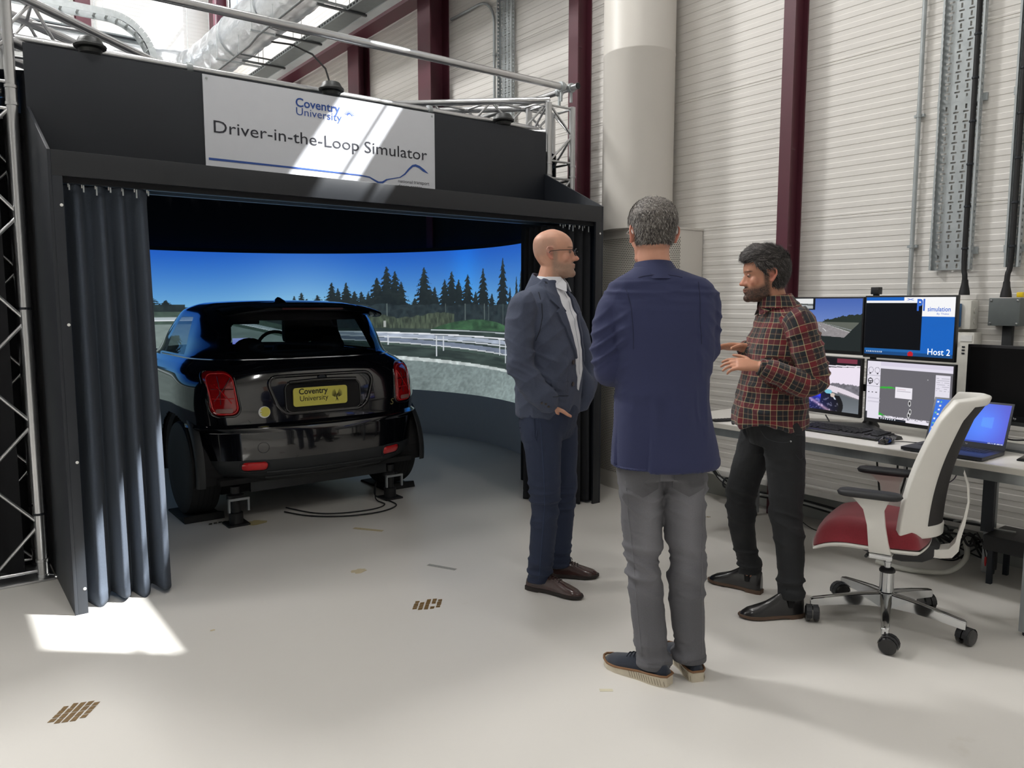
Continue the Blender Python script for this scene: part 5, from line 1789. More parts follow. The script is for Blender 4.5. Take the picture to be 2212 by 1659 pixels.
# mouse
mo = Vector((3.835, 1.905, ZD))
t = thing('mouse', 'glossy black mouse beside the keyboard', 'mouse', mo)
mb = MB()
prof = []
V = []
for i in range(9):
    q = i / 8
    for k in range(13):
        a = PI * k / 12
        w = .031 * math.sin(PI * (.12 + .80 * q)) ** .5
        h = .036 * math.sin(PI * (.10 + .85 * q)) ** .6
        V.append((mo.x + .052 - .105 * q, mo.y + w * math.cos(a), ZD + .002 + h * math.sin(a) ** .8))
mb.v = V; mb.f = [(i * 13 + k, i * 13 + k + 1, i * 13 + k + 14, i * 13 + k + 13) for i in range(8) for k in range(12)] + [tuple(range(13)), tuple(range(8 * 13 + 12, 8 * 13 - 1, -1))]
mb.build('shell', M('gloss_black', (16, 16, 18), .12, coat=.8), t, smooth=60)
MB().sphere((mo.x - .026, mo.y, ZD + .034), .010, .004, .006).build('scroll_wheel', m_stn, t, smooth=80)
tag(MB().tube(spline([(3.885, 1.90, ZD + .004), (3.93, 1.87, ZD + .004), (3.97, 1.80, ZD + .004), (4.02, 1.74, ZD + .004), (4.10, 1.72, ZD + .004)]), .0022, 6).build('mouse_cable', m_cable), 'thin black mouse cable curling towards the laptop', 'cable')

# laptop
m_lap = M('laptop_grey', (62, 64, 70), .4, metal=.5, noise=.03)
LX0, LX1, LY0, LY1 = 3.715, 3.965, 1.415, 1.775
lp_ = thing('laptop', 'open dark grey laptop with a blue desktop behind the chair back', 'laptop', ((LX0 + LX1) / 2, (LY0 + LY1) / 2, ZD))
MB().box(LX0, LX1, LY0, LY1, ZD + .004, ZD + .020).build('base', m_lap, lp_, bevel=.002)
for x in (LX0 + .02, LX1 - .02):
    MB().box(x - .006, x + .006, LY0 + .04, LY1 - .04, ZD, ZD + .004).build('rubber_foot', m_blk, lp_)
MB().box(LX0 + .105, LX1 - .03, LY0 + .03, LY1 - .03, ZD + .0200, ZD + .0204).build('key_well', m_bez, lp_)
for r in range(5):
    for k in range(15):
        y = LY0 + .038 + k * .0192
        MB().box(LX1 - .048 - r * .0185, LX1 - .034 - r * .0185, y, y + .016, ZD + .0204, ZD + .0218).build('key', m_key, lp_)
MB().box(LX0 + .02, LX0 + .085, 1.55, 1.65, ZD + .0200, ZD + .0204).build('touchpad', m_stn, lp_)
ld_ = Vector((.40, 0, 1)).normalized()
hx = LX1 - .004
def LPt(s, h, out=0):
    nrm = Vector((-ld_.z, 0, ld_.x))
    p = Vector((hx, LY1 - s, ZD + .020)) + ld_ * h + nrm * out
    return p
lw_, lh_ = LY1 - LY0, .232
mb = MB(); c = LPt(lw_ / 2, lh_ / 2, -.003)
mb.obox(c, (0, 1, 0), ld_, Vector((-ld_.z, 0, ld_.x)), lw_ / 2, lh_ / 2, .003)
lid = mb.build('lid', m_lap, lp_, bevel=.0015)
def lap_pos(u, v):
    s = .010 + (lw_ - .02) * u; h = .026 + (lh_ - .036) * v
    return np.stack([hx + ld_.x * h - ld_.z * .0004, LY1 - s, ZD + .020 + ld_.z * h + ld_.x * .0004], 1)
def pic_lap(u, v):
    C = rgb(58, 120, 230) * (1 - u)[:, None] + rgb(84, 86, 206) * u[:, None]
    C = C + (np.exp(-((u - .70) / .28) ** 2 - ((v - .45) / .5) ** 2))[:, None] * rgb(10, 40, 50)
    a = (u > .665) & (u < .815) & (v > .42 - .25 * (u - .665)) & (v < .64 + .2 * (u - .665))
    C = np.where(a[:, None], C * .75 + rgb(90, 170, 255) * .3, C)
    for k, (x, y) in enumerate(((.03, .93), (.075, .93), (.07, .83), (.065, .72), (.03, .63), (.065, .6), (.03, .48), (.03, .36), (.03, .24), (.03, .12))):
        C = put(C, (np.abs(u - x) < .012) & (np.abs(v - y) < .022), (rgb(230, 240, 250), rgb(120, 200, 160), rgb(240, 230, 220))[k % 3])
    C = put(C, v < .035, rgb(46, 70, 170))
    C = put(C, (v < .035) & (u < .16), rgb(190, 200, 220))
    C = put(C, (np.abs(v - .018) < .008) & (u > .80) & (fbm(u * 90, v * 3, 3, 2) > .5), rgb(220, 224, 240))
    return C
painted('display', pic_lap, 150, 90, lap_pos, M_screen('laptop_display_light', .95, .3), lp_)
q = LPt(lw_ * .52, .010, .0006)
text('lid_logo', 'hp', q, (0, -1, 0), ld_, height=.010, mat=MATS['logo_grey'], parent=lid, off=0)

# phone, remote, small yellow ball, desk cables
tp = thing('phone', 'dark phone lying on the desk right of the laptop', 'phone', (3.92, 1.32, ZD))
MB().obox((3.955, 1.305, ZD + .005), (1, .12, 0), (-.12, 1, 0), (0, 0, 1), .078, .038, .004).build('body', M('phone_dark', (30, 30, 34), .3, metal=.4), tp, bevel=.003)
MB().obox((3.955, 1.305, ZD + .0095), (1, .12, 0), (-.12, 1, 0), (0, 0, 1), .074, .034, .0004).build('glass', M('phone_glass', (10, 10, 12), .08), tp)
tr_ = thing('remote_control', 'slim black remote control on the left end of the desk', 'remote', (3.80, 2.86, ZD))
MB().obox((3.80, 2.86, ZD + .008), (1, -.35, 0), (.35, 1, 0), (0, 0, 1), .09, .022, .007).build('body', m_stn, tr_, bevel=.004)
for k in range(6):
    for j in (-1, 0, 1):
        cc = Vector((3.80, 2.86, ZD + .0155)) + Vector((1, -.35, 0)).normalized() * (-.07 + k * .022) + Vector((.35, 1, 0)).normalized() * (j * .011)
        MB().obox(cc, (1, -.35, 0), (.35, 1, 0), (0, 0, 1), .005, .003, .001).build('button', m_key, tr_)
tag(MB().sphere((4.16, 1.50, ZD + .014), .014).build('yellow_ball', MATS['yellow_plastic'], smooth=80), 'small yellow ball on the desk behind the laptop', 'ball')
tag(MB().tube(spline([(4.06, 2.50, ZD + .05), (4.04, 2.46, ZD + .006), (4.0, 2.38, ZD + .004), (4.05, 2.34, ZD + .004), (4.12, 2.38, ZD + .02), (4.14, 2.42, ZD + .06)]), .004, 7).build('monitor_cable', m_cable, smooth=60), 'black cable loop hanging below the lower left monitor', 'cable', 'loose desk cables')
tag(MB().tube(spline([(4.12, 1.50, .85), (4.10, 1.46, .80), (4.16, 1.38, .80), (4.22, 1.30, .84), (4.24, 1.22, .88)]), .004, 7).build('monitor_cable', m_cable, smooth=60), 'black cable curving beside the blank monitor stand', 'cable', 'loose desk cables')

# cables under the desk
def cable(label, pts, r=.005, mat=None, group='cables under the desk', n=8):
    return tag(MB().tube(spline(pts, n), r, 7).build('cable', mat or m_cable, smooth=60), label, 'cable', group)
m_grc = M('grey_cable', (168, 170, 168), .5)
bun = thing('cable_bundle', 'thick bundle of black and grey cables under the left end of the desk', 'cables', (4.5, 3.4, .1))
for k in range(14):
    o1, o2 = RNG.uniform(-.03, .03, 2)
    pts = [(4.50 + o1, 3.62 + o2, .50 + RNG.uniform(-.05, .05)), (4.50 + o1, 3.52 + o2, .28), (4.50 + o1 * .4, 3.36, .16 + o2 * .4), (4.54 + o1 * .5, 3.15, .125 + o2 * .5), (4.57 + o1 * .4, 2.9, .13 + o2 * .5), (4.58 + o1 * .4, 2.6, .115 + o2 * .6), (4.57 + o1 * .5, 2.3, .09 + o2 * .6), (4.54, 2.05, .10 + o2)]
    MB().tube(spline(pts, 6), .0055 + .0025 * (k % 3 == 0), 7).build('strand', m_grc if k % 4 == 0 else m_cable, bun, smooth=60)
MB().tube([(4.50 + .038 * math.cos(a), 3.37, .165 + .034 * math.sin(a)) for a in np.linspace(0, 2 * PI, 16, endpoint=False)], .007, 6, closed=True).build('strap', m_blk, bun)
MB().tube([(4.50 + .02, 3.66, .62), (4.5, 3.62, .50)], .03, 8).build('bundle_sleeve', m_blk, bun)
cable('thin black cable drooping near the floor left of the chair', [(4.56, 2.95, .12), (4.52, 2.80, .03), (4.45, 2.66, .006), (4.42, 2.5, .006)], .003)
for k, (y, lab) in enumerate(((2.20, 'black cable hanging from the desk above the far armrest'), (2.085, 'black cable hanging beside the chrome desk leg'), (2.035, 'second black cable hanging beside the chrome desk leg'), (1.955, 'black cable swinging out below the desk near the chair back'))):
    cable(lab, [(4.30 + .03 * k, y, .70), (4.32, y - .01, .50), (4.36, y - .02 + .03 * k, .30), (4.38, y - .05, .20), (4.40, y - .1, .13)], .0055)
cable('thin purple grey cable under the desk right of the chair back', [(4.36, 1.86, .70), (4.38, 1.83, .60), (4.42, 1.88, .48), (4.46, 1.95, .40)], .003, M('purple_cable', (70, 62, 84), .5))
cable('second thin purple grey cable under the desk right of the chair back', [(4.36, 1.79, .70), (4.38, 1.78, .60), (4.42, 1.81, .50), (4.46, 1.88, .44)], .003, MATS['purple_cable'])
cable('black cable across the wall ledge behind the chair', [(4.44, 2.1, .235), (4.5, 1.95, .235), (4.52, 1.8, .235), (4.48, 1.68, .25)], .007)
cable('grey cable along the wall ledge behind the chair', [(4.55, 2.1, .232), (4.55, 1.95, .232), (4.56, 1.8, .232), (4.55, 1.70, .245)], .006, m_grc)
hs_ = spline([(4.10, 2.06, .03), (4.12, 1.95, .02), (4.16, 1.84, .02), (4.24, 1.74, .03), (4.34, 1.70, .09), (4.40, 1.73, .16), (4.44, 1.80, .20)], 10)
tag(MB().tube(hs_, .014, 10).build('hose', M('white_hose', (190, 190, 182), .45), smooth=60), 'white flexible hose looping on the floor behind the chair', 'hose')
names_ = ['black cable tangled highest in the knot behind the chair', 'black cable sagging lowest in the knot behind the chair', 'black cable twisting left in the knot behind the chair', 'black cable twisting right in the knot behind the chair', 'thin black cable dangling from the knot behind the chair', 'looped black cable in front of the knot behind the chair', 'black cable reaching the black box from the knot']
for k in range(7):
    P_ = [(4.42 + RNG.uniform(-.05, .05), 1.98, .20)]
    for j in range(5):
        P_.append((4.42 + RNG.uniform(-.10, .10), 1.86 - j * .06 + RNG.uniform(-.06, .06), .15 + RNG.uniform(-.11, .09)))
    P_.append((4.40, 1.58, .25))
    cable(names_[k], P_, .0045 + .002 * (k % 2), group='tangled cables behind the chair')
t = cable('thin black cable with a red plug hanging above the floor', [(4.36, 1.66, .24), (4.34, 1.62, .19), (4.33, 1.60, .12)], .003)
MB().lathe([(.003, .03), (.006, .02), (.006, 0), (.003, -.02)], (4.33, 1.60, .10), 10).build('red_plug', M('red_plastic', (190, 30, 34), .4), t)
cable('grey coax cable lying across the black equipment box', [(4.52, 1.85, .23), (4.46, 1.72, .27), (4.40, 1.60, .27), (4.42, 1.50, .268)], .005, m_grc)
# ================================================================== OFFICE CHAIR
m_cw = M('chair_white_plastic', (228, 226, 220), 0.38, noise=0.01)
m_seat = M('chair_red_fabric', (132, 26, 40), 0.85, noise=0.12, scale=220, bump=0.3, bscale=500, sheen=.3)
m_cb = M('chair_black_pad', (36, 37, 40), 0.55, noise=0.04)
m_mesh = M('chair_dark_mesh', (44, 42, 42), 0.8, noise=.2, scale=300)
m_pol = M('polished_aluminium', (206, 208, 210), 0.10, metal=1.0, noise=.03)
ch = thing('office_chair', 'swivel office chair with red seat, white back and polished five star base', 'chair', (3.38, 1.645, 0), math.radians(20))
W_ = dict(world=False)
# base
hubz = .115
for k in range(5):
    a = math.radians(62.7 + 72 * k - 20)
    d = Vector((math.cos(a), math.sin(a), 0)); s = Vector((-d.y, d.x, 0))
    mb = MB()
    for q, w, zt, h in ((.02, .026, .150, .062), (.10, .024, .143, .052), (.20, .019, .128, .042), (.315, .0155, .108, .036), (.325, .012, .102, .030)):
        c = d * q
        mb.v += [tuple(c + s * w + Vector((0, 0, zt - h))), tuple(c + s * w * .95 + Vector((0, 0, zt - .004))), tuple(c + s * w * .6 + Vector((0, 0, zt))), tuple(c - s * w * .6 + Vector((0, 0, zt))), tuple(c - s * w * .95 + Vector((0, 0, zt - .004))), tuple(c - s * w + Vector((0, 0, zt - h)))]
    mb.f = [(i * 6 + j, i * 6 + (j + 1) % 6, i * 6 + 6 + (j + 1) % 6, i * 6 + 6 + j) for i in range(4) for j in range(6)] + [(0, 1, 2, 3, 4, 5), (29, 28, 27, 26, 25, 24)]
    mb.build('base_arm', m_pol, ch, smooth=40, **W_)
    c = d * .318
    cs = MB(); cs.cyl(c + Vector((0, 0, .065)), c + Vector((0, 0, .09)), .008, n=10)
    ca = cs.build('caster', m_cb, ch, **W_)
    rot = math.radians(40 + 67 * k)
    ax = Vector((math.cos(rot), math.sin(rot), 0)); fwd = Vector((-ax.y, ax.x, 0))
    wc = c + fwd * .016 + Vector((0, 0, .037))
    for sg_ in (-1, 1):
        MB().lathe([(0, .0), (.029, .001), (.0365, .006), (.0365, .020), (.031, .025), (0, .026)], wc + ax * sg_ * .005, 22, ax * sg_).build('caster_wheel', M('caster_black', (26, 26, 28), .25, coat=.3), ca, smooth=40, **W_)
    hd_ = MB()
    for sg_ in (-1, 1):
        for j in range(9):
            an = math.radians(-15 + 195 * j / 8)
            p = wc + fwd * (.040 * math.cos(an)) + Vector((0, 0, .040 * math.sin(an)))
            hd_.v += [tuple(p + ax * sg_ * .002), tuple(p + ax * sg_ * .026)]
    hd_.f = [(o + 2 * j, o + 2 * j + 1, o + 2 * j + 3, o + 2 * j + 2) for o in (0, 18) for j in range(8)]
    hd_.build('caster_hood', m_cb, ca, **W_)
MB().lathe([(.034, .085), (.036, .09), (.036, .150), (.030, .155), (.030, .245), (.031, .25)], (0, 0, 0), 28).build('hub_column', m_pol, ch, smooth=40, **W_)
MB().lathe([(.033, .245), (.034, .252), (.028, .262), (.016, .264)], (0, 0, 0), 24).build('column_collar', m_cb, ch, smooth=50, **W_)
MB().lathe([(.0145, .26), (.0145, .285), (.017, .286), (.017, .292), (.0145, .293), (.0145, .34)], (0, 0, 0), 20).build('gas_lift', m_pol, ch, smooth=40, **W_)
# mechanism
mb = MB()
for y, w, z0, z1 in ((.20, .03, .395, .418), (.15, .075, .362, .42), (.06, .085, .335, .42), (-.06, .085, .322, .42), (-.14, .07, .330, .415), (-.20, .035, .355, .40)):
    mb.v += [(-w, y, z0 + .012), (-w * .8, y, z0), (w * .8, y, z0), (w, y, z0 + .012), (w, y, z1), (-w, y, z1)]
mb.f = [(i * 6 + j, i * 6 + (j + 1) % 6, i * 6 + 6 + (j + 1) % 6, i * 6 + 6 + j) for i in range(5) for j in range(6)] + [(0, 1, 2, 3, 4, 5), (35, 34, 33, 32, 31, 30)]
mb.build('tilt_mechanism', m_cb, ch, smooth=45, **W_)
MB().tube([(-.07, .06, .37), (-.17, .06, .365), (-.20, .065, .36)], .007, 8).build('lever', m_cb, ch, **W_)
# seat cushion and pan
def seat_surf(top):
    V = []
    n, m = 33, 25
    for i in range(n):
        v = -1 + 2 * i / (n - 1)
        for j in range(m):
            u = -1 + 2 * j / (m - 1)
            # superellipse disc mapping
            r = max(abs(u), abs(v))
            x = .25 * u * math.sqrt(1 - .32 * v * v) * 1.02
            y = .235 * v * math.sqrt(1 - .22 * u * u) + .07
            e = max(abs(u), abs(v))
            roll = (1 - e ** 5)
            front = max(0, v) ** 3
            if top:
                z = .425 + (.085 + .012 * (1 - v * v) - .018 * (1 - u * u) * (1 - v) * .5) * roll ** .55 - .055 * front
            else:
                z = .425 - .05 * front - .018 * roll ** .5
            V.append((x, y, z))
    return V, n, m
V1, n, m = seat_surf(True); V2, _, _ = seat_surf(False)
mb = MB()
f = [(i * m + j, i * m + j + 1, (i + 1) * m + j + 1, (i + 1) * m + j) for i in range(n - 1) for j in range(m - 1)]
mb.add(V1, f); mb.add(V2, [q[::-1] for q in f])
mb.build('seat_cushion', m_seat, ch, smooth=60, **W_)
pan = MB()
pv = [(x * 1.015, (y - .07) * 1.012 + .07, z - .012 - .012 * max(0.0, 1 - max(abs(x) / .25, abs(y - .07) / .24)) ** .5 if max(abs(x) / .26, abs(y - .07) / .245) < 1 else z - .012) for x, y, z in V2]
pan.add([(x, y, z + .010) for x, y, z in pv], f); pan.add(pv, [q[::-1] for q in f])
bd = [j for j in range(m)] + [i * m + m - 1 for i in range(1, n)] + [(n - 1) * m + j for j in range(m - 2, -1, -1)] + [i * m for i in range(n - 2, 0, -1)]
k0 = len(pv)
pan.f += [(bd[i], bd[(i + 1) % len(bd)], k0 + bd[(i + 1) % len(bd)], k0 + bd[i]) for i in range(len(bd))]
pan.build('seat_pan', m_cw, ch, smooth=45, **W_)
# arms
for s in (-1, 1):
    ar = MB()
    path = [(.215, .0, .395, .042), (.255, .005, .40, .042), (.268, .012, .45, .038), (.270, .022, .52, .035), (.268, .035, .585, .040), (.262, .045, .618, .062), (.258, .050, .632, .075)]
    for x, y, z, w in path:
        ar.v += [(s * (x - .012), y - w, z), (s * (x + .012), y - w, z), (s * (x + .012), y + w, z), (s * (x - .012), y + w, z)]
    nn = len(path)
    ar.f = [(i * 4 + j, i * 4 + (j + 1) % 4, i * 4 + 4 + (j + 1) % 4, i * 4 + 4 + j) for i in range(nn - 1) for j in range(4)] + [(0, 1, 2, 3), (nn * 4 - 1, nn * 4 - 2, nn * 4 - 3, nn * 4 - 4)]
    arm = ar.build('arm_support', m_cw, ch, smooth=50, bevel=.004, **W_)
    MB().box(s * .20 - .02 if s > 0 else -.275, .275 if s > 0 else -.18, -.045, .045, .378, .398).build('arm_bracket', m_pol, ch, bevel=.004, **W_)
    pad = MB()
    N_ = 26
    for i in range(N_ + 1):
        q = -1 + 2 * i / N_
        w = .043 * (1 - abs(q) ** 6) ** .5 + .001; h = .016 * (1 - abs(q) ** 8) ** .5 + .0005
        for a in np.linspace(0, 2 * PI, 14, endpoint=False):
            pad.v.append((s * .262 + w * np.sign(math.cos(a)) * abs(math.cos(a)) ** .6, .055 + .128 * q, .648 + h * np.sign(math.sin(a)) * abs(math.sin(a)) ** .7))
    pad.f = [(i * 14 + j, i * 14 + (j + 1) % 14, i * 14 + 14 + (j + 1) % 14, i * 14 + 14 + j) for i in range(N_) for j in range(14)] + [tuple(range(14)), tuple(range(N_ * 14 + 13, N_ * 14 - 1, -1))]
    pad.build('arm_pad', m_cb, ch, smooth=60, **W_)
# back: wrapped white shell with dark inner mesh, open window near the bottom
def back_pt(u, h):
    z = .455 + .595 * h
    yc = -.205 - .015 * math.sin(PI * min(1, h * 1.15)) * -1.6 - .085 * h ** 1.6 - .03 * (1 - h) ** 3 * -1
    w = .205 + .035 * math.sin(PI * (h * .85 + .12)) - .018 * h
    yc -= .055 * max(0, h - .86) / .14 * .6
    return Vector((w * u, yc + .150 * u * u * (1 - .25 * h) - .035, z + .012 * (1 - u * u) * (h > .98)))
NU, NH_ = 25, 45
shell = MB()
for i in range(NH_):
    for j in range(NU):
        shell.v.append(tuple(back_pt(-1 + 2 * j / (NU - 1), i / (NH_ - 1))))
for i in range(NH_ - 1):
    for j in range(NU - 1):
        u = abs(-1 + 2 * (j + .5) / (NU - 1)); h = (i + .5) / (NH_ - 1)
        if u < .62 and h < .965 and h > .10:
            continue
        shell.f.append((i * NU + j, i * NU + j + 1, (i + 1) * NU + j + 1, (i + 1) * NU + j))
so = shell.build('back_frame', m_cw, ch, smooth=60, **W_)
md = so.modifiers.new('thickness', 'SOLIDIFY'); md.thickness = .034; md.offset = -1
md2 = so.modifiers.new('soft_edges', 'BEVEL'); md2.width = .008; md2.segments = 3; md2.limit_method = 'ANGLE'
mesh_ = MB()
for i in range(NH_):
    for j in range(NU):
        p = back_pt((-1 + 2 * j / (NU - 1)) * .92, .04 + .94 * i / (NH_ - 1))
        mesh_.v.append((p.x, p.y + .006, p.z))
mesh_.f = [(i * NU + j, i * NU + j + 1, (i + 1) * NU + j + 1, (i + 1) * NU + j) for i in range(NH_ - 1) for j in range(NU - 1)]
mesh_.build('back_mesh', m_mesh, ch, smooth=60, **W_)
# L-shaped carrier from the mechanism to the back
cr = MB()
for y, z, w, t_ in ((-.15, .375, .045, .020), (-.20, .372, .045, .018), (-.245, .385, .05, .018), (-.268, .420, .06, .018), (-.272, .46, .060, .014), (-.288, .53, .055, .011), (-.298, .61, .050, .009), (-.292, .68, .045, .008), (-.272, .74, .040, .008)):
    cr.v += [(-w, y - t_ * .3, z - t_), (w, y - t_ * .3, z - t_), (w, y + t_ * .5, z + t_), (-w, y + t_ * .5, z + t_)]
cr.f = [(i * 4 + j, i * 4 + (j + 1) % 4, i * 4 + 4 + (j + 1) % 4, i * 4 + 4 + j) for i in range(8) for j in range(4)] + [(0, 1, 2, 3), (35, 34, 33, 32)]
cr.build('back_carrier', m_cw, ch, bevel=.005, **W_)
# ================================================================== PEOPLE: TOOLS
from mathutils.bvhtree import BVHTree

def h3(i, j, k, seed):
    n = (i * 374761393 + j * 668265263 + k * 2147483647 + seed * 1442695041) & 0xffffffff
    n = ((n ^ (n >> 13)) * 1274126177) & 0xffffffff
    return ((n ^ (n >> 16)) & 0xffff) / 65535.0
def n3(P, seed=0):
    I = np.floor(P).astype(np.int64); f = P - I
    f = f * f * (3 - 2 * f)
    r = 0
    for a in (0, 1):
        for b in (0, 1):
            for c in (0, 1):
                w = (f[:, 0] if a else 1 - f[:, 0]) * (f[:, 1] if b else 1 - f[:, 1]) * (f[:, 2] if c else 1 - f[:, 2])
                r = r + w * h3(I[:, 0] + a, I[:, 1] + b, I[:, 2] + c, seed)
    return r
def ridge(P, seed=0):
    return 1 - np.abs(2 * n3(P, seed) - 1)
def fold(P, seed=0):
    a = ridge(P, seed) ** 2.2
    b = ridge(P * 1.9 + 3.7, seed + 50) ** 2.2
    return .18 + .68 * a + .22 * b
def g1(x, m, s):
    return np.exp(-((x - m) / s) ** 2)

def loft(mb, rings, n=24, p=2.0):
    V = []
    for r in rings:
        c, a, b = Vector(r[0]), Vector(r[1]), Vector(r[2])
        e = r[3] if len(r) > 3 else p
        for k in range(n):
            w = 2 * PI * k / n
            cc, ss = math.cos(w), math.sin(w)
            V.append(c + a * (math.copysign(abs(cc) ** (2 / e), cc)) + b * (math.copysign(abs(ss) ** (2 / e), ss)))
    m = len(rings)
    F = [(i * n + k, i * n + (k + 1) % n, (i + 1) * n + (k + 1) % n, (i + 1) * n + k) for i in range(m - 1) for k in range(n)]
    F += [tuple(range(n - 1, -1, -1)), tuple(range((m - 1) * n, m * n))]
    mb.add(V, F)

def limb(mb, pts, rad, n=18, k=6):
    P = spline(pts, k)
    t = np.linspace(0, len(pts) - 1, len(P))
    r = np.interp(t, np.arange(len(pts)), rad)
    mb.tube(P, list(r), n)

def arrays(me):
    V = np.empty(len(me.vertices) * 3, np.float32); me.vertices.foreach_get('co', V); V = V.reshape(-1, 3).astype(float)
    N = np.empty(len(me.vertices) * 3, np.float32); me.vertex_normals.foreach_get('vector', N); N = N.reshape(-1, 3).astype(float)
    return V, N

def fuse(mb, voxel, smooth_it=5, fac=.5):
    """union of overlapping closed pieces as one continuous skin"""
    me = np_mesh('fuse_tmp', mb.v, mb.f)
    o = bpy.data.objects.new('fuse_tmp', me)
    COL.objects.link(o)
    md = o.modifiers.new('r', 'REMESH'); md.mode = 'VOXEL'; md.voxel_size = voxel; md.use_smooth_shade = True
    if smooth_it:
        m2 = o.modifiers.new('s', 'SMOOTH'); m2.factor = fac; m2.iterations = smooth_it
    dg = bpy.context.evaluated_depsgraph_get()
    out = bpy.data.meshes.new_from_object(o.evaluated_get(dg))
    bpy.data.objects.remove(o); bpy.data.meshes.remove(me)
    return out

def set_pos(me, V):
    me.vertices.foreach_set('co', V.astype(np.float32).ravel())
    me.update()

def color_attr(me, rgb_lin, name='tint'):
    ca = me.color_attributes.new(name, 'FLOAT_COLOR', 'POINT')
    ca.data.foreach_set('color', np.concatenate([rgb_lin, np.ones((len(rgb_lin), 1))], 1).astype(np.float32).ravel())

def finish(name, me, mat, parent):
    me.name = name
    me.polygons.foreach_set('use_smooth', np.ones(len(me.polygons), bool))
    me.materials.clear()
    return link(name, me, mat, parent)

def bvh_of(me):
    V, _ = arrays(me)
    return BVHTree.FromPolygons([tuple(v) for v in V], [tuple(p.vertices) for p in me.polygons])

def conform(name, bvh, outline, to3d, direc, off, mat, parent, rings=6, thick=.0, puff=.0):
    """outline (a,b) star-shaped about its centroid -> cast on a surface along direc"""
    O = np.array(outline, float)
    c = O.mean(0)
    # resample outline
    pts = []
    for i in range(len(O)):
        p, q = O[i], O[(i + 1) % len(O)]
        m = max(1, int(np.linalg.norm(q - p) / .008))
        for k in range(m):
            pts.append(p + (q - p) * k / m)
    n = len(pts)
    d = Vector(direc).normalized()
    V = []; ok = True
    def cast(ab, lift):
        o = Vector(to3d(ab[0], ab[1]))
        hit = bvh.ray_cast(o, d)
        if hit[0] is None:
            hit2 = bvh.find_nearest(o)
            return hit2[0] + hit2[1] * lift
        return hit[0] - d * lift
    for r in range(rings, 0, -1):
        s = r / rings
        for p in pts:
            lift = off + (puff if s < .95 else 0)
            V.append(cast(c + (p - c) * s, lift))
    V.append(cast(c, off + puff))
    F = []
    for r in range(rings - 1):
        for k in range(n):
            F.append((r * n + k, r * n + (k + 1) % n, (r + 1) * n + (k + 1) % n, (r + 1) * n + k))
    for k in range(n):
        F.append(((rings - 1) * n + k, (rings - 1) * n + (k + 1) % n, rings * n))
    # skirt down to the surface so that the patch has an edge
    base = len(V)
    for p in pts:
        V.append(cast(p, -.003))
    F += [(base + k, base + (k + 1) % n, (k + 1) % n, k) for k in range(n)]
    mb = MB(); mb.add(V, F)
    return mb.build(name, mat, parent, smooth=50, world=False)

# ---- head -----------------------------------------------------------
HT = np.array([  # z/H, front, back, half width
    [-.02, .060, .020, .018], [.00, .082, .010, .030], [.04, .094, -.012, .043], [.10, .099, -.034, .053], [.18, .095, -.050, .060], [.25, .094, -.064, .064],
    [.33, .091, -.078, .068], [.45, .089, -.094, .072], [.52, .088, -.099, .074], [.60, .095, -.102, .076], [.70, .094, -.102, .077], [.80, .084, -.097, .073],
    [.88, .066, -.082, .062], [.94, .044, -.062, .048], [.98, .020, -.036, .028], [1.0, .004, -.016, .010]])
def head_ring(q, k=1.0):
    f, b, w = [np.interp(q, HT[:, 0], HT[:, c]) for c in (1, 2, 3)]
    return f * k, b * k, w * k
def head_pt(q, t, H, k=1.0, off=0.0):
    """t: 0 front, pi/2 right side, pi back (local x right, y forward, z up from the chin)"""
    f, b, w = head_ring(q, k)
    cy = (f + b) / 2; hd = (f - b) / 2
    e = 2.25
    ct, st = math.cos(t), math.sin(t)
    y = math.copysign(abs(ct) ** (2 / e), ct) * (hd + off)
    x = math.copysign(abs(st) ** (2 / e), st) * (w + off)
    if ct > 0:
        x *= 1 - (.16 if q < .35 else .16 * max(0, (.60 - q) / .25)) * ct
    zo = off * max(0, (q - .75) / .25) ** 1.5
    return (x, cy + y, q * H + zo)

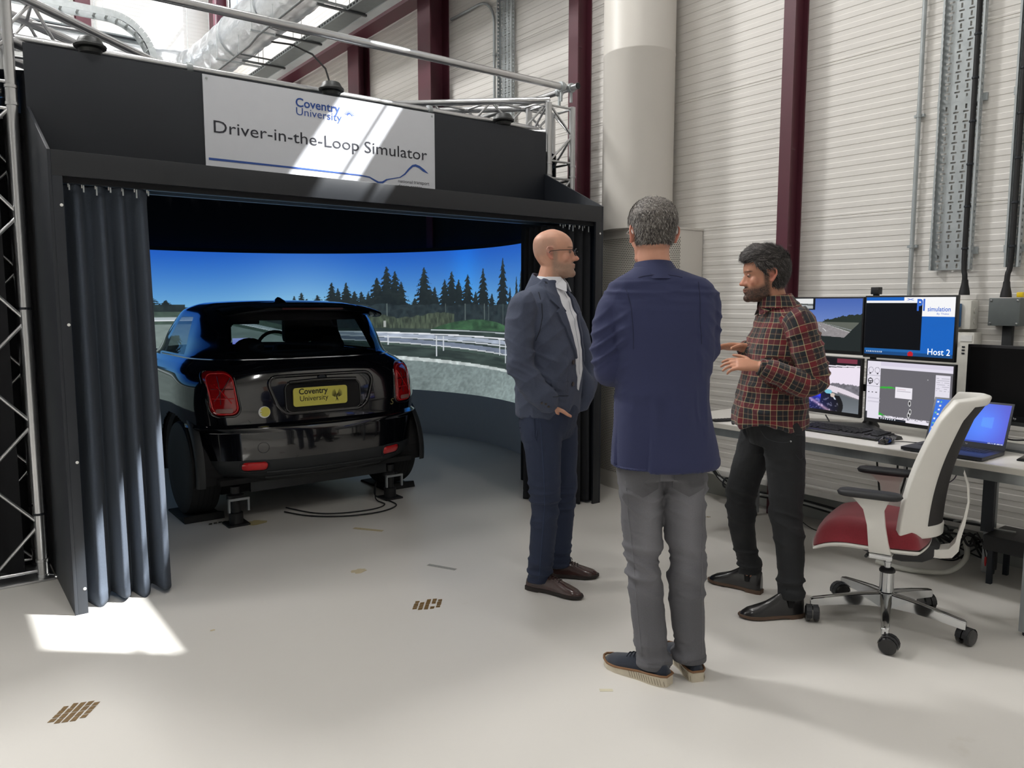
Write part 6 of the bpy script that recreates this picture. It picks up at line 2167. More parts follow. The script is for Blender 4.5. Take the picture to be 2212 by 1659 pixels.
def add_head(mb, T, H=.235, k=1.0, chin=0.0, nose=1.0, smile=False):
    """T: 4x4 matrix from head frame (x right, y forward, z up, origin below the chin) to body frame"""
    V = []
    qs = np.concatenate([np.linspace(-.02, .3, 10), np.linspace(.33, .85, 16), np.linspace(.87, 1.0, 9)])
    n = 40
    for q in qs:
        for i in range(n):
            V.append(T @ Vector(head_pt(q, 2 * PI * i / n, H, k)))
    m = len(qs)
    F = [(i * n + j, i * n + (j + 1) % n, (i + 1) * n + (j + 1) % n, (i + 1) * n + j) for i in range(m - 1) for j in range(n)]
    F += [tuple(range(n - 1, -1, -1)), tuple(range((m - 1) * n, m * n))]
    mb.add([tuple(v) for v in V], F)
    R3 = T.to_3x3()
    def tl(x, y, z): return T @ Vector((x * k, y * k, z * H))
    def vec(x, y, z): return R3 @ Vector((x * k, y * k, z * k))
    # nose
    loft(mb, [(tl(0, .076, .56), vec(.008, 0, 0), vec(0, .010, .0)), (tl(0, .086, .52), vec(.009, 0, 0), vec(0, .012, 0)), (tl(0, .094, .46), vec(.011, 0, 0), vec(0, .014 * nose, 0)),
              (tl(0, .103, .40), vec(.015, 0, 0), vec(0, .019 * nose, 0)), (tl(0, .107, .362), vec(.018, 0, 0), vec(0, .019 * nose, 0)), (tl(0, .100, .328), vec(.015, 0, 0), vec(0, .014, 0)), (tl(0, .090, .325), vec(.008, 0, 0), vec(0, .006, 0))], 16)
    for s in (-1, 1):
        mb.sphere(tuple(tl(s * .015, .092, .355)), .010 * k, n=10, m=7)                      # nostril wings
        mb.sphere(tuple(tl(s * .026, .080, .605)), .024 * k, .012 * k, .009 * k, rot=R3, n=12, m=7)   # brow ridge
        mb.sphere(tuple(tl(s * .046, .055, .40)), .020 * k, .024 * k, .024 * k, rot=R3, n=12, m=8)     # cheek
        mb.sphere(tuple(tl(s * .048, .020, .14)), .014 * k, .034 * k, .020 * k, rot=R3, n=12, m=8)     # jaw
    mb.sphere(tuple(tl(0, .094, .252)), .025 * k, .011 * k, .0065 * k, rot=R3, n=12, m=7)     # upper lip
    mb.sphere(tuple(tl(0, .092, .198)), .022 * k, .011 * k, .0075 * k, rot=R3, n=12, m=7)     # lower lip
    mb.sphere(tuple(tl(0, .083, .075)), .024 * k, .020 * k + chin, .020 * k, rot=R3, n=12, m=8)        # chin
    # ears
    for s in (-1, 1):
        P = [tl(s * (.076 + dx), y, z) for dx, y, z in ((.002, -.002, .38), (.010, -.012, .37), (.012, -.022, .42), (.017, -.032, .50), (.018, -.033, .57), (.015, -.024, .615), (.009, -.010, .61), (.003, -.002, .57))]
        mb.tube(P, [.004 * k, .007 * k, .006 * k, .0055 * k, .005 * k, .005 * k, .0045 * k, .004 * k], 8)
        mb.sphere(tuple(tl(s * .078, -.016, .49)), .005 * k, .015 * k, .027 * k, rot=R3, n=10, m=8)

def ear_local(L):
    return np.abs(L[:, 0])

def hand(mb, wrist, d, pn, side, curl=(.35, .4, .45, .5), spread=.06, s=1.0, thumb=(.6, .5)):
    """wrist point, d hand direction, pn palm normal (towards palm), side: thumb side unit vector"""
    d = Vector(d).normalized(); pn = Vector(pn); pn = (pn - d * pn.dot(d)).normalized()
    sd = Vector(side); sd = (sd - d * sd.dot(d) - pn * sd.dot(pn)).normalized()
    w = Vector(wrist)
    loft(mb, [(w - d * .03 * s, sd * .026 * s, pn * .020 * s), (w, sd * .027 * s, pn * .019 * s), (w + d * .03 * s, sd * .035 * s, pn * .017 * s, 2.6), (w + d * .07 * s, sd * .041 * s, pn * .015 * s, 2.8), (w + d * .092 * s, sd * .040 * s, pn * .012 * s, 2.8)], 18)
    for k, (off, L) in enumerate(((.031, .074), (.0105, .082), (-.0105, .077), (-.031, .060))):
        L *= s
        p = w + d * .085 * s + sd * off * s
        dir_ = (d + sd * (spread * (1.2 - k * .8))).normalized()
        a = curl[k]
        pts = [p - dir_ * .012, p]
        ang = 0
        for j, fr in enumerate((.45, .30, .25)):
            ang += a * (1.0 if j else .7)
            dd = dir_ * math.cos(ang) + pn * math.sin(ang)
            pts.append(pts[-1] + dd * (L * fr))
        mb.tube(spline(pts, 3), list(np.interp(np.linspace(0, 1, 3 * (len(pts) - 1) + 1), [0, .5, 1], [.0098 * s, .0085 * s, .0065 * s])), 10)
        mb.sphere(tuple(pts[-1]), .0066 * s, n=8, m=6)
    t0 = w + d * .022 * s + sd * .024 * s + pn * .004
    td = (sd * .80 + d * .62 + pn * thumb[0] * .4).normalized()
    t1 = t0 + td * .042 * s
    td2 = (d * .85 + sd * .35 + pn * thumb[1] * .5).normalized()
    t2 = t1 + td2 * .032 * s; t3 = t2 + (td2 + pn * .15).normalized() * .024 * s
    mb.tube(spline([t0 - td * .015, t0, t1, t2, t3], 3), list(np.interp(np.linspace(0, 1, 13), [0, .4, 1], [.014 * s, .0115 * s, .0075 * s])), 10)
    mb.sphere(tuple(t3), .0076 * s, n=8, m=6)

SKIN = np.array(lin((206, 156, 132))[:3])
def paint_body(me, Tinv, H, k, skin, beard=None, brow=(60, 46, 38), lips=(176, 108, 100), beard_amt=1.0, scalp=0.0):
    V, N = arrays(me)
    n = len(V)
    C = np.tile(np.array(lin(skin)[:3]), (n, 1))
    mot = n3(V * 60, 3)[:, None] * .10 + .95
    C = C * mot
    A = np.array(Tinv)
    L = (V @ A[:3, :3].T + A[:3, 3])
    x, y, z = L[:, 0] / k, L[:, 1] / k, L[:, 2] / H
    hd = (z > -.25) & (z < 1.2) & (np.abs(x) < .14) & (np.abs(y) < .16)
    def mix(mask, col, a=1.0):
        nonlocal C
        m = np.clip(mask * a, 0, 1)[:, None] * hd[:, None]
        C = C * (1 - m) + np.array(lin(col)[:3]) * m
    red = g1(x, 0, .02) * g1(z, .37, .06) * (y > .085)
    mix(red, (212, 132, 112), .6)
    mix(smooth01(.076, .084, np.abs(x)) * (y < .02) * (z > .3) * (z < .7), (208, 130, 112), .75)
    mix(g1(np.abs(x), .05, .02) * g1(z, .40, .07) * (y > .03), (214, 140, 122), .35)
    mix(g1(x, 0, .022) * g1(z, .225, .018) * smooth01(.080, .092, y), lips, .8)
    mix(g1(x, 0, .018) * g1(z, .224, .006) * smooth01(.085, .092, y), (96, 44, 42), .8)
    for s in (-1, 1):
        mix(g1(x, s * .034, .012) * g1(z, .535, .014) * smooth01(.062, .072, y), (70, 50, 44), .9)
        mix(g1(x, s * .034, .020) * g1(z, .500, .020) * smooth01(.05, .07, y), (170, 116, 98), .45)
        mix(smooth01(.010, .016, s * x) * smooth01(.060, .052, s * x) * g1(z + .25 * np.abs(s * x - .03), .607, .014) * smooth01(.05, .06, y), brow, .9)
        mix(g1(np.abs(x), .080, .006) * g1(y, -.012, .008) * g1(z, .47, .035), (150, 84, 74), .7)
    if scalp:
        mix(smooth01(.40, .52, z) * smooth01(.84, .72, z) * smooth01(.03, -.02, y) * (.7 + .6 * n3(V * 300, 5)), (150, 132, 120), scalp)
    if beard is not None:
        jaw = smooth01(.345, .21, z - 1.6 * np.maximum(0, .045 - y)) * smooth01(-.020, .004, y) * smooth01(-.12, -.03, z)
        jaw = np.maximum(jaw, smooth01(.026, .012, y) * smooth01(-.008, .002, y) * (z > .2) * smooth01(.56, .50, z) * (np.abs(x) > .05) * .9)
        mous = g1(z, .285, .03) * smooth01(.035, .025, np.abs(x)) * smooth01(.07, .08, y)
        lipm = g1(x, 0, .020) * g1(z, .222, .022) * smooth01(.082, .092, y)
        chk = smooth01(.36, .30, z) * (np.abs(x) > .01)
        bm = np.clip(np.maximum(jaw, mous) - lipm * .9, 0, 1)
        sp = .75 + .5 * n3(V * 420, 9)
        mix(bm * sp, beard, beard_amt)
    color_attr(me, C)
    return L

def hair_cap(name, T, H, k, mask_fn, thick_fn, mat, parent, colors, nstr=5000, slen=.016, flow=None, seed=5, sw=.0012, lift=.35):
    rs = np.random.default_rng(seed)
    qs = np.concatenate([np.linspace(.05, .85, 44), np.linspace(.86, 1.0, 16)])
    n = 96
    V = []; W = []
    for q in qs:
        for i in range(n):
            t = 2 * PI * i / n
            m = mask_fn(q, t)
            th_ = thick_fn(q, t) * m - .004 * (1 - m)
            jit = (.0018 * (rs.random() - .5)) * m
            V.append(T @ Vector(head_pt(q, t, H, k, th_ + jit))); W.append(m)
    F = [(i * n + j, i * n + (j + 1) % n, (i + 1) * n + (j + 1) % n, (i + 1) * n + j) for i in range(len(qs) - 1) for j in range(n)]
    F = [f for f in F if max(W[v] for v in f) > .02]
    F.append(tuple(range((len(qs) - 1) * n, len(qs) * n)))
    me = np_mesh(name, V, F)
    cols = np.array([lin(c)[:3] for c in colors])
    Vn = np.array([tuple(v) for v in V])
    f_ = n3(Vn * np.array([300, 300, 120]), 4)
    cc = cols[0] * (1 - f_[:, None]) + cols[1] * f_[:, None]
    color_attr(me, cc)
    o = finish(name, me, mat, parent)
    # strands
    SV = []; SF = []; SC = []
    Tn = T.to_3x3()
    cnt = 0; tries = 0
    while cnt < nstr and tries < nstr * 6:
        tries += 1
        q = 1 - rs.random() ** 1.25 * .95; t = rs.random() * 2 * PI
        m = mask_fn(q, t)
        if m < .25 + .4 * rs.random():
            continue
        base = Vector(head_pt(q, t, H, k, thick_fn(q, t) * m - .002))
        e = .03
        nb = Vector(head_pt(q, t, H, k, thick_fn(q, t) * m + .02)) - base
        nb.normalize()
        fd = Vector(flow(q, t)) if flow else Vector((0, -.4, -1))
        fd = fd + Vector(rs.normal(0, .25, 3))
        fd = (fd - nb * fd.dot(nb)).normalized()
        d = (fd + nb * (lift + .25 * rs.random())).normalized()
        L_ = slen * (.6 + .8 * rs.random()) * (.45 + .55 * m)
        s = d.cross(nb)
        if s.length < 1e-3: continue
        s = s.normalized() * sw * (.6 + .7 * rs.random())
        p0 = base; p1 = base + d * L_ * .55 + nb * .001; p2 = base + (d * .8 + fd * .4).normalized() * L_
        i0 = len(SV)
        for p in (p0 - s, p0 + s, p1 + s * .7, p1 - s * .7, p2):
            SV.append(tuple(T @ p))
        SF += [(i0, i0 + 1, i0 + 2, i0 + 3), (i0 + 3, i0 + 2, i0 + 4)]
        c = cols[rs.integers(0, len(cols))] * (.8 + .4 * rs.random())
        SC += [c] * 5
        cnt += 1
    me2 = np_mesh(name + '_strands', SV, SF)
    color_attr(me2, np.array(SC))
    s_ = finish('hair_strands', me2, mat, o)
    s_['kind'] = 'stuff'
    return o

def shoe(parent, heel, toe, z0, H, W, mats, kind, flip=1):
    """heel and toe points on the floor; kind: 'oxford', 'sneaker', 'boot'"""
    h = Vector((heel[0], heel[1], 0)); t = Vector((toe[0], toe[1], 0))
    d = t - h; L = d.length; d.normalize(); s = Vector((-d.y, d.x, 0))
    def W_at(q):
        return np.interp(q, [0, .06, .2, .38, .55, .72, .86, .95, 1], [.018, .028, .034, .031, .036, .044, .040, .026, .006]) * W
    sole_t = {'oxford': .012, 'sneaker': .034, 'boot': .010}[kind]
    t_ = thing_part(parent, 'shoe')
    qs = np.concatenate([np.linspace(0, .1, 6), np.linspace(.13, .86, 20), np.linspace(.88, 1, 9)])
    mb = MB()
    top = []
    for q in qs:
        c = h + d * (L * q)
        w = W_at(q) + .003
        bow = s * (flip * .010 * math.sin(PI * q))
        zt = sole_t
        zb = 0.0
        if kind == 'oxford' or kind == 'boot':
            zb = .0 if q < .26 else .006 + (.010 if q > .3 else 0) * 0 + .006 * max(0, (q - .8) / .2)
            zt = .022 if kind == 'oxford' else .020
        if kind == 'sneaker':
            zt = .040 - .016 * smooth01(.15, .8, np.array(q)) + .006 * max(0, (q - .85) / .15)
            zb = .008 * max(0, (q - .82) / .18)
        mb.v += [tuple(c + bow - s * w + Vector((0, 0, zb))), tuple(c + bow + s * w + Vector((0, 0, zb))), tuple(c + bow + s * w * .98 + Vector((0, 0, zt))), tuple(c + bow - s * w * .98 + Vector((0, 0, zt)))]
    m = len(qs)
    mb.f = [(i * 4 + j, i * 4 + (j + 1) % 4, i * 4 + 4 + (j + 1) % 4, i * 4 + 4 + j) for i in range(m - 1) for j in range(4)] + [(0, 1, 2, 3), (m * 4 - 1, m * 4 - 2, m * 4 - 3, m * 4 - 4)]
    # upper
    up = MB()
    def H_at(q):
        if kind == 'boot':
            return np.interp(q, [0, .04, .30, .40, .50, .60, .72, .86, .95, 1], [.11, .125, .125, .115, .095, .078, .064, .050, .034, .016]) * H
        return np.interp(q, [0, .04, .15, .30, .42, .52, .64, .78, .90, .97, 1], [.058, .072, .072, .078, .088, .083, .068, .055, .044, .030, .014]) * H
    for q in qs:
        c = h + d * (L * (.012 + .976 * q)) + s * (flip * .010 * math.sin(PI * q))
        w = W_at(q)
        hh = H_at(q); zb = sole_t * .7 if kind != 'sneaker' else .022
        ring_ = []
        for a in np.linspace(0, PI, 13):
            cw = math.cos(a); sw_ = math.sin(a)
            narrow = 1 - .30 * sw_ ** 2 * (hh / .1)
            ring_.append(c + s * (w * math.copysign(abs(cw) ** .75, cw) * narrow) + Vector((0, 0, zb + (hh - zb) * sw_ ** .85)))
        up.v += [tuple(p) for p in ring_]
    up.f = [(i * 13 + j, i * 13 + j + 1, i * 13 + 14 + j, i * 13 + 13 + j) for i in range(m - 1) for j in range(12)] + [tuple(range(12, -1, -1)), tuple(range((m - 1) * 13, m * 13))]
    upper = up.build('shoe', mats[0], parent, smooth=60, world=False)
    so = mb.build('sole', mats[1], upper, smooth=40, world=False)
    if kind == 'sneaker':
        wl = MB(); P = []
        for sg in (1, -1):
            for q in (qs if sg > 0 else qs[::-1]):
                c = h + d * (L * q) + s * (flip * .010 * math.sin(PI * q)); zt = .042 - .016 * float(smooth01(.15, .8, np.array(q))) + .006 * max(0, (q - .85) / .15)
                P.append(c + s * sg * (W_at(q) + .003) + Vector((0, 0, zt)))
        wl.tube(P, .0045, 6, closed=True); wl.build('welt', mats[2], upper, smooth=60, world=False)
        gr = MB()
        for sg in (1, -1):
            for q in np.linspace(.03, .5, 14):
                c = h + d * (L * q) + s * (flip * .010 * math.sin(PI * q) + sg * (W_at(q) + .0035))
                gr.bar(c + Vector((0, 0, .006)) - d * .004, c + Vector((0, 0, .030)) + d * .005, .0018, .0012, s)
        g_ = gr.build('sole_grooves', M('sole_groove', (150, 138, 118), .8), so, world=False); g_['kind'] = 'stuff'
    if kind in ('oxford', 'sneaker'):
        for k in range(4):
            q = .44 + .05 * k
            c = h + d * (L * q) + s * (flip * .010 * math.sin(PI * q)); zz = H_at(q) + .001
            MB().tube(spline([c - s * .020 * W + Vector((0, 0, zz - .008)), c + Vector((0, 0, zz + .002)), c + s * .020 * W + Vector((0, 0, zz - .008))], 4), .0022, 6).build('lace', mats[3], upper, world=False)
        c = h + d * (L * .44); zz = H_at(.44)
        for sg in (1, -1):
            MB().tube(spline([c + Vector((0, 0, zz + .003)), c + s * sg * .02 + d * .005 + Vector((0, 0, zz + .010)), c + s * sg * .032 + d * .012 + Vector((0, 0, zz - .006))], 4), .002, 6).build('lace', mats[3], upper, world=False)
    if kind == 'boot':
        for sg in (1, -1):
            q0, q1 = .16, .34
            pts = []
            for q, zz in ((.15, .145), (.33, .145), (.28, .055), (.21, .055)):
                c = h + d * (L * q)
                pts.append(c + s * sg * (W_at(q) * (.80 if zz > .1 else .99) + .002) + s * (flip * .010 * math.sin(PI * q)) + Vector((0, 0, zz * H)))
            b = MB(); b.add(pts, [(0, 1, 2, 3)]); b.build('elastic_gusset', mats[2], upper, world=False)
    return upper
def thing_part(parent, name):
    return None

def cloth_mat(name, rgb_, rough=.9, noise=.12, scale=300, bump=.25, bscale=600, sheen=.03, attr=None):
    return M(name, rgb_, rough, noise=noise, scale=scale, bump=bump, bscale=bscale, sheen=sheen, attr=attr)

m_skin = M('skin', (255, 255, 255), .48, noise=.03, scale=90, bump=.06, bscale=350, attr='tint', spec=.4)
MATS['skin'].node_tree.nodes['Principled BSDF'].inputs['Subsurface Weight'].default_value = 0.12
MATS['skin'].node_tree.nodes['Principled BSDF'].inputs['Subsurface Radius'].default_value = (.012, .005, .003)
m_hair = M('hair', (255, 255, 255), .55, noise=.05, scale=200, attr='tint', spec=.3)
m_lensg = M_glass('spectacle_lens', (.93, .95, .96), .02)

def frame_T(pos, fwd, tilt=0.0, roll=0.0):
    """head matrix: y axis along fwd (horizontal), tilt > 0 looks up"""
    f = Vector((fwd[0], fwd[1], 0)).normalized()
    r = Vector((f.y, -f.x, 0))
    R_ = Matrix(((r.x, f.x, 0), (r.y, f.y, 0), (0, 0, 1)))
    R_ = R_ @ Matrix.Rotation(tilt, 3, 'X') @ Matrix.Rotation(roll, 3, 'Y')
    return Matrix.Translation(Vector(pos)) @ R_.to_4x4()

def add_eyes(body, T, H):
    R3 = T.to_3x3()
    for s in (-1, 1):
        c = T @ Vector((s * .0325, .0745, .520 * H))
        e = MB().sphere(tuple(c), .0106, n=14, m=10).build('eye', M('eye_white', (140, 118, 106), .25), body, smooth=80, world=False)
        d = R3 @ Vector((s * .10, 1, -.04)).normalized()
        MB().lathe([(.0058, .0092), (.0044, .0102), (0, .0108)], tuple(c), 12, tuple(d)).build('iris', M('iris_brown', (46, 32, 24), .15), body, world=False)
        u = MB()
        for j in range(7):
            a = -1.15 + 2.3 * j / 6
            for q in (.15, .55, .95, 1.3):
                v = Vector((math.sin(a) * math.cos(q), math.cos(a) * math.cos(q), math.sin(q))) * .0124
                u.v.append(tuple(c + R3 @ v))
        u.f = [(j * 4 + k, j * 4 + k + 1, j * 4 + 5 + k, j * 4 + 4 + k) for j in range(6) for k in range(3)]
        u.build('eyelid', M('eyelid_skin', (178, 124, 104), .5), body, smooth=80, world=False)

def person(label, x, y):
    return thing('person', label, 'person', (x, y, 0), -YAW)
# ================================================================== PERSON 1: bald man in grey blue jacket, in profile
p1 = person('bald man with glasses in grey blue jacket and jeans, hand in pocket', 2.5, 2.85)
fy = math.radians(33)
f1 = Vector((math.cos(fy), -math.sin(fy), 0)); r1 = Vector((f1.y, -f1.x, 0))      # body forward and right
Z = Vector((0, 0, 1))
T1 = frame_T((-.052, .045, 1.572), (1, -.06), math.radians(2))
c1 = lambda dz, a=0, b=0: Vector((-.085, .03, dz)) + r1 * a + f1 * b
bm_ = MB()
add_head(bm_, T1, .236, 1.0, .003, 1.0)
limb(bm_, [(-.095, .04, 1.44), (-.080, .042, 1.54), (-.060, .045, 1.62)], [.072, .062, .060])
loft(bm_, [(c1(.80), r1 * .13, f1 * .09), (c1(1.0), r1 * .14, f1 * .10), (c1(1.2), r1 * .15, f1 * .10), (c1(1.38), r1 * .16, f1 * .10), (c1(1.47), r1 * .10, f1 * .07)])
limb(bm_, [c1(1.43, .16), (-.215, -.165, 1.15), (-.115, -.165, 1.0), (-.083, -.134, .965)], [.045, .040, .034, .028])
limb(bm_, [c1(1.43, -.16), (.075, .23, 1.13), (.085, .15, .98), (.062, .115, .95)], [.045, .040, .034, .028])
hand(bm_, (-.082, -.130, .962), (.36, .52, -.78), (.55, .60, .5), (.60, -.05, .75), (.15, .18, .2, .2), .01, .95)
hand(bm_, (.060, .115, .950), (-.25, -.25, -.9), (-.6, .3, 0), (.6, -.4, .4), (.25, .28, .3, .32), .03, .98)
limb(bm_, [(-.11, -.04, .90), (-.10, -.05, .47), (-.125, -.005, .06)], [.075, .050, .040])
limb(bm_, [(-.03, .11, .90), (.0, .15, .47), (-.01, .19, .06)], [.075, .050, .040])
me = fuse(bm_, .0042, 4)
L1 = paint_body(me, T1.inverted(), .236, 1.0, (206, 156, 132), beard=(146, 126, 112), beard_amt=.70, brow=(120, 92, 76), scalp=.4)
add_eyes(finish('body', me, m_skin, p1), T1, .236)

# trousers
m_den = cloth_mat('dark_blue_denim', (36, 46, 70), .85, noise=.22, scale=500, bump=.2, bscale=900)
tm = MB()
limb(tm, [(-.115, -.045, .93), (-.115, -.055, .80), (-.105, -.060, .62), (-.098, -.055, .47), (-.108, -.035, .28), (-.120, -.012, .13), (-.124, -.006, .052)], [.094, .096, .083, .072, .067, .062, .062], 22)
limb(tm, [(-.035, .105, .93), (-.02, .12, .80), (-.005, .135, .62), (.0, .150, .47), (-.005, .172, .28), (-.012, .19, .13), (-.012, .192, .055)], [.094, .096, .082, .071, .066, .060, .060], 22)
loft(tm, [(c1(.77, 0, -.005), r1 * .165, f1 * .108), (c1(.84, 0, .008), r1 * .178, f1 * .128), (c1(.91, 0, .014), r1 * .182, f1 * .138), (c1(1.0, 0, .01), r1 * .168, f1 * .130)])
me = fuse(tm, .006, 5)
V, N = arrays(me)
w = .022 * g1(V[:, 2], .47, .12) * (fold(V * np.array([6, 6, 22]) + 3, 1) - .5) + .024 * g1(V[:, 2], .11, .09) * (fold(V * np.array([5, 5, 26]) + 8, 2) - .5) + .010 * (n3(V * np.array([9, 9, 7]), 3) - .5) + .006 * g1(V[:, 2], .78, .08) * (fold((V + V[:, [2, 2, 2]] * .6) * 14, 6) - .5)
w[V[:, 2] > .92] = 0
V = V + N * w[:, None]
set_pos(me, V)
tro = finish('jeans', me, m_den, p1)
seam = MB(); bt = bvh_of(me)
pts = []
for z in np.linspace(.88, .07, 50):
    cx = np.interp(z, [.06, .28, .47, .62, .93], [-.128, -.115, -.103, -.108, -.13]); h_ = bt.ray_cast(Vector((cx, -.5, z)), Vector((0, 1, 0)))
    if h_[0] is not None: pts.append(h_[0] + Vector((0, -.0012, 0)))
seam.tube(pts, .0018, 5); seam.build('side_seam', M('denim_seam', (52, 64, 92), .8), tro, world=False)
conform('back_pocket', bt, [(-.225, .90), (-.155, .895), (-.150, .80), (-.19, .775), (-.228, .80)], lambda a, b: (a, -.5, b), (0, 1, 0), .003, m_den, tro)

# jacket
m_jk1 = cloth_mat('grey_blue_wool', (70, 77, 96), .95, noise=.30, scale=700, bump=.35, bscale=900, sheen=.05)
jm = MB()
def J(z, cl, cf, hw, hd, e=2.3):
    return (c1(z, cl, cf), r1 * hw, f1 * hd, e)
loft(jm, [J(.895, .0, .000, .178, .140), J(.98, 0, .004, .182, .146), J(1.08, 0, .012, .184, .150), J(1.18, 0, .014, .186, .150), J(1.28, 0, .004, .190, .140), J(1.38, 0, -.004, .192, .126), J(1.45, 0, -.010, .178, .108), J(1.495, .0, -.012, .135, .088), J(1.530, .0, -.008, .090, .074), J(1.56, 0, .0, .066, .066)], 40)
limb(jm, [c1(1.44, .160, -.01), c1(1.42, .190, -.02), (-.228, -.155, 1.28), (-.215, -.172, 1.14), (-.165, -.178, 1.05), (-.110, -.168, .995), (-.084, -.142, .966)], [.066, .070, .066, .062, .060, .053, .046], 22)
limb(jm, [c1(1.44, -.160, -.01), c1(1.42, -.190, -.01), (.075, .215, 1.28), (.105, .225, 1.12), (.120, .19, 1.03), (.095, .13, .97)], [.066, .070, .064, .062, .058, .050], 22)
# tail of the far side pushed outwards by the pocketed hand
loft(jm, [((.085, .12, .90), r1 * .05, f1 * .040), ((.115, .14, .97), r1 * .05, f1 * .045), ((.105, .14, 1.05), r1 * .05, f1 * .045), ((.06, .13, 1.14), r1 * .04, f1 * .035)], 18)
me = fuse(jm, .0058, 5)
V, N = arrays(me)
arm = g1(V[:, 1], -.17, .06) * (V[:, 0] < .0)
w = .026 * arm * g1(V[:, 2], 1.12, .15) * (fold(np.stack([V[:, 0] * 9, V[:, 1] * 4, (V[:, 2] + .5 * V[:, 0]) * 24], 1), 5) - .55)
w += .012 * (n3(V * np.array([7, 7, 6]), 8) - .5) + .013 * (fold(np.stack([V[:, 0] * 7, V[:, 1] * 7, (V[:, 2] - V[:, 0] * .9) * 10], 1), 9) - .5)
w += .016 * arm * g1(V[:, 2], 1.38, .09) * (fold(np.stack([V[:, 0] * 16, V[:, 1] * 5, V[:, 2] * 12], 1), 12) - .5)
V = V + N * w[:, None]
set_pos(me, V)
jb = bvh_of(me)
jk = finish('jacket', me, m_jk1, p1)
to_f = lambda a, b: c1(b, a, .6)
m_sh1 = cloth_mat('white_cotton', (226, 228, 234), .8, noise=.04, scale=300, bump=.1, sheen=.1)
conform('shirt_front', jb, [(.030, 1.545), (-.030, 1.545), (-.062, 1.40), (-.066, 1.25), (-.060, 1.09), (-.040, 1.02), (-.020, 1.03), (.012, 1.18), (.036, 1.36), (.052, 1.47)], to_f, -f1, .0045, m_sh1, jk, rings=16)
MB().tube([jb.ray_cast(to_f(-.018 - .012 * (1.52 - z), z), -f1)[0] + f1 * .0062 for z in np.linspace(1.50, 1.10, 16)], .0012, 5).build('placket_line', M('placket_shade', (176, 180, 190), .8), jk, world=False)
lap = conform('lapel', jb, [(.085, 1.555), (.045, 1.545), (.058, 1.45), (.040, 1.34), (.010, 1.185), (.020, 1.18), (.060, 1.30), (.098, 1.405), (.080, 1.425), (.112, 1.462), (.108, 1.51)], to_f, -f1, .012, m_jk1, jk, rings=12)
conform('lapel', jb, [(-.085, 1.545), (-.045, 1.545), (-.064, 1.42), (-.072, 1.30), (-.074, 1.16), (-.084, 1.16), (-.100, 1.30), (-.120, 1.40), (-.108, 1.43), (-.125, 1.46), (-.112, 1.51)], to_f, -f1, .012, m_jk1, jk, rings=12)
for z in (1.165, 1.058):
    h_ = jb.ray_cast(to_f(.040 if z > 1.1 else .028, z), -f1)[0]
    MB().lathe([(0, 0), (.011, 0), (.011, .004), (.007, .005), (0, .004)], h_ + f1 * .001, 16, f1).build('button', M('brown_button', (58, 50, 46), .4), jk, smooth=40, world=False)
flap_d = -(f1 * .35 + r1 * .94).normalized()
to_s = lambda a, b: Vector((a, -.8, b))
conform('pocket_flap', jb, [(-.075, 1.085), (.012, 1.072), (.010, 1.028), (-.070, 1.044)], to_s, (0, 1, 0), .005, m_jk1, jk)
MB().tube([jb.ray_cast(Vector((x, -.8, 1.010 - .10 * (x + .07))), Vector((0, 1, 0)))[0] + Vector((0, -.001, 0)) for x in np.linspace(-.07, .01, 8)], .0016, 5).build('pocket_welt', M('jacket_shadow', (30, 33, 42), .9), jk, world=False)
for k in range(3):
    h_ = jb.find_nearest(Vector((-.118 + k * .017, -.26, .965 - k * .014)))
    MB().lathe([(0, 0), (.006, 0), (.006, .003), (0, .003)], h_[0], 12, h_[1]).build('cuff_button', MATS['brown_button'], jk, world=False)
# vertical back and armhole seams
MB().tube([jb.ray_cast(Vector((x, -.8, z)), Vector((0, 1, 0)))[0] + Vector((0, -.001, 0)) for x, z in ((-.135, 1.50), (-.120, 1.44), (-.118, 1.38), (-.130, 1.32), (-.15, 1.27))], .002, 5).build('armhole_seam', MATS['jacket_shadow'], jk, world=False)
# shirt collar
def collar(parent, mat, base_c, top_c, rb, rt, fdir, gap=.35, h=.04, thick=.004, name='shirt_collar', dipv=.018):
    mb = MB(); n = 40
    f = Vector(fdir).normalized(); r = Vector((f.y, -f.x, 0))
    for lvl, (c, rr) in enumerate(((base_c, rb), ((Vector(base_c) + Vector(top_c)) / 2, (rb + rt) / 2), (top_c, rt), (Vector(top_c) + (Vector(top_c) - Vector(base_c)) * .02, rt + thick), (base_c, rb + thick * 3))):
        for k in range(n + 1):
            a = gap + (2 * PI - 2 * gap) * k / n
            dip = -dipv * (math.cos(a) + 1) / 2 if lvl in (2, 3) else (-dipv * .5 * (math.cos(a) + 1) / 2 if lvl == 1 else 0)
            mb.v.append(tuple(Vector(c) + f * (rr * math.cos(a)) + r * (rr * math.sin(a)) + Vector((0, 0, dip))))
    m = n + 1
    mb.f = [(l * m + k, l * m + k + 1, (l + 1) * m + k + 1, (l + 1) * m + k) for l in range(4) for k in range(n)]
    return mb.build(name, mat, parent, smooth=60, world=False)
collar(jk, m_sh1, (-.078, .040, 1.515), (-.068, .042, 1.580), .072, .065, (1, -.3, 0), .30, name='shirt_collar')
for sg in (1, -1):
    g = Vector((.92, -.38, 0)); rr = Vector((g.y, -g.x, 0))
    P0 = Vector((-.072, .040, 1.575)); 
    pts = [P0 + g * .060 + rr * sg * .022, P0 + g * .010 + rr * sg * .074, P0 + g * .038 + rr * sg * .082 + Vector((0, 0, -.045)), P0 + g * .098 + rr * sg * .036 + Vector((0, 0, -.072)), P0 + g * .088 + rr * sg * .012 + Vector((0, 0, -.03))]
    b = MB(); b.extrude(pts, -g * .004); b.build('collar_point', m_sh1, jk, world=False)
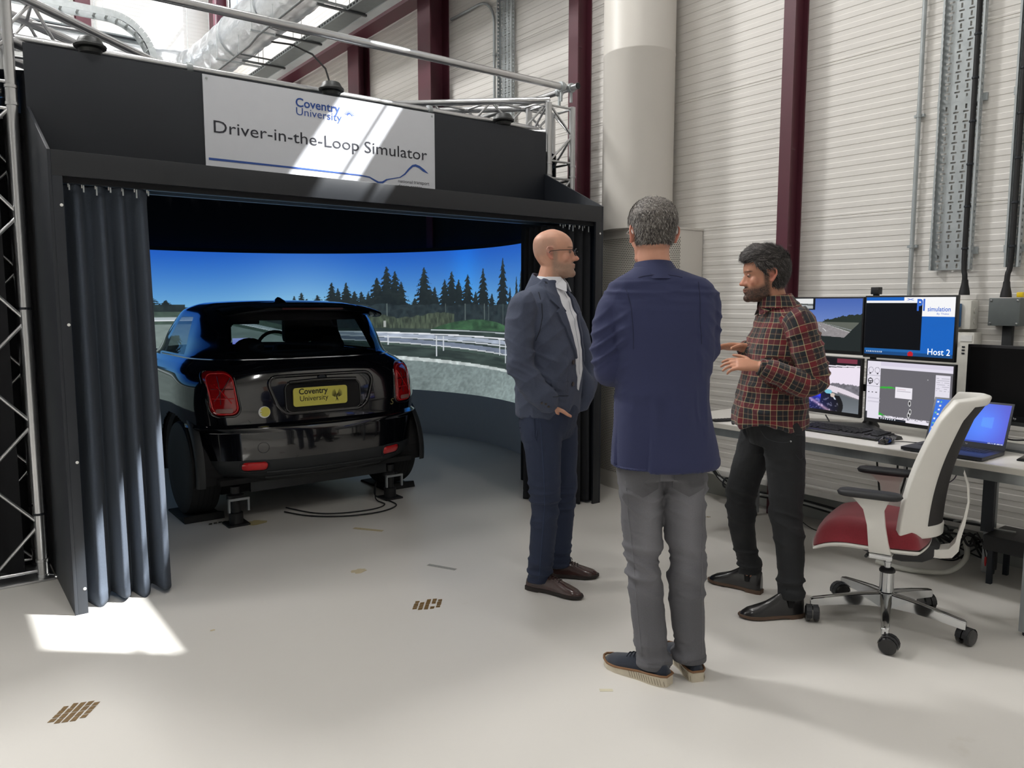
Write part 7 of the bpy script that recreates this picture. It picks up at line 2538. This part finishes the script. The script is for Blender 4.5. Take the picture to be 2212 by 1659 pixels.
collar(jk, m_jk1, (-.094, .034, 1.495), (-.080, .038, 1.594), .096, .076, (1, -.5, 0), 1.0, thick=.006, name='jacket_collar', dipv=.075)
# shoes
m_ox = M('brown_leather', (60, 38, 36), .25, noise=.08, scale=40, coat=.4)
m_oxs = M('dark_shoe_sole', (34, 26, 24), .6)
m_lace = M('brown_lace', (46, 32, 30), .8)
shoe(p1, (-.186, .012), (.085, -.150), 0, 1.0, 1.0, (m_ox, m_oxs, m_ox, m_lace), 'oxford', 1)
shoe(p1, (-.075, .195), (.200, .160), 0, 1.0, 1.0, (m_ox, m_oxs, m_ox, m_lace), 'oxford', -1)
# glasses
def glasses(T, H, parent, mat, up_=0.0, k=1.0):
    g = MB()
    tl = lambda x, y, z: T @ Vector((x, y, z * H + up_))
    for s in (-1, 1):
        P = [tl(s * (.033 + .026 * math.cos(a)), .112 - .012 * abs(math.cos(a)), .500 + .075 * math.sin(a)) for a in np.linspace(0, 2 * PI, 22, endpoint=False)]
        g.tube(P, .0017, 6, closed=True)
        g.tube([tl(s * .059, .100, .53), tl(s * .076, .092, .54), tl(s * .084, .03, .545), tl(s * .084, -.015, .53), tl(s * .083, -.03, .46)], .0018, 6)
    g.tube([tl(-.008, .112, .51), tl(0, .117, .525), tl(.008, .112, .51)], .0016, 6)
    go = g.build('spectacles', mat, parent, smooth=60, world=False)
    for s in (-1, 1):
        l = MB(); l.add([tl(s * (.033 + .025 * math.cos(a)), .112 - .012 * abs(math.cos(a)), .500 + .073 * math.sin(a)) for a in np.linspace(0, 2 * PI, 22, endpoint=False)], [tuple(range(22))])
        l.build('lens', m_lensg, go, world=False)
    return go
glasses(T1, .236, p1, M('dark_glasses_frame', (40, 38, 42), .3, metal=.4))

# ================================================================== PERSON 2: grey haired man from behind in navy blazer
p2 = person('grey haired man in navy blazer and grey jeans seen from behind', 2.26, 1.94)
T2 = frame_T((-.090, .035, 1.588), (-.10, 1), math.radians(-3))
bm_ = MB()
add_head(bm_, T2, .238, 1.0)
limb(bm_, [(-.075, .0, 1.46), (-.084, .010, 1.56), (-.090, .030, 1.66)], [.075, .060, .060])
loft(bm_, [((-.045, 0, .80), (.13, 0, 0), (0, .09, 0)), ((-.047, 0, 1.0), (.14, 0, 0), (0, .10, 0)), ((-.05, 0, 1.2), (.15, 0, 0), (0, .10, 0)), ((-.06, 0, 1.38), (.16, 0, 0), (0, .10, 0)), ((-.068, 0, 1.49), (.10, 0, 0), (0, .07, 0))])
limb(bm_, [(-.225, .0, 1.46), (-.258, .0, 1.21), (-.18, .16, 1.17), (-.12, .22, 1.17)], [.045, .042, .034, .027])
limb(bm_, [(.095, .0, 1.48), (.112, .02, 1.255), (.06, .16, 1.21), (.0, .22, 1.19)], [.045, .042, .034, .027])
hand(bm_, (-.12, .22, 1.17), (.8, .5, .1), (0, -.4, -1), (.3, .6, .6), (.4, .45, .5, .55), .02)
hand(bm_, (.0, .22, 1.19), (-.8, .5, .05), (0, -.4, 1), (-.3, .6, .6), (.4, .45, .5, .55), .02)
limb(bm_, [(-.12, 0, .90), (-.112, -.01, .487), (-.072, -.055, .06)], [.075, .050, .040])
limb(bm_, [(.035, 0, .90), (.052, 0, .487), (.072, -.03, .06)], [.075, .050, .040])
me = fuse(bm_, .0042, 4)
paint_body(me, T2.inverted(), .238, 1.0, (206, 152, 128), brow=(90, 80, 74))
add_eyes(finish('body', me, m_skin, p2), T2, .238)
def mask2(q, t):
    c = math.cos(t)                      # 1 front, -1 back
    line = .30 if c < -.3 else .30 + (c + .3) * .52
    line = min(line, .80)
    ear = 1.0
    m = float(smooth01(line - .05, line + .10, np.array(q)))
    if -.25 < c < .35 and q < .66:
        m *= float(smooth01(.56, .68, np.array(q)))
    return m
def thick2(q, t):
    return .006 + .010 * max(0, min(1, (q - .45) / .4))
hair_cap('hair', T2, .238, 1.0, mask2, thick2, m_hair, p2, ((96, 90, 86), (134, 128, 122), (182, 178, 172), (58, 54, 54), (76, 72, 70)), 9000, .013, lambda q, t: (0, -.5 if q > .8 else .0, -1 if q < .85 else -.2), 5, .0011)
glasses(T2, .238, p2, M('clear_glasses_frame', (226, 226, 222), .2, spec=.6), .006)

m_gj2 = cloth_mat('grey_denim_plain', (88, 88, 92), .85, noise=.16, scale=600, bump=.2, bscale=900)
m_gj = cloth_mat('grey_washed_denim', (98, 98, 102), .85, noise=.16, scale=600, bump=.2, bscale=900, attr='tint')
tm = MB()
limb(tm, [(-.125, 0, .93), (-.128, .0, .80), (-.120, .0, .65), (-.112, -.008, .487), (-.098, -.028, .30), (-.080, -.050, .14), (-.073, -.056, .060)], [.092, .094, .082, .069, .066, .063, .064], 22)
limb(tm, [(.035, 0, .93), (.034, .0, .80), (.044, .0, .65), (.052, .0, .487), (.060, -.012, .30), (.068, -.028, .14), (.071, -.032, .075)], [.092, .094, .082, .069, .066, .063, .064], 22)
loft(tm, [((-.046, 0, .79), (.158, 0, 0), (0, .108, 0)), ((-.046, 0, .90), (.168, 0, 0), (0, .118, 0)), ((-.046, 0, 1.0), (.165, 0, 0), (0, .115, 0))])
me = fuse(tm, .0055, 5)
V, N = arrays(me)
legx = np.where(V[:, 0] < -.03, V[:, 0] + .10, V[:, 0] - .05)
w = .034 * g1(V[:, 2], .43, .13) * (fold(np.stack([V[:, 0] * 5, V[:, 1] * 5, (V[:, 2] + .25 * legx) * 19], 1), 21) - .5) + .026 * g1(V[:, 2], .10, .07) * (fold(V * np.array([5, 5, 25]) + 4, 22) - .5) + .012 * (n3(V * np.array([10, 10, 7]), 23) - .5) + .024 * g1(V[:, 2], .73, .09) * (fold(np.stack([V[:, 0] * 8, V[:, 1] * 8, (V[:, 2] - .5 * np.abs(legx)) * 18], 1), 24) - .5)
V = V + N * w[:, None]
set_pos(me, V)
V, N = arrays(me)
back = np.clip(-N[:, 1], 0, 1)
fade = .92 + .55 * back * np.clip(smooth01(.25, .6, V[:, 2]) * smooth01(.95, .7, V[:, 2]), 0, 1) * g1(legx, 0, .05) + .25 * (ridge(V * np.array([9, 9, 30]), 25) - .5) * g1(V[:, 2], .44, .12)
fade *= .86 + .22 * n3(V * 8, 27)
color_attr(me, np.clip(np.stack([fade, fade, fade * 1.01], 1), 0, 1.6))
bt = bvh_of(me)
tro = finish('jeans', me, m_gj, p2)
to_b = lambda a, b: (a, -.7, b)
for sgx in (-1, 1):
    cx = -.132 if sgx < 0 else .042
    conform('back_pocket', bt, [(cx - .062, .835), (cx + .062, .835), (cx + .060, .755), (cx, .725), (cx - .060, .755)], to_b, (0, 1, 0), .0035, m_gj2, tro)
    pts = []
    ex = -.135 if sgx < 0 else .110
    for z in np.linspace(.78, .10, 40):
        x0 = np.interp(z, [.06, .3, .487, .65, .8], ([-.122, -.145, -.160, -.180, -.195] if sgx < 0 else [.115, .108, .103, .106, .110]))
        h_ = bt.ray_cast(Vector((x0, -.7, z)), Vector((0, 1, 0)))
        if h_[0] is not None: pts.append(h_[0] + Vector((0, -.001, 0)))
    if len(pts) > 3:
        MB().tube(pts, .0012, 5).build('outer_seam', M('grey_seam', (116, 116, 120), .85), tro, world=False)
for cx, cy, z in ((-.073, -.056, .058), (.071, -.032, .072)):
    MB().lathe([(.064, -.008), (.067, -.006), (.067, .010), (.064, .012)], (cx, cy, z), 26).build('turn_up', m_gj2, tro, smooth=40, world=False)

m_nv = cloth_mat('navy_wool', (42, 48, 84), .85, noise=.10, scale=700, bump=.2, bscale=900, sheen=.05)
jm = MB()
K = lambda z, c, hw, hd, e=2.4, cy=0.0: ((c, cy, z), (hw, 0, 0), (0, hd, 0), e)
loft(jm, [K(.815, -.042, .203, .142), K(.90, -.044, .198, .142), K(1.0, -.046, .186, .138), K(1.08, -.047, .176, .130), K(1.16, -.050, .178, .128), K(1.26, -.055, .190, .130), K(1.36, -.060, .200, .130), K(1.43, -.064, .204, .122), K(1.48, -.064, .204, .108), K(1.512, -.063, .196, .096), K(1.538, -.064, .165, .086), K(1.560, -.072, .118, .078, 2.2, .004), K(1.582, -.082, .074, .068, 2.0, .010)], 44)
limb(jm, [(-.200, .0, 1.462), (-.232, .0, 1.435), (-.252, -.005, 1.33), (-.254, -.004, 1.225), (-.236, .055, 1.185), (-.190, .14, 1.172), (-.14, .20, 1.17)], [.058, .064, .062, .060, .056, .050, .045], 22)
limb(jm, [(.075, .0, 1.472), (.100, .0, 1.452), (.106, .0, 1.36), (.108, .012, 1.275), (.098, .07, 1.240), (.065, .15, 1.212), (.02, .20, 1.195)], [.058, .060, .056, .055, .052, .047, .044], 22)
me = fuse(jm, .0058, 5)
V, N = arrays(me)
armL = smooth01(-.18, -.215, V[:, 0]); armR = smooth01(.045, .075, V[:, 0]) * (V[:, 2] > 1.15)
w = .024 * armL * g1(V[:, 2], 1.28, .17) * (fold(np.stack([V[:, 0] * 7, V[:, 1] * 7, (V[:, 2] - .8 * V[:, 0]) * 20], 1), 31) - .5)
w += .014 * armR * g1(V[:, 2], 1.3, .15) * (fold(np.stack([V[:, 0] * 7, V[:, 1] * 7, (V[:, 2] + .8 * V[:, 0]) * 20], 1), 32) - .5)
w += .014 * (n3(V * np.array([7, 5, 3.5]), 33) - .5) + .014 * g1(V[:, 2], 1.05, .10) * (fold(np.stack([V[:, 0] * 16, V[:, 1] * 3, V[:, 2] * 4], 1), 34) - .5)
w += .012 * g1(V[:, 2], 1.5, .06) * (fold(np.stack([V[:, 0] * 5, V[:, 1] * 5, V[:, 2] * 30], 1), 35) - .5)
bk = (N[:, 1] < -.3)
# centre vent: the right hand flap lies on top, edge running down from the waist
ve = -.110 - .04 * (1.03 - V[:, 2])
w += np.where(bk & (V[:, 2] < 1.04), .020 * smooth01(1.03, .80, V[:, 2]) * (smooth01(ve - .004, ve + .004, V[:, 0]) - .5), 0)
# diagonal hem: lower at the left, higher at the right
hem = smooth01(.88, .83, V[:, 2])
V = V + N * w[:, None]
V[:, 2] += hem * (.020 + .10 * (V[:, 0] + .02) * (V[:, 0] > -.02)) * .6
set_pos(me, V)
jb2 = bvh_of(me)
jk2 = finish('blazer', me, m_nv, p2)
m_nvd = M('navy_seam', (33, 38, 64), .9)
for path_ in ([(-.205, 1.50), (-.190, 1.44), (-.182, 1.36), (-.178, 1.28)], [(.060, 1.525), (.062, 1.46), (.062, 1.38), (.070, 1.30)]):
    MB().tube([jb2.ray_cast(Vector((x, -.7, z)), Vector((0, 1, 0)))[0] + Vector((0, -.0008, 0)) for x, z in spline([(a, b, 0) for a, b in path_], 5) and [(q.x, q.y) for q in spline([(a, b, 0) for a, b in path_], 5)]], .0011, 5).build('armhole_seam', m_nvd, jk2, world=False)
collar(jk2, m_nv, (-.078, .004, 1.538), (-.088, .024, 1.606), .080, .064, (-.1, 1, 0), .9, thick=.006, name='blazer_collar')
MB().tube([jb2.ray_cast(Vector((x, -.7, 1.552 - 1.7 * (x + .08) ** 2)), Vector((0, 1, 0)))[0] + Vector((0, -.001, 0)) for x in np.linspace(-.16, .0, 14)], .0014, 5).build('collar_edge', m_nvd, jk2, world=False)
collar(jk2, cloth_mat('pale_shirt', (176, 190, 214), .8), (-.084, .018, 1.56), (-.090, .028, 1.598), .064, .060, (-.1, 1, 0), .5, name='shirt_collar')

m_sue = cloth_mat('navy_suede', (28, 36, 50), .95, noise=.2, scale=300, sheen=.4)
m_sol = M('cream_sole', (206, 196, 176), .6, noise=.06, scale=50)
m_wel = M('tan_welt', (128, 92, 62), .6)
m_nl = M('navy_lace', (24, 30, 42), .8)
shoe(p2, (-.022, -.125), (-.242, .075), 0, 1.05, 1.08, (m_sue, m_sol, m_wel, m_nl), 'sneaker', 1)
shoe(p2, (.092, -.098), (.028, .185), 0, 1.05, 1.08, (m_sue, m_sol, m_wel, m_nl), 'sneaker', -1)

# ================================================================== PERSON 3: bearded man in plaid shirt, gesturing
p3 = person('bearded dark haired man in red plaid shirt and black jeans gesturing', 3.1, 2.2)
T3 = frame_T((.062, .0, 1.462), (-1, .10), math.radians(-6))
bm_ = MB()
add_head(bm_, T3, .232, 1.0, .004, .70)
limb(bm_, [(.125, .0, 1.33), (.105, .0, 1.43), (.078, .0, 1.52)], [.070, .060, .058])
loft(bm_, [((.115, 0, .80), (.09, 0, 0), (0, .13, 0)), ((.105, 0, 1.0), (.10, 0, 0), (0, .14, 0)), ((.115, 0, 1.2), (.10, 0, 0), (0, .15, 0)), ((.135, 0, 1.33), (.09, 0, 0), (0, .15, 0)), ((.13, 0, 1.39), (.07, 0, 0), (0, .10, 0))])
limb(bm_, [(.15, -.16, 1.34), (.225, -.19, 1.10), (.09, -.20, 1.13), (-.03, -.19, 1.165)], [.045, .040, .034, .027])
limb(bm_, [(.13, .16, 1.34), (.17, .19, 1.10), (.07, .14, 1.16), (-.02, .06, 1.235)], [.045, .040, .034, .027])
hand(bm_, (-.032, -.188, 1.167), (-1, .12, .10), (.05, .55, -.75), (-.1, .6, .75), (.30, .33, .38, .45), .09, .98, (.2, .1))
hand(bm_, (-.025, .058, 1.238), (-1, -.15, .05), (.0, -.3, -.9), (-.1, -.7, .5), (.22, .26, .3, .34), .05, .98)
limb(bm_, [(.13, -.08, .88), (.150, -.13, .45), (.160, -.182, .08)], [.07, .045, .028])
limb(bm_, [(.10, .08, .88), (.008, .12, .47), (.068, .130, .08)], [.07, .045, .028])
me = fuse(bm_, .0042, 4)
paint_body(me, T3.inverted(), .232, 1.0, (196, 142, 116), beard=(58, 48, 43), beard_amt=.92, brow=(34, 28, 26))
add_eyes(finish('body', me, m_skin, p3), T3, .232)
def mask3(q, t):
    c = math.cos(t)
    line = .24 if c < -.35 else .24 + (c + .35) * .56
    line = min(line, .80)
    m = float(smooth01(line - .05, line + .07, np.array(q)))
    if -.22 < c < .30 and q < .66:
        m *= max(float(smooth01(.58, .68, np.array(q))), 1.0 if (.12 < c < .30 and q > .45) else 0)
    return m
def thick3(q, t):
    c = math.cos(t)
    return .006 + .012 * max(0, min(1, (q - .4) / .4)) + .020 * max(0, min(1, (q - .72) / .2)) * max(0, .35 + .65 * c)
hair_cap('hair', T3, .232, 1.0, mask3, thick3, m_hair, p3, ((50, 46, 45), (78, 74, 72), (112, 108, 106), (40, 37, 37), (60, 56, 55)), 8000, .028, lambda q, t: (0, 1.0, .0) if q > .78 else (0, -.55, -.8), 7, .0012, .18)

m_bj = cloth_mat('black_denim', (30, 32, 35), .85, noise=.2, scale=500, bump=.2, bscale=900)
tm = MB()
limb(tm, [(.135, -.075, .92), (.140, -.085, .80), (.146, -.105, .62), (.152, -.130, .45), (.162, -.158, .28), (.162, -.178, .15), (.162, -.185, .088)], [.092, .096, .083, .070, .062, .057, .057], 22)
limb(tm, [(.095, .07, .92), (.075, .085, .80), (.030, .105, .62), (.005, .120, .48), (.030, .132, .28), (.060, .132, .16), (.070, .130, .095)], [.088, .092, .080, .067, .060, .056, .056], 22)
loft(tm, [((.125, 0, .78), (.115, 0, 0), (0, .155, 0)), ((.115, 0, .88), (.135, 0, 0), (0, .165, 0)), ((.11, 0, .98), (.13, 0, 0), (0, .16, 0))])
me = fuse(tm, .0055, 5)
V, N = arrays(me)
w = .028 * g1(V[:, 2], .46, .12) * (fold(np.stack([V[:, 0] * 5, V[:, 1] * 5, (V[:, 2] + .3 * V[:, 0]) * 20], 1), 41) - .5) + .022 * g1(V[:, 2], .15, .08) * (fold(V * np.array([5, 5, 26]), 42) - .5) + .006 * (n3(V * 9, 43) - .5) + .007 * g1(V[:, 2], .74, .08) * (fold((V + V[:, [2, 2, 2]] * .5) * 15, 44) - .5)
V = V + N * w[:, None]
set_pos(me, V)
bt = bvh_of(me)
tro = finish('jeans', me, m_bj, p3)
m_bjs = M('black_denim_seam', (52, 54, 58), .8)
for path_ in ([(.02, .86), (.045, .825), (.095, .815), (.135, .822)], [(.16, .85), (.205, .838), (.21, .76), (.185, .735), (.16, .76)]):
    pts = [bt.ray_cast(Vector((q.x, -.7, q.y)), Vector((0, 1, 0))) for q in spline([(a, b, 0) for a, b in path_], 6)]
    MB().tube([h_[0] + Vector((0, -.001, 0)) for h_ in pts if h_[0] is not None], .0018, 5).build('pocket_seam', m_bjs, tro, world=False)
h_ = bt.ray_cast(Vector((.135, -.7, .822)), Vector((0, 1, 0)))
MB().lathe([(0, .002), (.004, .001), (.004, 0)], h_[0], 10, (0, -1, 0)).build('rivet', m_alu, tro, world=False)

# plaid shirt
def plaid_mat():
    m = bpy.data.materials.new('plaid_flannel')
    m.use_nodes = True
    nt = m.node_tree
    b = nt.nodes['Principled BSDF']
    at = nt.nodes.new('ShaderNodeAttribute'); at.attribute_name = 'weave'
    sp = nt.nodes.new('ShaderNodeSeparateXYZ'); nt.links.new(at.outputs['Vector'], sp.inputs[0])
    def nd(op, a, b_=None, c_=None):
        n = nt.nodes.new('ShaderNodeMath'); n.operation = op
        for i, q in enumerate((a, b_, c_)):
            if q is None: continue
            if isinstance(q, (int, float)): n.inputs[i].default_value = q
            else: nt.links.new(q, n.inputs[i])
        return n.outputs[0]
    def ramp(src, stops):
        r = nt.nodes.new('ShaderNodeValToRGB'); r.color_ramp.interpolation = 'CONSTANT'
        while len(r.color_ramp.elements) < len(stops): r.color_ramp.elements.new(1)
        for e, (p, v) in zip(r.color_ramp.elements, stops):
            e.position = p; e.color = (v, v, v, 1)
        nt.links.new(src, r.inputs[0])
        return r.outputs[0]
    outs = []
    for ax_ in (0, 1):
        fr = nd('FRACT', nd('DIVIDE', sp.outputs[ax_], .074))
        red = ramp(fr, [(0, 1), (.36, 0), (.62, .25), (.74, 0)])
        line = ramp(fr, [(0, 1), (.038, 0), (.34, 1), (.376, 0), (.66, .5), (.685, 0)])
        outs.append((red, line))
    rs_ = nd('MULTIPLY', nd('ADD', outs[0][0], outs[1][0]), .5)
    ln_ = nd('MINIMUM', nd('MULTIPLY', nd('ADD', outs[0][1], outs[1][1]), .50), .80)
    mx = nt.nodes.new('ShaderNodeMix'); mx.data_type = 'RGBA'
    mx.inputs['A'].default_value = lin((26, 32, 38)); mx.inputs['B'].default_value = lin((112, 26, 36))
    nt.links.new(rs_, mx.inputs['Factor'])
    m2 = nt.nodes.new('ShaderNodeMix'); m2.data_type = 'RGBA'
    m2.inputs['B'].default_value = lin((190, 184, 142))
    nt.links.new(mx.outputs['Result'], m2.inputs['A']); nt.links.new(ln_, m2.inputs['Factor'])
    nt.links.new(m2.outputs['Result'], b.inputs['Base Color'])
    b.inputs['Roughness'].default_value = .92; b.inputs['Sheen Weight'].default_value = .2
    tc = nt.nodes.new('ShaderNodeTexCoord'); nz = nt.nodes.new('ShaderNodeTexNoise'); nz.inputs['Scale'].default_value = 700
    nt.links.new(tc.outputs['Object'], nz.inputs['Vector'])
    bp = nt.nodes.new('ShaderNodeBump'); bp.inputs['Strength'].default_value = .25; bp.inputs['Distance'].default_value = .005
    nt.links.new(nz.outputs['Fac'], bp.inputs['Height']); nt.links.new(bp.outputs[0], b.inputs['Normal'])
    MATS['plaid_flannel'] = m
    return m
m_pl = plaid_mat()
sm = MB()
K = lambda z, c, hd, hw, e=2.3: ((c, 0, z), (hd, 0, 0), (0, hw, 0), e)
loft(sm, [K(.872, .100, .168, .185), K(.93, .095, .162, .185), K(1.0, .098, .150, .180), K(1.10, .108, .142, .178), K(1.20, .122, .136, .185), K(1.29, .136, .130, .190), K(1.355, .143, .112, .178), K(1.40, .140, .090, .135), K(1.43, .128, .078, .090), K(1.455, .118, .068, .070, 2)], 40)
armN = [(.150, -.150, 1.375), (.158, -.185, 1.345), (.190, -.200, 1.23), (.222, -.205, 1.115), (.180, -.212, 1.085), (.085, -.208, 1.12), (-.005, -.194, 1.158)]
rN = [.064, .068, .066, .062, .061, .053, .044]
armF = [(.130, .150, 1.375), (.135, .185, 1.345), (.160, .20, 1.23), (.165, .195, 1.12), (.11, .165, 1.125), (.045, .11, 1.19), (-.005, .07, 1.225)]
limb(sm, armN, rN, 22); limb(sm, armF, rN, 22)
me = fuse(sm, .0055, 5)
V, N = arrays(me)
def arm_coords(V, path):
    P = np.array([tuple(p) for p in spline(path, 8)]); S = np.concatenate([[0], np.cumsum(np.linalg.norm(np.diff(P, axis=0), axis=1))])
    D = np.full(len(V), 9.0); T_ = np.zeros(len(V)); A_ = np.zeros(len(V))
    for i in range(len(P) - 1):
        a, b = P[i], P[i + 1]; d = b - a; L = np.linalg.norm(d)
        if L < 1e-6: continue
        d = d / L
        t = np.clip((V - a) @ d, 0, L)
        q = V - a - t[:, None] * d
        dist = np.linalg.norm(q, axis=1)
        u = np.cross(d, [0, 1.0, 0]); u /= np.linalg.norm(u); v = np.cross(d, u)
        ang = np.arctan2(q @ v, q @ u)
        m = dist < D
        D[m] = dist[m]; T_[m] = (S[i] + t)[m]; A_[m] = ang[m]
    return D, T_, A_
dN, tN, aN = arm_coords(V, armN); dF, tF, aF = arm_coords(V, armF)
cx = np.interp(V[:, 2], [.872, 1.0, 1.2, 1.355, 1.455], [.10, .098, .122, .143, .118])
ang = np.arctan2(V[:, 1], -(V[:, 0] - cx))        # 0 front; wrap is at the back
st = np.stack([ang * .165 + .01, V[:, 2], np.zeros(len(V))], 1)
mN = (dN < .074) & (V[:, 1] < -.125); mF = (dF < .074) & (V[:, 1] > .125) | ((dF < .06) & (V[:, 0] < .0))
mN |= (dN < .062) & (V[:, 0] < .02) & (V[:, 1] < -.12)
# put the wrap of the near arm on the side away from the camera
st[mN] = np.stack([np.mod(aN[mN] + PI * .5 + PI, 2 * PI) * .058, tN[mN] + .02, tN[mN] * 0], 1)
st[mF] = np.stack([np.mod(aF[mF] + PI, 2 * PI) * .058, tF[mF] + .02, tF[mF] * 0], 1)
w = .014 * mN * (fold(np.stack([V[:, 0] * 8, V[:, 1] * 5, (V[:, 2] - .6 * V[:, 0]) * 20], 1), 51) - .5)
w += .022 * (~mN) * (fold(np.stack([V[:, 0] * 8, V[:, 1] * 8, (V[:, 2] + .5 * V[:, 0]) * 9], 1), 52) - .5) + .012 * (n3(V * 9, 53) - .5)
w += .012 * g1(V[:, 2], .90, .04) * (fold(np.stack([V[:, 0] * 14, V[:, 1] * 14, V[:, 2] * 6], 1), 54) - .5)
V = V + N * w[:, None]
V[:, 2] += smooth01(.92, .86, V[:, 2]) * .018 * np.sin(V[:, 0] * 22 + 1)
set_pos(me, V)
at = me.attributes.new('weave', 'FLOAT_VECTOR', 'POINT')
at.data.foreach_set('vector', st.astype(np.float32).ravel())
sb = bvh_of(me)
shirt = finish('plaid_shirt', me, m_pl, p3)
def plaid_part(o, fn):
    V_, _ = arrays(o.data)
    a_ = o.data.attributes.new('weave', 'FLOAT_VECTOR', 'POINT')
    a_.data.foreach_set('vector', fn(V_).astype(np.float32).ravel())
co = collar(shirt, m_pl, (.122, 0, 1.425), (.100, 0, 1.492), .082, .069, (-1, .1, 0), .30, thick=.006, name='shirt_collar')
plaid_part(co, lambda V_: np.stack([np.arctan2(V_[:, 1], V_[:, 0] - .1) * .09 + .02, V_[:, 2], V_[:, 2] * 0], 1))
for sg in (1, -1):
    P0 = Vector((.105, 0, 1.475)); g = Vector((-1, .1, 0)).normalized(); rr = Vector((g.y, -g.x, 0))
    pts = [P0 + g * .062 + rr * sg * .015 + Z * -.012, P0 + g * .0 + rr * sg * .080 + Z * .004, P0 + g * .005 + rr * sg * .090 + Z * -.04, P0 + g * .085 + rr * sg * .052 + Z * -.085, P0 + g * .080 + rr * sg * .015 + Z * -.05]
    b = MB(); b.extrude(pts, (rr * -sg * .6 - g * .4) * .005)
    cp = b.build('collar_point', m_pl, shirt, world=False)
    plaid_part(cp, lambda V_: np.stack([V_[:, 0] + .013, V_[:, 2] - V_[:, 1] * .3, V_[:, 2] * 0], 1))
for c_, d_, rad_ in (((-.005, -.194, 1.158), (-.95, .14, .30), .041), ((-.005, .07, 1.225), (-.7, -.5, .4), .041)):
    cu = MB().lathe([(rad_ - .006, -.012), (rad_, -.014), (rad_ - .002, .020), (rad_ - .008, .022)], c_, 24, d_).build('cuff', m_pl, shirt, smooth=40, world=False)
    plaid_part(cu, lambda V_: np.stack([V_[:, 2] + V_[:, 1], V_[:, 0], V_[:, 2] * 0], 1))
m_bt = M('black_boot_leather', (26, 25, 26), .28, noise=.1, scale=40, coat=.25)
m_bs = M('boot_sole_brown', (88, 68, 54), .7)
m_el = M('boot_elastic', (20, 20, 22), .95, noise=.3, scale=300)
shoe(p3, (.222, -.182), (-.085, -.205), 0, 1.0, 1.02, (m_bt, m_bs, m_el), 'boot', 1)
shoe(p3, (.118, .085), (-.105, .268), 0, 1.0, 1.02, (m_bt, m_bs, m_el), 'boot', -1)
# ================================================================== FLOOR MARKS
m_mark = M('worn_brown_print', (112, 86, 44), .6, noise=.3, scale=120)
m_mark2 = M('faded_brown_print', (150, 128, 84), .6, noise=.2, scale=120)
def tread_mark(label, x, y, w, h, ang, mat, n=5, worn=0):
    t = thing('floor_print', label, 'floor mark', (x, y, 0), group='worn tread prints on the floor')
    u = Vector((math.cos(ang), math.sin(ang), 0)); v = Vector((-u.y, u.x, 0))
    rs = random.Random(int(x * 1000))
    bw = w / n
    for k in range(n):
        cx = -w / 2 + bw * (k + .5)
        hh = h * (.40 if k in (0, n - 1) else .5)
        segs = 4 if k != n // 2 else 2
        for j in range(segs):
            if worn and rs.random() < worn: continue
            z0 = -hh + 2 * hh * j / segs + .002; z1 = -hh + 2 * hh * (j + 1) / segs - .002
            j1, j2 = rs.uniform(-.002, .002), rs.uniform(-.002, .002)
            sk = .25
            P = [Vector((x, y, .0006)) + u * (cx + a + sk * b) + v * b for a, b in ((-bw * .36 + j1, z0), (bw * .36, z0 + j2), (bw * .36 + j2, z1), (-bw * .36, z1 + j1))]
            b_ = MB(); b_.extrude(P, (0, 0, .0006)); b_.build('print_block', mat, t)
tread_mark('worn brown tread print on the floor in the lower left corner', .335, 3.01, .125, .135, math.radians(-20), m_mark)
tread_mark('worn brown tread print on the floor in front of the booth opening', 1.845, 3.095, .140, .125, math.radians(-25), m_mark, worn=.05)
tread_mark('small faded brown print on the floor right of the bald man', 2.905, 3.49, .06, .05, math.radians(-30), m_mark2, 3, .2)
tread_mark('dark print on the floor under the left rear tyre', 1.47, 5.12, .15, .05, math.radians(-5), M('dark_print', (60, 58, 52), .6), 5, .1)
tread_mark('tiny dark print on the floor under the left end of the desk', 4.15, 3.25, .04, .03, math.radians(-30), m_mark2, 3, .1)
def tape(label, p0, p1, w, mat):
    d = (Vector(p1) - Vector(p0)); s = Vector((-d.y, d.x, 0)).normalized() * w / 2
    b_ = MB(); a, b = Vector(p0), Vector(p1)
    zz = Vector((0, 0, .0005))
    b_.extrude([a - s + zz, b - s + zz, b + s * .9 + zz, a + s + zz], (0, 0, .0005))
    tag(b_.build('floor_tape', mat), label, 'tape', 'bits of tape on the floor')
m_tp = M('old_tape', (186, 172, 136), .6, noise=.15, scale=60)
m_tp2 = M('grey_tape', (150, 150, 146), .6, noise=.2, scale=80)
tape('strip of old beige tape on the booth floor behind the car', (2.12, 4.47, 0), (2.24, 4.30, 0), .035, m_tp)
tape('short grey tape strip on the floor left of the bald man', (2.14, 3.58, 0), (2.22, 3.42, 0), .028, m_tp2)
tape('faint pale tape scrap on the floor left of the navy suede shoe', (1.93, 1.99, 0), (1.97, 1.96, 0), .02, M('pale_tape', (206, 200, 176), .6))
def stain(label, x, y, r, mat):
    rs = random.Random(int(x * 777))
    P = [(x + r * (1 + .35 * rs.uniform(-1, 1)) * math.cos(a), y + r * .7 * (1 + .35 * rs.uniform(-1, 1)) * math.sin(a), .0004) for a in np.linspace(0, 2 * PI, 18, endpoint=False)]
    b_ = MB(); b_.extrude(P, (0, 0, .0004))
    tag(b_.build('floor_stain', mat), label, 'stain', 'stains on the floor')
m_st = M('tan_stain', (196, 182, 150), .5, noise=.1, scale=40)
stain('tan stain on the floor in front of the car', 1.79, 3.72, .045, m_st)
stain('small tan spot on the floor right of the sun patch', .93, 3.42, .012, m_st)
stain('yellowish stain on the floor beside the left rear tyre', 1.66, 4.98, .07, M('yellow_stain', (190, 176, 128), .5))
stain('small dark speck on the floor at the bottom left', .62, 2.35, .008, M('dark_speck', (110, 100, 84), .6))
